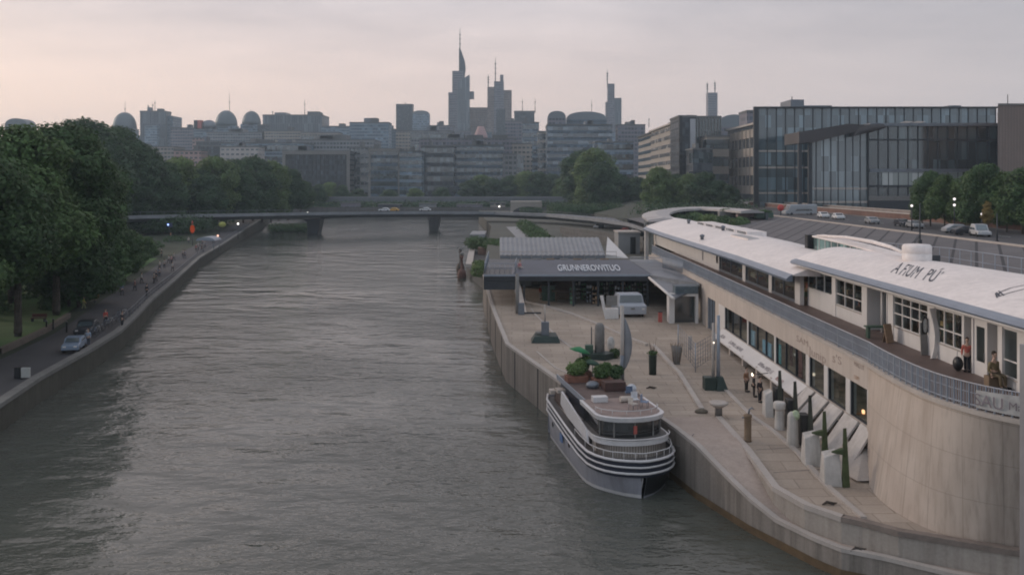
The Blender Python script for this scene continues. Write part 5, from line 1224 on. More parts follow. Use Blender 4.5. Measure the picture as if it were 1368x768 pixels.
# big leaf parasol plants
for k,(x,y,z) in enumerate(((-.2,6.6,2.0),(.5,5.6,1.2))):
    o_=MBt@Vector((x,y,4.48)); d=thing('parasol',['bright green tilted parasol above the stern planters','dark green low parasol behind the middle planter'][k],'parasol',o_,rot)
    q=MB(); q.tube([(x,y,4.48),(x,y,4.48+z)],.03,6); bl(q).build('pole',grey_m,d)
    q=MB(); q.lathe((x,y,4.3+z),[(.02,.35),(.35,.25),(.85-.1*k,0)],8); q.v=[(a,b_,c_+(a-x)*(-.25)) for a,b_,c_ in q.v]; bl(q).build('canopy',mat('parasol_green%d'%k,[(.03,.2,.08),(.03,.07,.045)][k],.7,.15,2),d)
onboat('brown_cabinet','dark brown cabinet between the planters on the boat roof','cabinet',lambda q:q.obox((.9,1.6,4.8),(1.5,1.0,.6)),mat('boat_brown',(.07,.035,.03),.7,.2,2))
onboat('grey_bundle','grey tarpaulin bundle beside the brown cabinet','bundle',lambda q:q.ball((-.4,2.4,4.7),.42,10,(1.2,1,.7)),grey_m,0)
onboat('white_bundle','white wrapped bundle at the quay side of the boat roof','bundle',lambda q:q.ball((1.9,.6,4.75),.36,10,(1,1.1,.9)),mat('bundle_white',(.5,.52,.56),.8,.25,4),0)
# mooring line
q=MB(); q.tube([MBt@Vector((2.5,-4.2,2.3)),Vector((10.8,55.5,2.5)),Vector((11.3,55.2,3.42))],.03,5); tag(q.build('mooring_rope',stone_m),'thin grey mooring rope from the bow to the quay edge','rope')
# ============================================================ city
GL=(.022,.030,.036)
def px2x(px,Y): return (px-CX)/F*Y
def zt(py,Y): return H-(py-HOR)/F*Y
fm={}
def FM(k):
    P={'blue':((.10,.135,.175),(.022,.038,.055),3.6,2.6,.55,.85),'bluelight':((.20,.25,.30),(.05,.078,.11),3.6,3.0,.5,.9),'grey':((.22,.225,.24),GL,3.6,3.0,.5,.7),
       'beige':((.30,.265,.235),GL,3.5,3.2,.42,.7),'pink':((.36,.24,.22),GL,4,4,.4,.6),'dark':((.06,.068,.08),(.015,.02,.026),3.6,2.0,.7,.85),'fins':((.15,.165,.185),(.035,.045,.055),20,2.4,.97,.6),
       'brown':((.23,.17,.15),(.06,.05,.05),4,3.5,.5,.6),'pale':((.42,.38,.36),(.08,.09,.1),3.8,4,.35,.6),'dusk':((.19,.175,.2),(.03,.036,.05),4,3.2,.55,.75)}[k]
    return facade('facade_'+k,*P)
roofm=mat('flat_roof',(.13,.13,.13),.9,.3,.05)
def city(label,px0,px1,py,Y,k,depth=None,z0=5,bands=0,bandm=None,fins=0,plant=0,ant=(),name='office_building',roof='flat',frame=None,top=None):
    x0,x1=px2x(px0,Y),px2x(px1,Y); z1=zt(py,Y); depth=depth or max(18,(x1-x0)*.6)
    o=thing(name,label,'tower' if name=='skyscraper' else 'building',((x0+x1)/2,Y+depth/2,z0))
    m=MB(); m.box(x0,x1,Y,Y+depth,z0,z1); m.build('wall',FM(k) if isinstance(k,str) else k,o)
    hgt=z1-z0
    if bands:
        for i in range(bands):
            za=z0+hgt*(i+.3)/bands; zb_=z0+hgt*(i+.85)/bands
            b=MB(); b.box(x0-.15,x1+.15,Y-.2,Y+depth*.5,za,min(zb_,z1-.6)); b.build('window_band',bandm or glassd,o)
    if fins:
        b=MB(); n=fins
        for i in range(n+1): x=x0+(x1-x0)*i/n; b.box(x-.18,x+.18,Y-.5,Y-.0,z0+3,z1+.2)
        b.build('facade_fins',stone_m if k!='dark' else dark_m,o)
    if frame:
        b=MB(); w_=(x1-x0)*.03+.5
        b.box(x0-.3,x0+w_,Y-1,Y-.05,z0,z1+.6); b.box(x1-w_,x1+.3,Y-1,Y-.05,z0,z1+.6); b.box(x0+w_,x1-w_,Y-1,Y-.05,z1-w_,z1+.6); b.build('outer_frame',frame,o)
    r=MB()
    if roof=='flat': r.box(x0-.3,x1+.3,Y-.3,Y+depth+.3,z1,z1+hgt*.012+.5); r.build('roof',roofm,o)
    elif roof=='dome':
        cx=(x0+x1)/2; ww=(x1-x0)/2; r.lathe((cx,Y+depth/2,z1),[(ww*math.cos(a),ww*1.45*math.sin(a)**.9) for a in np.linspace(0,1.5,9)],24); r.build('dome',mat('copper_dome',(.10,.125,.14),.55,.2,.05),o)
    elif roof=='vault':
        cx=(x0+x1)/2; ww=(x1-x0)/2; hh=top or ww*.25; r.loft([[(cx-ww*math.cos(a),yy,z1+hh*math.sin(a)**.7) for a in np.linspace(0,math.pi,13)] for yy in (Y,Y+depth)]); r.build('roof',mat('metal_roof',(.16,.18,.20),.5,.15,.05),o)
    for i in range(plant):
        xx=x0+(x1-x0)*random.uniform(.08,.75); w_=(x1-x0)*random.uniform(.08,.2); r=MB(); r.box(xx,xx+w_,Y+3,Y+depth*.6,z1+.5,z1+.5+random.uniform(2.5,5)*Y/900+.8); r.build('roof_plant',[roofm,grey_m,stone_m][i%3],o)
    for (ax,ay) in ant:
        xx=px2x(ax,Y); r=MB(); zz=zt(ay,Y); w_=Y*.00045; r.tube([(xx,Y+5,z1-1),(xx,Y+5,z1+(zz-z1)*.5),(xx,Y+5,zz)],[w_,w_*.7,w_*.35],6); 
        for q in (.7,): r.box(xx-w_*1.6,xx+w_*1.6,Y+5-w_,Y+5+w_,z1+(zz-z1)*q,z1+(zz-z1)*q+w_*2)
        r.build('antenna',dark_m,o)
    return o,(x0,x1,Y,depth,z0,z1)
# left skyline
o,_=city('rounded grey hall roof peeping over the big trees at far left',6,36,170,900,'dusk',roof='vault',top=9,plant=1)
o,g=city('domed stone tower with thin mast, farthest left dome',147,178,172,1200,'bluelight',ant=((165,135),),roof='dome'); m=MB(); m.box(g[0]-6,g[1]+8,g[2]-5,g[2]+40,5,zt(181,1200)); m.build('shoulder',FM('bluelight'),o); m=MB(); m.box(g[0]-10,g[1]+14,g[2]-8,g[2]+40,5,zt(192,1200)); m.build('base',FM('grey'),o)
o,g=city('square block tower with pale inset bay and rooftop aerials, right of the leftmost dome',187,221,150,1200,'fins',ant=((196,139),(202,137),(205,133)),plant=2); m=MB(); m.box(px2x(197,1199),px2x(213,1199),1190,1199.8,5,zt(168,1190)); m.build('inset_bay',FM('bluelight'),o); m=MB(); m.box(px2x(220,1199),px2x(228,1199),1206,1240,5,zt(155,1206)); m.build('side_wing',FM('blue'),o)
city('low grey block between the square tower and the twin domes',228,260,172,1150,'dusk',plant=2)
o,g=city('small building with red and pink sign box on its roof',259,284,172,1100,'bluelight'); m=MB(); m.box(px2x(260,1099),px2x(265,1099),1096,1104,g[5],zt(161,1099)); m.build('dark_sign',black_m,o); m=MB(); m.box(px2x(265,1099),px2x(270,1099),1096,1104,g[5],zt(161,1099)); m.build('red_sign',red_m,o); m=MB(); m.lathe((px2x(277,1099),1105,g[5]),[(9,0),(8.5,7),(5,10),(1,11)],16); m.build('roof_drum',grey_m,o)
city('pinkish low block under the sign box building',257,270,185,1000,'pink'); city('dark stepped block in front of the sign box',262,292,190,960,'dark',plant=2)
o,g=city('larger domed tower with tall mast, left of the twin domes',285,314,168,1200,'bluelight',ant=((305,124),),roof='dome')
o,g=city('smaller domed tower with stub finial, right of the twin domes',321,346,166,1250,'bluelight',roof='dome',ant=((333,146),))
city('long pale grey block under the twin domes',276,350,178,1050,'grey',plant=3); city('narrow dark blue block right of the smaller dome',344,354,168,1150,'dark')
city('brown tiled low building above the left tree row',163,232,197,800,'beige',plant=1); city('pink rendered low building above the left tree row',232,268,202,760,'pink',plant=1); city('dark low block between pink building and pale apartments',262,300,196,820,'dark'); city('pale apartment block above the light green tree',294,345,197,720,'pale',plant=2)
# mid left
city('wide dark finned block on the ridge, left centre',351,430,155,1200,'fins',plant=2,ant=((363,148),(406,133)))
city('pale block below the wide dark finned block',353,402,176,1050,'beige',plant=1); city('pale low block with dark window strip below the finned block',402,452,178,1020,'beige',bands=3)
city('grey blue block with glazed roof edge left of the big glass cube',429,470,170,1150,'bluelight',plant=1); city('glass cube building with pale left edge',467,519,165,1000,'bluelight',plant=2,frame=None); city('small grey block right of the glass cube',512,530,174,1080,'blue',plant=1)
city('dark slab tower with pale central stripe',529,551,141,1400,'dark',ant=((541,137),)); o,g=city('grey tower with curved roof beside the dark slab',551,573,153,1350,'bluelight',roof='vault',top=6)
o_grid,_=city('grid fronted block with beige left end',529,604,176,900,'grey',bands=6,plant=2); city('low wide block behind the grid fronted block',573,606,169,1200,'dusk',plant=2)
m=MB(); m.box(px2x(529,899),px2x(548,899),898.2,899.7,5,zt(177,899)); m.build('end_facade',FM('beige'),o_grid)  # left end clad in its own beige facade
# front row on far bank
city('wide pale grey block behind the framed dark building',296,405,192,760,'bluelight',bands=5,plant=3)
city('long block with terraced roofs above the framed building',395,500,188,800,'grey',plant=4)
city('broad dark glass building with pale outer frame',378,467,203,620,'dark',fins=16,frame=stone_m,plant=2)
city('narrow grey bay right of the framed dark building',467,493,198,640,'grey',bands=6,plant=1); city('banded blue grey office right of the narrow bay',493,534,200,610,'blue',bands=7,plant=1,frame=stone_m)
city('pale blue banded office in the centre of the far bank',534,563,203,605,'bluelight',bands=7,plant=1); city('dark office with roof terrace in the centre of the far bank',563,606,196,625,'dark',bands=6,plant=2)
city('wide green grey banded office below the twin towers',606,673,195,640,'blue',bands=8,plant=3); city('low slab roof block behind the banded office',560,690,186,760,'dusk',plant=4)
city('columned grey building right of the banded office',672,690,207,620,'grey',fins=5); o,g=city('beige building framing a dark arch',684,711,193,680,'beige')
m=MB(); c_=(px2x(692,670),0); w_=px2x(692,670)-px2x(684,670); m.loft([[(c_[0]-w_*math.cos(a),yy,5+ (zt(206,670)-5-w_)*(1 if 0<a<math.pi else 0)+w_*math.sin(a)*(1)) for a in np.linspace(0,math.pi,13)]+[] for yy in (669,679.9)]); m.build('dark_arch',glassd,o)
city('grey block behind the arch building',675,699,163,1000,'dusk',plant=1); city('pale blue office tower behind the arch building',698,720,165,900,'bluelight',bands=9,plant=1)
o,g=city('dark flared block with twin masts right of the skyscrapers',687,714,150,1300,'dark',ant=((698,131),(715,131))); city('small beige block left of the long banded office',719,732,177,760,'beige',bands=7)
o,g=city('long blue banded office with curved roofs behind',731,818,168,700,'blue',bands=11,bandm=glass_dark('blue_band_glass',(.03,.04,.05),.15,(4,4)),plant=2)
city('dome roofed hall behind the long banded office',732,756,158,860,'dusk',roof='vault',top=7); city('long vaulted hall behind the long banded office',757,810,160,880,'blue',roof='vault',top=8,ant=((791,133),))
city('blue glass block right of the long banded office',795,846,191,640,'bluelight',bands=6,plant=1); city('pale slab behind the blue glass block',800,815,178,720,'pale'); city('grey blue terrace block left of the beige offices',825,862,168,880,'dusk',plant=3,ant=((868,157),))
# skyscrapers
def tower(label,blocks,Y,ants,extra=None):
    px=sum(b_[0] for b_ in blocks)/len(blocks); o=thing('skyscraper',label,'tower',(px2x(px,Y),Y,5))
    for i,(a,b_,y,k,dd) in enumerate(blocks):
        m=MB(); x0,x1=px2x(a,Y),px2x(b_,Y)
        y2=y if isinstance(y,tuple) else (y,y); m.prism([(x0,Y+dd),(x1,Y+dd),(x1,Y+dd+(x1-x0)),(x0,Y+dd+(x1-x0))],5,lambda x,yy:zt(y2[0]+(y2[1]-y2[0])*(x-x0)/(x1-x0),Y)); m.build('shaft' ,FM(k),o)
    for ax,y0,y1 in ants:
        x=px2x(ax,Y); r=MB(); za,zb=zt(y0,Y),zt(y1,Y); w_=Y*.00055; r.tube([(x,Y+15,za-4),(x,Y+15,za+(zb-za)*.6),(x,Y+15,zb)],[w_*1.1,w_*.8,w_*.35],6)
        for q in (.35,.55,.72): r.box(x-w_*1.8,x+w_*1.8,Y+14,Y+16,za+(zb-za)*q,za+(zb-za)*q+w_*2.2)
        r.build('antenna',dark_m,o)
    return o
Y=1500
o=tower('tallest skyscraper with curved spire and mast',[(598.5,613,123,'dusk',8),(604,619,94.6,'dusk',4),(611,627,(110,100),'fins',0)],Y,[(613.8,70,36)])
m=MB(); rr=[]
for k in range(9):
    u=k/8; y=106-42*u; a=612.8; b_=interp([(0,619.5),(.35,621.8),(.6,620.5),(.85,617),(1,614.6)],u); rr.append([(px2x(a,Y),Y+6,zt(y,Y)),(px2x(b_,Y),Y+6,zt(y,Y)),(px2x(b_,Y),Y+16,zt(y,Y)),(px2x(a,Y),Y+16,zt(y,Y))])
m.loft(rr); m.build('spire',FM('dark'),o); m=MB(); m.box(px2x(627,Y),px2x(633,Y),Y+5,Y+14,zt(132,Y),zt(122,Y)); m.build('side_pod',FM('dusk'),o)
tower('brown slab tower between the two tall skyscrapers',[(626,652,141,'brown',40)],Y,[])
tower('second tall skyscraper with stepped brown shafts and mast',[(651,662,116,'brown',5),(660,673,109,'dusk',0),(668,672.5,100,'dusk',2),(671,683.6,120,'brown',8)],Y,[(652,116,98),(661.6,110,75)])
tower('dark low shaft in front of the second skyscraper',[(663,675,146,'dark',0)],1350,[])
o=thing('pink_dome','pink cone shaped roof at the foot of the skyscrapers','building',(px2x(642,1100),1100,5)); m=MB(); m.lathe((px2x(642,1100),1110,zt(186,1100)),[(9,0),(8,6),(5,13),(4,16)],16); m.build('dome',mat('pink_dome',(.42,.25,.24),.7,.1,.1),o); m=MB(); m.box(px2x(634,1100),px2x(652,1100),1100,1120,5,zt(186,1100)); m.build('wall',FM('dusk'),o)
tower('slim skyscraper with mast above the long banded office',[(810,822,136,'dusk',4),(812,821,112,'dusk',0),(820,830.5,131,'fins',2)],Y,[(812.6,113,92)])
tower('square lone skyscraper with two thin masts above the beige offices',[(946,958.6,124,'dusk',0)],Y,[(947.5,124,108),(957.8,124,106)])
# a scatter of far roofs to fill the haze line
k=0
for px in range(360,860,23):
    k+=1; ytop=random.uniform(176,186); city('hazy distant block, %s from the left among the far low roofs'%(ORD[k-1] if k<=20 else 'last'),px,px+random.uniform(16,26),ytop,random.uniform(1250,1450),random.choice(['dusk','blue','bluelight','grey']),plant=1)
    if k==20: break
# right side blocks
def longwall(label,x,Ya,Yb,z0,z1,k,nb,bandm,cat='building',name='office_building',depth=30,**kw):
    o=thing(name,label,cat,(x+depth/2,(Ya+Yb)/2,z0)); m=MB(); m.box(x,x+depth,Ya,Yb,z0,z1); m.build('wall',k,o)
    for i in range(nb):
        h=(z1-z0)/nb; b=MB(); b.box(x-.15,x+2,Ya+.5,Yb-.5,z0+h*(i+.35),z0+h*(i+.8)); b.box(x+1,x+depth-1,Ya-.12,Ya+.4,z0+h*(i+.35),z0+h*(i+.8)); b.build('window_band',bandm,o)
    r=MB(); r.box(x-1.2,x+depth,Ya-1,Yb+1,z1,z1+.9); r.build('roof',kw.get('roofmat',coping_m),o); return o
sand=mat('sandstone_bands',(.31,.275,.24),.8,.12,.05)
o=longwall('long sandstone banded office with jutting roof, beside the dark glass tower',84.5,450,540,5,50,sand,10,glass_dark('sand_glass',(.09,.083,.075),.2,(3,3)),depth=8)
m=MB(); m.box(90,93,455,480,50.9,54); m.box(88,92,492,500,50.9,53); m.build('roof_plant',roofm,o)
longwall('farther sandstone banded office, lower, next to grey terrace block',85.5,543,600,5,49.5,sand,10,glassd,depth=14,roofmat=dark_m)
o,_=city('dark end tower of the sandstone office with pale stripe',907,930,157,440,'dark',z0=5,depth=24); m=MB(); xx=px2x(922,439); m.box(xx,xx+2.6,438.6,439.8,5,zt(159,439)); m.build('pale_stripe',mat('stripe_grey',(.40,.40,.42),.6,.1,.2),o)
m=MB(); m.box(px2x(907,439),px2x(911,439),438.0,439.8,5,zt(155,439)); m.build('edge_fin',black_m,o)
city('dark green glass office behind the stepped beige building',930,963,158,445,glass_dark('green_curtain',(.014,.024,.026),.15,(2.5,3.5),.35),z0=5,bands=0,fins=8)
city('rounded grey roof hall behind the glass offices',960,1003,170,700,'dusk',z0=5,roof='vault',top=10); city('grey plant tower left of the big glass block',998,1011,150,520,'dusk',z0=5)
tan_=mat('tan_panels',(.30,.26,.225),.8,.15,.05)
o=longwall('stepped beige and glass building with tall vertical windows',110,400,452,11,45.5,glass_dark('mid_glass',(.04,.045,.05),.15,(2,6),.6),4,tan_,depth=4)
m=MB()
for Yv in np.arange(402,452,7): m.box(109.5,109.85,Yv-.2,Yv+.2,14,44)
m.build('facade_fins',tan_,o)
city('low dark roofed annex under the green glass office',926,952,200,420,'dark',z0=8,bands=3,plant=1); city('beige stepped annex above the street trees',944,974,183,430,tan_,z0=8,bands=4)
# big glass buildings
cur=glass_dark('curtain_glass',(.05,.075,.09),.08,(1.9,4.2),.5); curd=glass_dark('dark_curtain_glass',(.016,.026,.029),.1,(2.1,5.2),.7)
def gridfront(o,x0,x1,Y,z0,z1,dx_,zs,m_,nm='mullion_grid',w_=.12,pd=.25):
    b=MB(); n=max(1,round((x1-x0)/dx_))
    for i in range(n+1): x=x0+(x1-x0)*i/n; b.box(x-w_,x+w_,Y-pd,Y+.02,z0,z1)
    b.build(nm,m_,o)
    for z in zs: b=MB(); b.box(x0,x1,Y-pd*.7,Y+.03,z-.3,z+.3); b.build('floor_band',coping_m if z<z1 else m_,o)
Y=300; xa,xb=px2x(1010,Y),px2x(1330,Y); o=thing('glass_block','tall blue glass block with thin dark frame at its left edge','building',((xa+xb)/2,Y+20,11))
m=MB(); m.prism([(xa,Y),(xb,Y),(xb,Y+40),(xa*(Y+40)/Y+.5,Y+40)],11,zt(145,Y)); m.build('curtain_wall',cur,o); 
m=MB(); m.box(xa-1,xa+.6,Y-1.2,Y-.02,11,zt(143,Y)); m.box(xa+.6,xb+.5,Y-1.2,Y+1,zt(145,Y),zt(143,Y)); m.build('frame',dark_m,o)
gridfront(o,xa+.7,xb,Y,11,zt(145,Y),3.1,[zt(y,Y) for y in (202,224,258)],dark_m)
for a,b_,y in ((1064,1082,131),(1082,1120,139),(1280,1296,139)): m=MB(); m.box(px2x(a,Y),px2x(b_,Y),Y+6,Y+18,zt(145,Y),zt(y,Y)); m.build('roof_plant',grey_m,o)
m=MB(); m.tube([(px2x(1068,Y),Y+8,zt(131,Y)),(px2x(1068,Y),Y+8,zt(126,Y))],.15); m.build('antenna',dark_m,o)
Y=262; xa,xb=px2x(1066,Y),px2x(1332,Y); xm=px2x(1160,Y); o=thing('glass_hall','wide dark glass hall with brown sweeping canopy roofs and pale floor slab','building',((xa+xb)/2,Y+15,11))
m=MB(); m.prism([(xa+3.4,Y+.6),(xm,Y+.6),(xm,Y+32),((xa+3.4)*(Y+32)/Y+.5,Y+32)],11,zt(178,Y)); m.build('light_curtain_wall',glass_dark('light_curtain',(.10,.125,.135),.06,(2.2,4.5),.4),o)
m=MB(); m.box(xm,xb,Y,Y+32,11,zt(167,Y)); m.build('dark_curtain_wall',curd,o)
gridfront(o,xa+3.4,xm,Y+.6,11,zt(178,Y),2.2,[zt(252,Y),zt(270,Y)],dark_m,w_=.09); gridfront(o,xm,xb,Y,11,zt(167,Y),2.9,[],dark_m,w_=.14)
for y,wd in ((228,.5),(249,.35),(187,.25)): m=MB(); m.box(xm+.3,xb-.3,Y-.45,Y-.255,zt(y,Y)-wd,zt(y,Y)+wd); m.build('floor_band',dark_m if y!=228 else grey_m,o)
m=MB(); m.box(px2x(1178,Y),px2x(1285,Y),Y-.24,Y-.06,zt(248,Y),zt(229,Y)); m.build('pale_floor_glazing',glass_dark('pale_blind_glass',(.2,.23,.22),.2,(2.9,5.5),.3),o)
m=MB(); m.box(xm,xb,Y-.8,Y-.5,11,zt(268,Y)); m.build('dark_plinth',dark_m,o); m=MB(); m.box(xm,xb,Y-.42,Y-.04,zt(268,Y)+.01,zt(262,Y)); m.build('white_band',stone_m,o)
m=MB(); m.box(xa,xa+1.0,Y-.6,Y+.5,11,zt(176,Y)); m.box(xa+3,xa+4.1,Y-.4,Y+.5,11,zt(180,Y)); m.build('dark_post',dark_m,o)
brz=mat('brown_canopy',(.052,.044,.045),.55,.2,.1)
m=MB(); m.add([(xa-.3,Y-2,zt(192,Y)),(xa+4,Y-2,zt(191,Y)),(px2x(1135,Y),Y-2,zt(178,Y)),(px2x(1160,Y),Y-2,zt(168,Y)),(px2x(1130,Y),Y-2,zt(166,Y)),(xa+4,Y-2,zt(174,Y)),(xa-.3,Y-2,zt(177,Y))]+[(x,Y+12,z) for x,z in ((xa-.3,zt(192,Y)),(xa+4,zt(191,Y)),(px2x(1135,Y),zt(178,Y)),(px2x(1160,Y),zt(168,Y)),(px2x(1130,Y),zt(166,Y)),(xa+4,zt(174,Y)),(xa-.3,zt(177,Y)))],
  [(0,1,2,3,4,5,6),(13,12,11,10,9,8,7)]+[(i,i+7,(i+1)%7+7,(i+1)%7) for i in range(7)]); m.build('sweeping_canopy',brz,o)
m=MB(); rr=[]
for u in np.linspace(0,1,13): x=px2x(1135+42*u,Y); zc=zt(183-12*u**.6,Y); th=1.5*math.sin(math.pi*u)**.6+.1; rr.append([(x,Y-4,zc-th*.4),(x,Y-4,zc+th),(x,Y+8,zc+th*1.2),(x,Y+8,zc-th*.4)])
m.loft(rr,True,True); m.build('lens_canopy',brz,o)
m=MB(); m.box(xm,xb+1,Y-1.5,Y+30,zt(169,Y),zt(165,Y)); m.build('roof_edge',grey_m,o)
for k,(a,b_) in enumerate(((1205,1222),(1222,1238))): m=MB(); m.add([(px2x(a,Y),Y-1,zt(167,Y)),(px2x(b_-3,Y),Y-1,zt(163,Y)),(px2x(b_,Y),Y+6,zt(160,Y)),(px2x(a+3,Y),Y+6,zt(164,Y))],[(0,1,2,3)]); m.build('roof_panel',stone_m,o)
o=thing('brown_tower','plain brown beige tower block at the right edge','building',(px2x(1362,240),250,11)); Y=240; m=MB(); m.prism([(px2x(1333,Y),Y),(px2x(1400,Y),Y),(px2x(1400,Y),Y+25),(px2x(1334,Y+25),Y+25)],11,zt(141,Y)); m.build('wall',mat('brown_cladding',(.24,.185,.16),.85,.12,.1,streak=.2),o); m=MB(); m.prism([(px2x(1332.5,Y),Y-.3),(px2x(1401,Y),Y-.3),(px2x(1401,Y),Y+25),(px2x(1333.5,Y+25),Y+25.3)],zt(141,Y),zt(140,Y)+.3); m.build('roof_edge',stone_m,o); m=MB(); m.tube([(px2x(1360,Y),Y+5,zt(141,Y)),(px2x(1360,Y),Y+5,zt(124,Y))],.12); m.build('antenna',dark_m,o)
m=MB()
for k in range(18): x=px2x(1333,Y)+.8*k+.4; m.box(x-.05,x+.05,Y-.06,Y+.02,12,zt(142,Y))
m.build('cladding_joint',mat('joint_brown',(.17,.13,.115),.9,.1,1),o)

# ============================================================ footbridge, far bridge
steel=mat('bridge_steel',(.13,.135,.15),.6,.15,.3)
FB=thing('footbridge','slim dark deck bridge crossing the river on two piers','bridge',(-40,330,0))
def ptz(px,py,Y): return W(px,py,Y)
BP=[(60,293.5,255),(120,292.5,265),(250,289.5,288),(415,286.5,320),(500,285.5,333),(579,285,340),(660,285.5,338),(730,288.5,322),(790,294,292),(840,301,258),(862,308,238)]
P=[ptz(*p) for p in BP]; m=MB(); rr=[];r2=[];r3=[]
for i,p in enumerate(P):
    d=(P[min(i+1,len(P)-1)]-P[max(i-1,0)]); d.z=0; d.normalize(); q=Vector((-d.y,d.x,0)); z=p.z
    a=p-q*0; c=p+q*9
    rr.append([(a.x,a.y,z+.45),(a.x,a.y,z-.35),(a.x+q.x*2,a.y+q.y*2,z-1.45),(c.x-q.x*2,c.y-q.y*2,z-1.45),(c.x,c.y,z-.35),(c.x,c.y,z+.45)])
    r2.append([(a.x-q.x*.3,a.y-q.y*.3,z-.3),(a.x-q.x*.3,a.y-q.y*.3,z+.75),(a.x+.2*q.x,a.y+.2*q.y,z+.75),(a.x+.2*q.x,a.y+.2*q.y,z-.3)])
m.loft(rr); m.build('deck',steel,FB); m=MB(); m.loft(r2); m.build('parapet',mat('pale_parapet',(.21,.215,.23),.7,.2,.3),FB)
m=MB()
for a,c in zip(P,P[1:]):
    n=max(2,int((c-a).length/3.5))
    for k in range(n): q=a.lerp(c,k/n); m.box(q.x-.05,q.x+.05,q.y-.05,q.y+.05,q.z+.5,q.z+1.75)
    m.tube([a+Vector((0,0,1.75)),c+Vector((0,0,1.75))],.06,4)
m.build('railing',steel,FB)
p=G(579,309,0); m=MB(); m.loft([[(p.x-1.3,p.y-1,-1),(p.x+1.3,p.y-1,-1),(p.x+1.3,p.y+6,-1),(p.x-1.3,p.y+6,-1)],[(p.x-2.2,p.y-1,6.3),(p.x+3,p.y-1,6.3),(p.x+3,p.y+7,6.3),(p.x-2.2,p.y+7,6.3)]]); m.build('pier',mat('pier_concrete',(.13,.13,.135),.8,.2,.4,streak=.4),FB)
p=W(418,0,327); m=MB(); m.loft([[(p.x-1.6,p.y-1,-1),(p.x+1.6,p.y-1,-1),(p.x+1.6,p.y+6,-1),(p.x-1.6,p.y+6,-1)],[(p.x-2,p.y-1,4.8),(p.x+3,p.y-1,5.8),(p.x+3,p.y+6,5.8),(p.x-2,p.y+6,4.8)],[(p.x-4,p.y-1,6.0),(p.x+8,p.y-1,6.2),(p.x+8,p.y+6,6.2),(p.x-4,p.y+6,6.0)]]); m.build('pier',dark_m,FB)
for px,lab,c_ in ((283+0,0,0),):
    pass
def lamp(name,lab,px,py,Y,col,s,r=.22,zb=None,e='lamp_glow'):
    p=W(px,py,Y); d=thing(name,lab,'street lamp',(p.x,p.y,zb if zb is not None else p.z)); b=MB(); b.ball(p,r,8); b.build('lamp_head',emis(e,col,s),d)
    b=MB(); b.tube([(p.x,p.y,zb if zb is not None else p.z-3),(p.x,p.y,p.z-r*.8)],[.09,.06],6); b.build('pole',dark_m,d); return d
lamp('street_lamp','lit white lamp on the footbridge above the left pier',411,284.5,322,(1,.95,.9),2,.35,8.2)
lamp('street_lamp','lit warm lamp behind the bridge near the left trees',418,270,470,(1,.8,.6),1.5,.4,5)
lamp('street_lamp','lit white lamp by the bridge ramp near the low shed',667,276,400,(1,.85,.75),1.2,.4,4.3)
def car(label,loc,rz,body_m,long=4.4,high=1.45,wide=1.8,van=False,group=None,name='parked_car'):
    d=thing(name,label,'car' if not van else 'van',loc,rz,group); M_=WM[d.name_full]
    def t_(q): q.v=[tuple(M_@Vector(v)) for v in q.v]; return q
    l=long/2; w_=wide/2; r=MB()
    prof=[(-l,.35),(-l,.75),(-l*.93,.85),(-l*.45,.95),(-l*.2,high*.97),(l*.45,high),(l*.85,.98),(l,.85),(l,.35)] if not van else [(-l,.35),(-l,1.0),(-l*.85,1.15),(-l*.68,high*.96),(l*.95,high),(l,high*.9),(l,.35)]
    rings=[]
    for s_,k in ((-1,.86),(-.93,1),(.93,1),(1,.86)): rings.append([(x,s_*w_,.35+(z-.35)*k) for x,z in prof])
    r.loft(rings); t_(r).build('body',body_m,d,.03)
    r=MB(); 
    for s_ in (-1,1): r.add([(-l*.38,s_*(w_+.012),1.0),(-l*.17,s_*(w_*.97+.012),high*.9),(l*.42,s_*(w_*.97+.012),high*.92),(l*.72,s_*(w_+.012),1.02)],[(0,1,2,3)])
    t_(r).build('side_window',glassd,d)
    r=MB(); r.add([(-l*.46,-w_*.8,.99),(-l*.46,w_*.8,.99),(-l*.21,w_*.75,high*.95),(-l*.21,-w_*.75,high*.95)] if not van else [(-l*.86,-w_*.8,1.2),(-l*.86,w_*.8,1.2),(-l*.7,w_*.75,high*.9),(-l*.7,-w_*.75,high*.9)],[(0,1,2,3)]); r.v=[(x-.03,y,z+.015) for x,y,z in r.v]; t_(r).build('windscreen',glassd,d)
    for sx in (-.62,.62):
        for sy in (-1,1):
            r=MB(); r.loft([[(sx*l+.32*math.cos(a),sy*(w_-.1)+dy_,.32+.32*math.sin(a)) for a in np.linspace(0,2*math.pi,13)[:-1]] for dy_ in (-.1,.12)]); t_(r).build('wheel',black_m,d)
    for sy in (-.62,.62): r=MB(); r.box(-l-.03,-l+.05,sy*w_-.15,sy*w_+.15,.62,.76); t_(r).build('headlight',white,d)
    return d
silver=mat('silver_paint',(.33,.34,.36),.35,.05,1,metal=.3); whitec=mat('white_car_paint',(.65,.65,.66),.3,.05,1); darkc=mat('dark_car_paint',(.03,.032,.04),.3,.05,1); yel=mat('yellow_car_paint',(.6,.33,.06),.4,.05,1); bluec=mat('pale_blue_car_paint',(.2,.25,.33),.3,.05,1)
for lab,px,py,Y,m_ in (('white car crossing the footbridge in front of the orange one',512,284,338,whitec),('orange yellow taxi like car on the middle of the footbridge',524,284,339,yel),('pale yellow car on the footbridge above the right pier',567,284,343,whitec)):
    p=W(px,py,Y); p.z=interp([(-200,8),(-60,8.1),(0,8)],p.x)-.0; car(lab,Vector((p.x,p.y+3,p.z+.1)),0,m_,name='car')
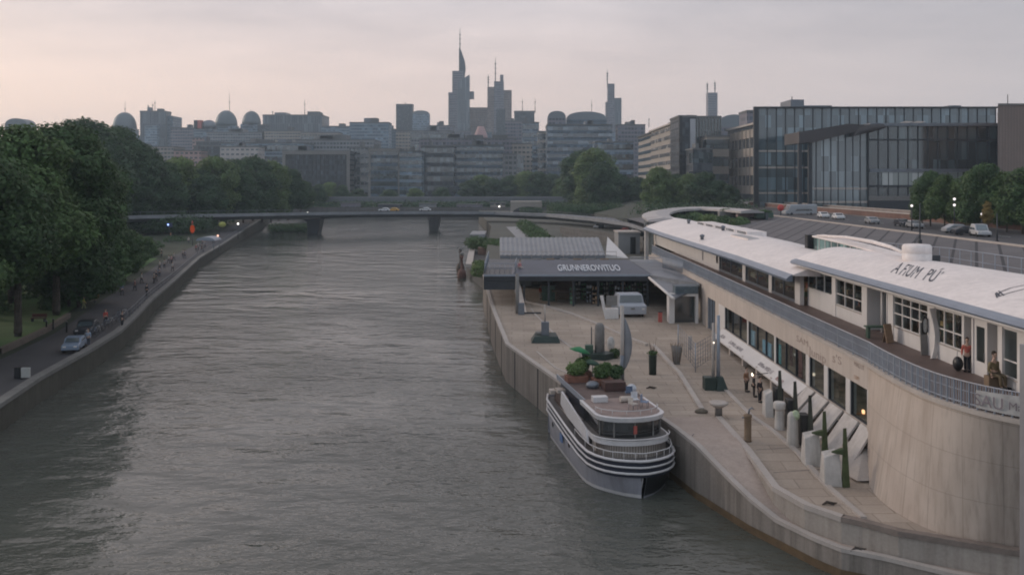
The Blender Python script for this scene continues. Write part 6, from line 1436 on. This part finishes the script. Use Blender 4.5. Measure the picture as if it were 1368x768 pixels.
# far viaduct
VB=thing('far_viaduct','long dark far bridge running along the opposite shore','bridge',(-60,500,5)); Y=505
m=MB(); x0,x1=px2x(430,Y),px2x(842,Y); m.box(x0,x1,Y,Y+9,zt(270,Y),zt(264.5,Y)); m.build('deck',steel,VB)
for k in range(9): x=x0+(x1-x0)*(k+.5)/9; m=MB(); m.box(x-1.2,x+1.2,Y+2,Y+7,4.5,zt(270,Y)); m.build('pier',concrete,VB)
m=MB(); m.box(x0,x1,Y-.1,Y+.05,zt(264.5,Y),zt(262.7,Y)); m.build('parapet',mat('far_parapet',(.2,.2,.21),.8,.2,.1),VB)
# low sheds and wall clutter on far shore
for k,(px,w_,y,c_) in enumerate(((455,24,272,'dusk'),(505,30,274,'dark'),(560,22,273,'grey'),(610,34,274,'dusk'),(655,20,272,'beige'))):
    city('low shed on the far quay behind the bridge, %s from the left'%ORD[k],px,px+w_,y,489,c_,depth=8,name='shed',z0=5)
o=thing('boathouse','low grey arched boathouse at the far shore right of the bridge piers','building',(px2x(708,470),470,4.3)); m=MB(); m.box(px2x(682,440),px2x(724,440),440,455,4.3,zt(272,440)+1); m.build('wall',concrete,o); m=MB(); cxx=px2x(705,439.8); m.loft([[(cxx-7.5*math.cos(a),yy,4.3+3.2*math.sin(a)) for a in np.linspace(0,math.pi,11)] for yy in (439.6,439.95)]); m.build('dark_arch',dark_m,o)

# ============================================================ trees
T1=tree_proto(25,7.6,3,46000,.26,leafA,.24,tr=.45); T2=tree_proto(25,7.2,11,42000,.26,leafB,.21,tr=.42); T3=tree_proto(24,8.2,23,30000,.34,leafD,.1,tr=.42); T4=tree_proto(12,4.6,31,16000,.22,leafA,.08,tr=.2); T5=tree_proto(12,4.4,41,15000,.22,leafB,.14,tr=.18); T6=tree_proto(24,8,53,26000,.36,leafC,.08,tr=.4)
def tr_(px,py,Y,proto,label,group,z0=None,wide=1.0,x=None):
    z=zl(Y) if z0 is None else z0; xx=px2x(px,Y) if x is None else x
    return tree(proto,(xx,Y,z-.05),zt(py,Y)-z,label,group,wide=wide)
g1='tall plane trees along the left riverside path'
LT=[(-150,190,72),(-75,185,78),(-12,178,86),(42,163,98),(80,160,114),(-110,180,100),(-30,172,112),(15,185,125),(96,172,140),(50,178,150),(-80,185,135),(110,190,165)]
for k,(px,py,Y) in enumerate(LT):
    x=px2x(px,Y); x=min(x,rimx(Y)-10.5); tree([T1,T2][k%2],(x,Y,zl(Y)-.05),zt(py,Y)-zl(Y),'large dense dark green plane tree beside the left path, %s counted from the camera'%ORD[k],g1,wide=1.08)
g2='smaller trees hanging over the left path'
for k,(px,py,Y) in enumerate([(118,292,122),(142,300,138),(158,308,152),(170,306,170),(182,312,188),(196,315,206),(92,300,122)]):
    x=min(px2x(px,Y),rimx(Y)-9.3); tree([T4,T5][k%2],(x,Y,zl(Y)-.05),zt(py,Y)-zl(Y),'smaller rounded tree under the tall planes by the path, %s in the row'%ORD[k],g2,wide=1.25)
g3='tall trees behind the left end of the footbridge'
for k,(px,py,Y,pt) in enumerate([(120,158,282,0),(150,166,300,1),(132,185,276,0),(178,186,300,0),(205,206,312,1),(238,209,322,2),(222,228,305,0),(262,226,330,0),(288,208,338,2),(312,211,350,1),(338,208,360,0),(362,214,372,2),(385,225,385,0),(402,240,400,1),(275,232,318,0),(325,232,345,0),(350,236,362,1),(372,240,378,0),(190,222,296,0)]):
    tree([T3,T1,T6][pt],(px2x(px,Y),Y,3.2),zt(py,Y)-3.2,'%s tree behind the footbridge, %s of its row from the left park'%(['dark broad','mid green','pale green rounded'][pt],ORD[k]),g3,wide=1.15)
g4='trees along the far shore'
for k,(px,py,Y,w_) in enumerate([(425,246,500,1.2),(440,243,520,1.3),(456,247,515,1.2),(478,252,530,1.5),(555,251,540,1.6),(590,250,545,1.6),(628,240,560,1.5),(645,233,570,1.4),(660,238,560,1.5),(682,234,560,1.4),(702,228,555,1.3),(718,229,550,1.3),(736,232,560,1.4),(752,238,540,1.3),(520,253,550,1.7),(408,250,470,1.2)]):
    tree([T3,T6,T3][k%3],(px2x(px,Y),Y,4.9),zt(py,Y)-4.9,'hazy dark tree on the far shore in front of the offices, %s from the left'%ORD[k],g4,wide=w_)
g5='trees between the river and the right offices'
for k,(px,py,Y,w_,pt,lab) in enumerate([(775,200,425,.95,0,'left half of the tall bushy clump'),(795,197,415,1.0,2,'tallest of the bushy clump'),(806,216,405,1.05,0,'right half of the tall bushy clump'),(829,232,430,1.2,0,'low dark one right of the tall bushy clump'),(850,236,440,1.1,0,'low one before the sandstone office'),(880,222,335,1.0,2,'rounded one before the sandstone office'),(901,232,345,1.1,0,'low dark one in the middle'),(921,231,330,1.1,2,'broad one before the dark end tower'),(938,229,320,1.15,0,'broad dark one'),(958,240,315,1.0,0,'small one'),(973,246,312,1.0,0,'smallest one beside the glass building')]):
    z0=4.3 if px<870 else 7; tree([T3,T1,T6][pt],(px2x(px,Y),Y,z0-.1),zt(py,Y)-z0,'green bank tree right of the river, '+lab,g5,wide=w_*1.1)
g6='street trees before the glass hall'
for k,(px,py,Y,w_,lab) in enumerate([(1243,228,166,.8,'first of the crowns left of the twin globe lamp'),(1262,232,158,.8,'fuller crown touching the twin globe lamp'),(1232,240,172,.7,'small crown at the hall plinth'),(1298,228,152,.85,'between twin globe lamp and yellow tree'),(1312,218,148,.85,'tallest one beside the yellow tree'),(1345,228,145,.9,'one in front of the brown tower'),(1366,224,140,.95,'cut by the right edge of view'),(1390,226,138,1,'beyond the right edge of view'),(1330,240,160,.8,'low one behind the yellow tree')]):
    tree(T5 if k%2 else T4,(px2x(px,Y),Y,11),zt(py,Y)-11,'leafy green street tree, '+lab,g6,wide=w_*1.1)
tree(tree_proto(8,1.4,77,3500,.16,leafY,.3,tr=.08),(px2x(1319,136),136,11),zt(268,136)-11,'slim yellowing young tree between the street trees',None)
tree(T5,(px2x(-260,100),100,2),20,'tree in the park far left behind the row',g1)
# hedges
def hedge(lab,pts,r,n,m_,leaf=.22,name='hedge'):
    return bushy(name,lab,'hedge',[(p[0],p[1],p[2],r,r*1.3,r*.75) for p in pts],n,leaf,m_)
hedge('dark clipped hedge mass behind the curved ramp',[(*W(px,0,375)[:2],7.5) for px in range(742,832,9)],4.2,14000,leafA,.35)
for k in range(1): pass
hedge('green hedge between pale path and ramp, beyond the terrace',[(px2x(700+4.5*i,285-i*14),285-i*14,5.6) for i in range(9)],2.6,9000,leafA,.25)
hedge('rough green shrubs on the floating garden',[(px2x(632+5.5*i,225-i*2),225-i*2,4.0) for i in range(9)],2.2,8000,leafB,.22)
hedge('dark shrub behind the boathouse',[(px2x(700+5*i,436),436,5.4) for i in range(5)],2.6,3000,leafA,.3)
hedge('bright green bush on the pontoon by the terrace corner',[(px2x(640,160),160,3.2),(px2x(641,168),168,3.4)],1.5,2500,leafC,.16)
for k,(px,Y,z,r) in enumerate(((905,205,11.2,2.2),(925,212,11.2,2.4),(945,205,11.2,2.2),(965,200,11.2,2.0),(985,196,11.0,2.0))):
    hedge('low garden shrub inside the curved roof court, %s from the left'%ORD[k],[(px2x(px,Y),Y,z-1),(px2x(px+8,Y),Y+2,z-1)],r,2600,[leafA,leafB,leafC][k%3],.22,'shrub')
struct('path',MB().add([(px2x(676,300),300,4.32),(px2x(700,300),300,4.32),(px2x(712,235),235,4.32),(px2x(706,190),190,4.32),(px2x(680,190),190,4.32),(px2x(690,240),240,4.32)],[(0,5,2,1)][::1]+[(5,4,3,2)]),mat('pale_path',(.28,.275,.28),.85,.12,.2))
hedge('long dark hedge below the path wall on the left bank',[(rimx(Y)-12.5,Y,2.6) for Y in range(120,215,5)],1.7,12000,leafA,.22)
hedge('dark bank scrub at the waterline by the left bridge pier',[(px2x(px,345),345,1.6) for px in range(365,412,6)],2.6,5000,leafA,.25)
# undergrowth below trees, uncountable
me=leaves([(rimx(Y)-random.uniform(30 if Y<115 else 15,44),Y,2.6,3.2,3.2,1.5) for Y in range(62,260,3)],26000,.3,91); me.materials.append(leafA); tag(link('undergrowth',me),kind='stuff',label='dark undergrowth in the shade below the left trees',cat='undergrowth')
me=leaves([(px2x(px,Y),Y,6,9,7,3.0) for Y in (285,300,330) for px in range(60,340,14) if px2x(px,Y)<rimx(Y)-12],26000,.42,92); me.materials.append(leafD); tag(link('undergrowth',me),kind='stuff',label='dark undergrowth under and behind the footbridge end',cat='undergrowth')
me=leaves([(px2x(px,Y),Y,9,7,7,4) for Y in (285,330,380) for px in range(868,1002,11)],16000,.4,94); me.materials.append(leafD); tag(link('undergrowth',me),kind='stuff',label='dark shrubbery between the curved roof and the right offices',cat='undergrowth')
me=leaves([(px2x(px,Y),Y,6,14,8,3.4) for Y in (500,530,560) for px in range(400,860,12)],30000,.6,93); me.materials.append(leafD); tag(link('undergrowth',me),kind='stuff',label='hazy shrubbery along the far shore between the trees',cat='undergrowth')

# ============================================================ pontoon garden
PG=thing('floating_garden','moored floating garden barge with pale rim, left of the terrace','barge',(-9,200,0))
m=MB(); m.prism([(px2x(624,187),184),(-3.4,150),(-3.2,250),(px2x(632,300),300)],-.3,1.7); m.build('hull',mat('barge_dark',(.05,.05,.05),.7,.2,.4),PG)
m=MB(); m.prism([(px2x(624,187)-.1,183.8),(px2x(632,187),183.8),(px2x(638,300),300),(px2x(632,300)-.1,300.2)],1.7,2.3); m.prism([(px2x(632,187)+.05,183.8),(-3.4,150.1),(-3.35,153),(px2x(632,187)+.1,187)],1.7,2.3); m.build('rim',coping_m,PG)
m=MB(); m.box(px2x(632,200)+.5,-3.5,215,232,1.705,3.4); m.build('earth_bed',mat('brick_earth',(.2,.12,.09),.9,.25,1),PG)
m=MB(); m.box(px2x(628,260),px2x(648,260),258,276,1.705,4.2); m.build('shed',mat('barge_shed',(.25,.25,.26),.8,.15,.5),PG)
for k,(y_,lab) in enumerate(((352,'nearer reddish mooring buoy beside the floating garden'),(340,'farther reddish mooring buoy beside the floating garden'))):
    p=G(617+k*-2,372-k*9,0); d=thing('mooring_buoy',lab,'buoy',p); b=MB(); b.lathe(p,[(.8,-.3),(.9,.8),(.7,1.6),(.25,2.0),(.2,4.0),(.35,4.1),(.3,4.6)],12); b.build('body',mat('buoy_red%d'%k,(.14-.05*k,.07,.055),.8,.3,2),d); b=MB(); b.ball(p+Vector((0,0,4.9)),.4,8); b.build('light_head',stone_m,d)
o=thing('mooring_hut','dark low hut with round white window behind the floating garden','hut',(px2x(693,190),190,4.3)); m=MB(); m.box(px2x(686,190),px2x(697,190),190,193,4.3,6.6); m.build('wall',dark_m,o); m=MB(); m.ball((px2x(692.5,189.9),189.9,5.9),.55,10,(1,.15,1)); m.build('round_window',white,o)
o=thing('service_shed','grey service shed with white top behind the terrace roof','shed',(px2x(842,185),185,4.3)); m=MB(); m.box(px2x(826,185),px2x(855,185),185,192,4.3,8.6); m.build('wall',mat('shed_grey',(.27,.265,.265),.8,.15,.3),o); m=MB(); m.box(px2x(825,185),px2x(856,185),184.8,192.2,8.6,8.9); m.build('roof',coping_m,o); m=MB(); m.box(px2x(842,185),px2x(849,185),184.8,185,4.3,7.8); m.build('door',black_m,o)
o=thing('bank_wall_terrace','low stepped stone wall descending from the ramp to the shed','wall',(20,215,4.3)); 
for k in range(3): m=MB(); m.prism([(px2x(748+k*3,262-k*12),262-k*12),(px2x(858,210-k*9),210-k*9),(px2x(858,210-k*9),209-k*9),(px2x(748+k*3,262-k*12),261-k*12)],4.3,6.4-k*.6); m.build('wall_step',mat('ramp_wall',(.15,.14,.13),.9,.25,.3,streak=.4),o)

# ============================================================ left path life
lp=[(97,466,'pale blue grey small car parked on the riverside path',bluec,.0)]
p=G(99,468,2.15); car('small pale blue car parked on the left riverside path',p,R(104),bluec,3.7,1.4,1.6)
p=G(118,452,2.15); car('dark car behind the pale blue one on the left path',p+Vector((-1.6,3,0)),R(102),darkc,4.1,1.5)
def bike(label,loc,rz,col,group):
    d=thing('bicycle',label,'bicycle',loc,rz,group); M_=WM[d.name_full]
    def t_(q): q.v=[tuple(M_@Vector(v)) for v in q.v]; return q
    for x in (-.52,.52): q=MB(); q.tube([(x+.33*math.cos(a),0,.34+.33*math.sin(a)) for a in np.linspace(0,2*math.pi,15)],.022,4,False); t_(q).build('wheel',black_m,d)
    q=MB(); q.tube([(-.52,0,.34),(-.18,0,.85),(.38,0,.85),(.52,0,.34)],.025,4); q.tube([(-.18,0,.85),(0,0,.34),(.38,0,.85)],.022,4); q.tube([(-.52,0,.34),(0,0,.34)],.02,4); t_(q).build('frame',col,d)
    q=MB(); q.box(-.32,-.08,-.07,.07,.93,.98); q.tube([(-.18,0,.85),(-.2,0,.94)],.02,4); t_(q).build('saddle',black_m,d); q=MB(); q.tube([(.38,0,.85),(.36,0,1.05)],.02,4); q.tube([(.36,-.25,1.05),(.36,.25,1.05)],.018,4); t_(q).build('handlebar',grey_m,d)
for k in range(12):
    px=118+k*3.6; p=G(px,455-k*2.7,2.15); bike('bicycle in the parked row behind the small car, %s along it'%ORD[k],p+Vector((random.uniform(-.3,.3),k*.15,0)),R(70+random.uniform(-15,15)),[silver,darkc,bluec,white][k%4],'bicycles parked on the left path')
pl=[(118,462,'person in pale blue beside the parked row of bicycles',(.3,.36,.45),(.08,.09,.12)),(141,433,'person in a red top behind the parked bicycles',(.45,.08,.06),(.03,.03,.04)),(163,436,'person in black at the path bend with arms out',(.03,.03,.035),(.02,.02,.02)),(112,413,'person in bright yellow on the grass by the hedge',(.6,.55,.12),(.3,.3,.15)),(196,395,'person in dark clothes near the path rim by the railings',(.04,.04,.05),(.03,.03,.03)),(213,370,'person in grey walking in the middle of the left path',(.2,.2,.24),(.05,.05,.07)),(229,352,'person in pink walking up the left path',(.4,.24,.24),(.06,.05,.07)),(247,345,'person in navy walking by the path rim',(.06,.08,.15),(.03,.03,.05)),(216,343,'person in black standing at the tree side of the path',(.02,.02,.02),(.02,.02,.02)),(262,336,'person in dull red near the glass shelter',(.3,.1,.1),(.04,.04,.05)),(252,325,'person in white near the orange sign',(.45,.43,.4),(.06,.06,.08)),(228,318,'person in orange by the blue lamp',(.5,.25,.12),(.05,.05,.05))]
for k,(px,py,lab,s,t__) in enumerate(pl):
    p=G(px,py,2.12); person(lab,p,R(40*k),s,t__,pose=['stand','walk'][k%2])
for k,Y in enumerate(sorted(random.uniform(118,255) for _ in range(16))):   # strollers farther along the path
    x=rimx(Y)-random.uniform(1.5,6.2); c_=random.choice([(.05,.05,.06),(.3,.28,.26),(.12,.14,.2),(.25,.1,.09),(.4,.38,.35)])
    w_={(.05,.05,.06):'black',(.3,.28,.26):'beige',(.12,.14,.2):'navy',(.25,.1,.09):'rust red',(.4,.38,.35):'pale'}[c_]
    person('tiny stroller in a %s top up the left path, %s counted from the cars'%(w_,ORD[k]),(x,Y,zl(Y)+.02),random.uniform(0,6),c_,(.04,.04,.05),pose='walk',group='strollers far up the left path')
# white sign box on near path
p=G(34,506,2.12); d=thing('sign_box','white box sign with black side standing on the near left path','sign',p); b=MB(); b.box(p.x-.4,p.x+.32,p.y,p.y+.25,p.z+.1,p.z+.95); b.build('panel',mat('dull_white',(.4,.4,.38),.7,.15,3),d,.02); b=MB(); b.box(p.x-1.05,p.x-.5,p.y+.1,p.y+.5,p.z,p.z+.95); b.build('dark_side',black_m,d,.02); b=MB(); b.box(p.x-.4,p.x-.3,p.y+.02,p.y+.2,p.z-.02,p.z+.1); b.box(p.x+.3,p.x+.4,p.y+.02,p.y+.2,p.z-.02,p.z+.1); b.build('foot',dark_m,d)
for k,(px,py) in enumerate(((89,444),(71,440),(62,443))):
    p=G(px,py,2.12); d=thing('bollard','slim black bollard on the verge, %s from the parked cars'%ORD[k],'bollard',p); b=MB(); b.lathe(p,[(.1,0),(.08,1.0),(.11,1.05),(.09,1.2)],8); b.build('post',black_m,d); b=MB(); b.lathe(p+Vector((0,0,1.2)),[(.1,0),(.08,.08)],8); b.build('cap',stone_m,d)
# railing posts along the rim
rl2=thing('path_railing','dark post railing along the rim of the left path','railing',(-58,160,2))
b=MB()
for Y in np.arange(104,330,2.4): b.box(rimx(Y)-.62,rimx(Y)-.56,Y-.03,Y+.03,zl(Y)+.2,zl(Y)+1.25)
b.build_each('post',grey_m,rl2); b=MB(); b.tube([(rimx(Y)-.6,Y,zl(Y)+1.25) for Y in np.arange(104,330,6)],.035,4); b.tube([(rimx(Y)-.6,Y,zl(Y)+.75) for Y in np.arange(104,330,6)],.022,4); b.build('handrail',grey_m,rl2)
# lights and signs on the left path under the bridge
p=G(226,322,2.1); d=thing('blue_lamp','blue lamp cluster glowing on a post by the tree side path','street lamp',p); b=MB(); b.tube([p,W(226,303,p.y)],.09,6); b.build('pole',dark_m,d); q=W(226,302,p.y); b=MB(); b.box(q.x-.8,q.x+.9,q.y-.2,q.y+.2,q.z-.3,q.z+.9); b.build('housing',mat('navy_box',(.02,.03,.09),.5,.2,1),d); b=MB(); b.ball(q+Vector((-.2,-.3,.4)),.28,8); b.build('bulb',emis('blue_glow',(.35,.5,1),2),d)
p=G(257,328,2.1); d=thing('orange_sign','glowing orange oval sign on a post below the bridge','sign',p); b=MB(); b.tube([p,W(257,312,p.y)],.1,6); b.build('pole',dark_m,d); q=W(257,306,p.y); b=MB(); b.ball(q,.8,12,(.8,.4,1.4)); b.build('panel',emis('orange_glow',(1,.14,.04),.2),d); b=MB(); b.lathe(q+Vector((0,0,1.3)),[(.25,0),(.2,.6),(.05,1.0)],8); b.build('finial',red_m,d)
p=G(293,318,2.1); q=W(297,300,p.y); d=thing('yellow_tree_lamp','yellow green lit canopy sign beside the path rim','sign',p); b=MB(); b.tube([p,q+Vector((-.6,0,-.5))],.09,6); b.build('pole',dark_m,d); b=MB(); b.ball(q,1.15,12,(1,.6,.75)); b.build('canopy',mat('yellow_green',(.35,.36,.1),.8,.3,2),d); b=MB(); b.ball(W(291,315,p.y-.5),.32,8); b.build('lamp',emis('pink_glow',(1,.55,.4),1.6),d)
lamp('street_lamp','lit white lamp under the footbridge near the wall rim',318,299,270,(.9,.95,1),1.5,.32,2.1)
p=G(275,338,2.12); d=thing('glass_shelter','small grey glass shelter on the path before the orange sign','shelter',p); b=MB()
for x_,y_ in ((-2,0),(2,0),(-2,4),(2,4)): b.tube([p+Vector((x_,y_,0)),p+Vector((x_*.9,y_,3.0))],.08,5)
b.build('posts',grey_m,d); b=MB(); b.loft([[(p.x+2.3*math.cos(a),yy,p.z+3+.9*math.sin(a)) for a in np.linspace(0,math.pi,9)] for yy in (p.y-.4,p.y+4.4)]); b.build('roof',rail_m,d)
# orange brown things on the lawn
for px,py,lab,m_ in ((155,398,'orange litter bin under the trees by the path','o'),(126,405,'brown wooden bench under the dark trees','b'),(50,430,'dull red seat in the shade of the near trees','r')):
    p=G(px,py,2.1)
    if p.x>rimx(p.y)-8: p.x=rimx(p.y)-8.5
    d=thing('park_bench' if m_!='o' else 'litter_bin',lab,'bench' if m_!='o' else 'bin',p); mm={'o':mat('bin_orange',(.25,.15,.05),.7,.2,3),'b':wood_m,'r':mat('dull_red',(.1,.035,.03),.8,.2,2)}[m_]
    if m_=='o': b=MB(); b.lathe(p,[(.3,0),(.35,1.0),(.36,1.05)],12); b.build('bin',mm,d); b=MB(); b.lathe(p+Vector((0,0,1.05)),[(.38,0),(.3,.12),(.1,.18)],12); b.build('lid',dark_m,d)
    else:
        b=MB(); b.box(p.x-.9,p.x+.9,p.y,p.y+.45,p.z+.42,p.z+.48); b.build('seat',mm,d); b=MB(); b.box(p.x-.9,p.x+.9,p.y+.45,p.y+.5,p.z+.55,p.z+.95); b.build('backrest',mm,d)
        for sx in (-.75,.75): b=MB(); b.box(p.x+sx-.04,p.x+sx+.04,p.y+.02,p.y+.5,p.z,p.z+.42); b.box(p.x+sx-.04,p.x+sx+.04,p.y+.46,p.y+.5,p.z+.42,p.z+.9); b.build('leg',dark_m,d)

# ============================================================ street on the right
def onroad(px,Y,z=11.01): return Vector((px2x(px,Y),Y,z))
v=onroad(1068,225); d=car('long silver bus shaped van parked before the glass block',v,R(8),silver,8.4,2.7,2.3,True,name='parked_van')
car('silver estate car on the street left of the dark crossover, under the street trees',onroad(1280,142),R(180),silver,4.6,1.5); car('dark low car between the silver estate and the pale crossover',onroad(1293,137),R(175),darkc,4.3,1.4); car('pale tall car nearest on the street under the yellow tree',onroad(1309,134),R(80),mat('car_pale',(.45,.45,.46),.3,.05,1),4.4,1.85,1.9)
for k,(px,Y) in enumerate(((1100,205),(1120,196),(1165,175),(1205,165),(1222,158))):
    car('low white parked car along the kerb, %s from the silver van'%ORD[k],onroad(px,Y),R(85),[silver,darkc][k%2] if k>1 else whitec,4.2,1.4,group=None)
p=onroad(1043,218); d=thing('red_kiosk','small round red kiosk sign left of the silver van','sign',p); b=MB(); b.lathe(p,[(.12,0),(.1,1.4)],8); b.build('post',dark_m,d); b=MB(); b.ball(p+Vector((0,0,2)),.8,10,(1,.5,1)); b.build('disc',mat('kiosk_red',(.5,.06,.05),.6,.1,2),d)
def globe2(lab,px,pys,py_b,Y):
    p=onroad(px,Y); d=thing('street_lamp',lab,'street lamp',p); top_=W(px,pys[0],Y)
    b=MB(); b.tube([p,(p.x,p.y,top_.z)],[.12,.07],6); b.build('pole',dark_m,d)
    for y in pys: b=MB(); b.ball(W(px,y,Y-.15),.22,8); b.build('lamp_head',emis('street_globe',(1,.93,.9),1.2),d)
globe2('street lamp with one lit globe before the hall plinth',1218,(275,),0,150); globe2('street lamp with two lit white globes between street trees',1275,(266,274),0,145); globe2('street lamp with small lit globe left of the yellow tree',1312,(286,),0,142)
for k,(px,y0_,Y) in enumerate(((1229,272,122),(1332,285,120))):
    p=onroad(px,Y,10.9); d=thing('lamp_pole',['thin dark pole rising from the slope left','thin dark pole near the pale crossover car'][k]+(' of the white drum' if k==0 else ''),'pole',p); b=MB(); b.tube([p+Vector((0,0,-1)),W(px,y0_,Y)],[.12,.08],6); b.build('pole',dark_m,d); b=MB(); b.box(p.x-.2,p.x+.2,p.y-.2,p.y+.2,p.z-.3,p.z+.35); b.build('base',dark_m,d)
st=thing('stair_rail','dark slanting stair rail on the slope behind the white drum','railing',W(1218,335,95)); b=MB(); b.tube([W(1210,336,95),W(1228,313,105)],.09,5); b.tube([W(1210,342,95),W(1228,319,105)],.06,5); b.build('handrail',dark_m,st); b=MB()
for u in (0,.33,.66,1): q=W(1210,342,95).lerp(W(1228,319,105),u); b.tube([q+Vector((0,0,-1.2)),q+Vector((0,0,.5))],.05,4)
b.build('post',dark_m,st)
lw=thing('street_wall','low brown brick wall and hedge line along the far side of the street','wall',(86,180,11)); b=MB(); b.box(85.5,86.2,100,320,11.1,12.3); b.build('brick_wall',mat('dull_brick',(.16,.09,.07),.9,.35,.6,fine=3),lw); b=MB(); b.box(85.4,86.3,100,320,12.3,12.45); b.build('coping',coping_m,lw)
lw=thing('pavement_wall','pale low wall between pavement and street trees','wall',(92,180,11)); b=MB(); b.box(92,92.5,95,300,11.12,12.6); b.build('wall_face',mat('pale_brick',(.26,.22,.2),.9,.2,.4),lw); b=MB(); b.box(91.9,92.6,95,300,12.6,12.72); b.build('coping',coping_m,lw)
for k,(px,Y,w_) in enumerate(((1000,210,5),(1022,205,4),(975,215,5))):
    p=onroad(px,Y); d=thing('planter_wall','low %s beside the street left of the silver van'%['pink flowered planter','green container','long grey planter'][k],'planter',p); b=MB(); b.box(p.x-w_/2,p.x+w_/2,p.y,p.y+2,11,12.2); b.build('trough',[mat('pinkish',(.35,.26,.25),.8,.2,1),green_m,stone_m][k],d,.05)
    me=leaves([(0,1,1.4,w_*.45,.8,.5)],500,.18,60+k); me.materials.append(leafB); link('plants',me,d)
# traffic on the ramp bend
for k,(px,Y,m_,lab) in enumerate(((834,262,red_m,'red car on the ramp bend before the white roof end'),(845,258,whitec,'white car beside the red car on the ramp bend'),(868,300,whitec,'white van like car behind the ramp bend'),(800,290,silver,'silver car parked beyond the ramp below the hedge'))):
    z_=4.35 if k>1 else 8.2; p=W(px,0,Y); p.z=4.35; car(lab,p,R(20*k),m_,4.4,1.5 if k!=2 else 2)
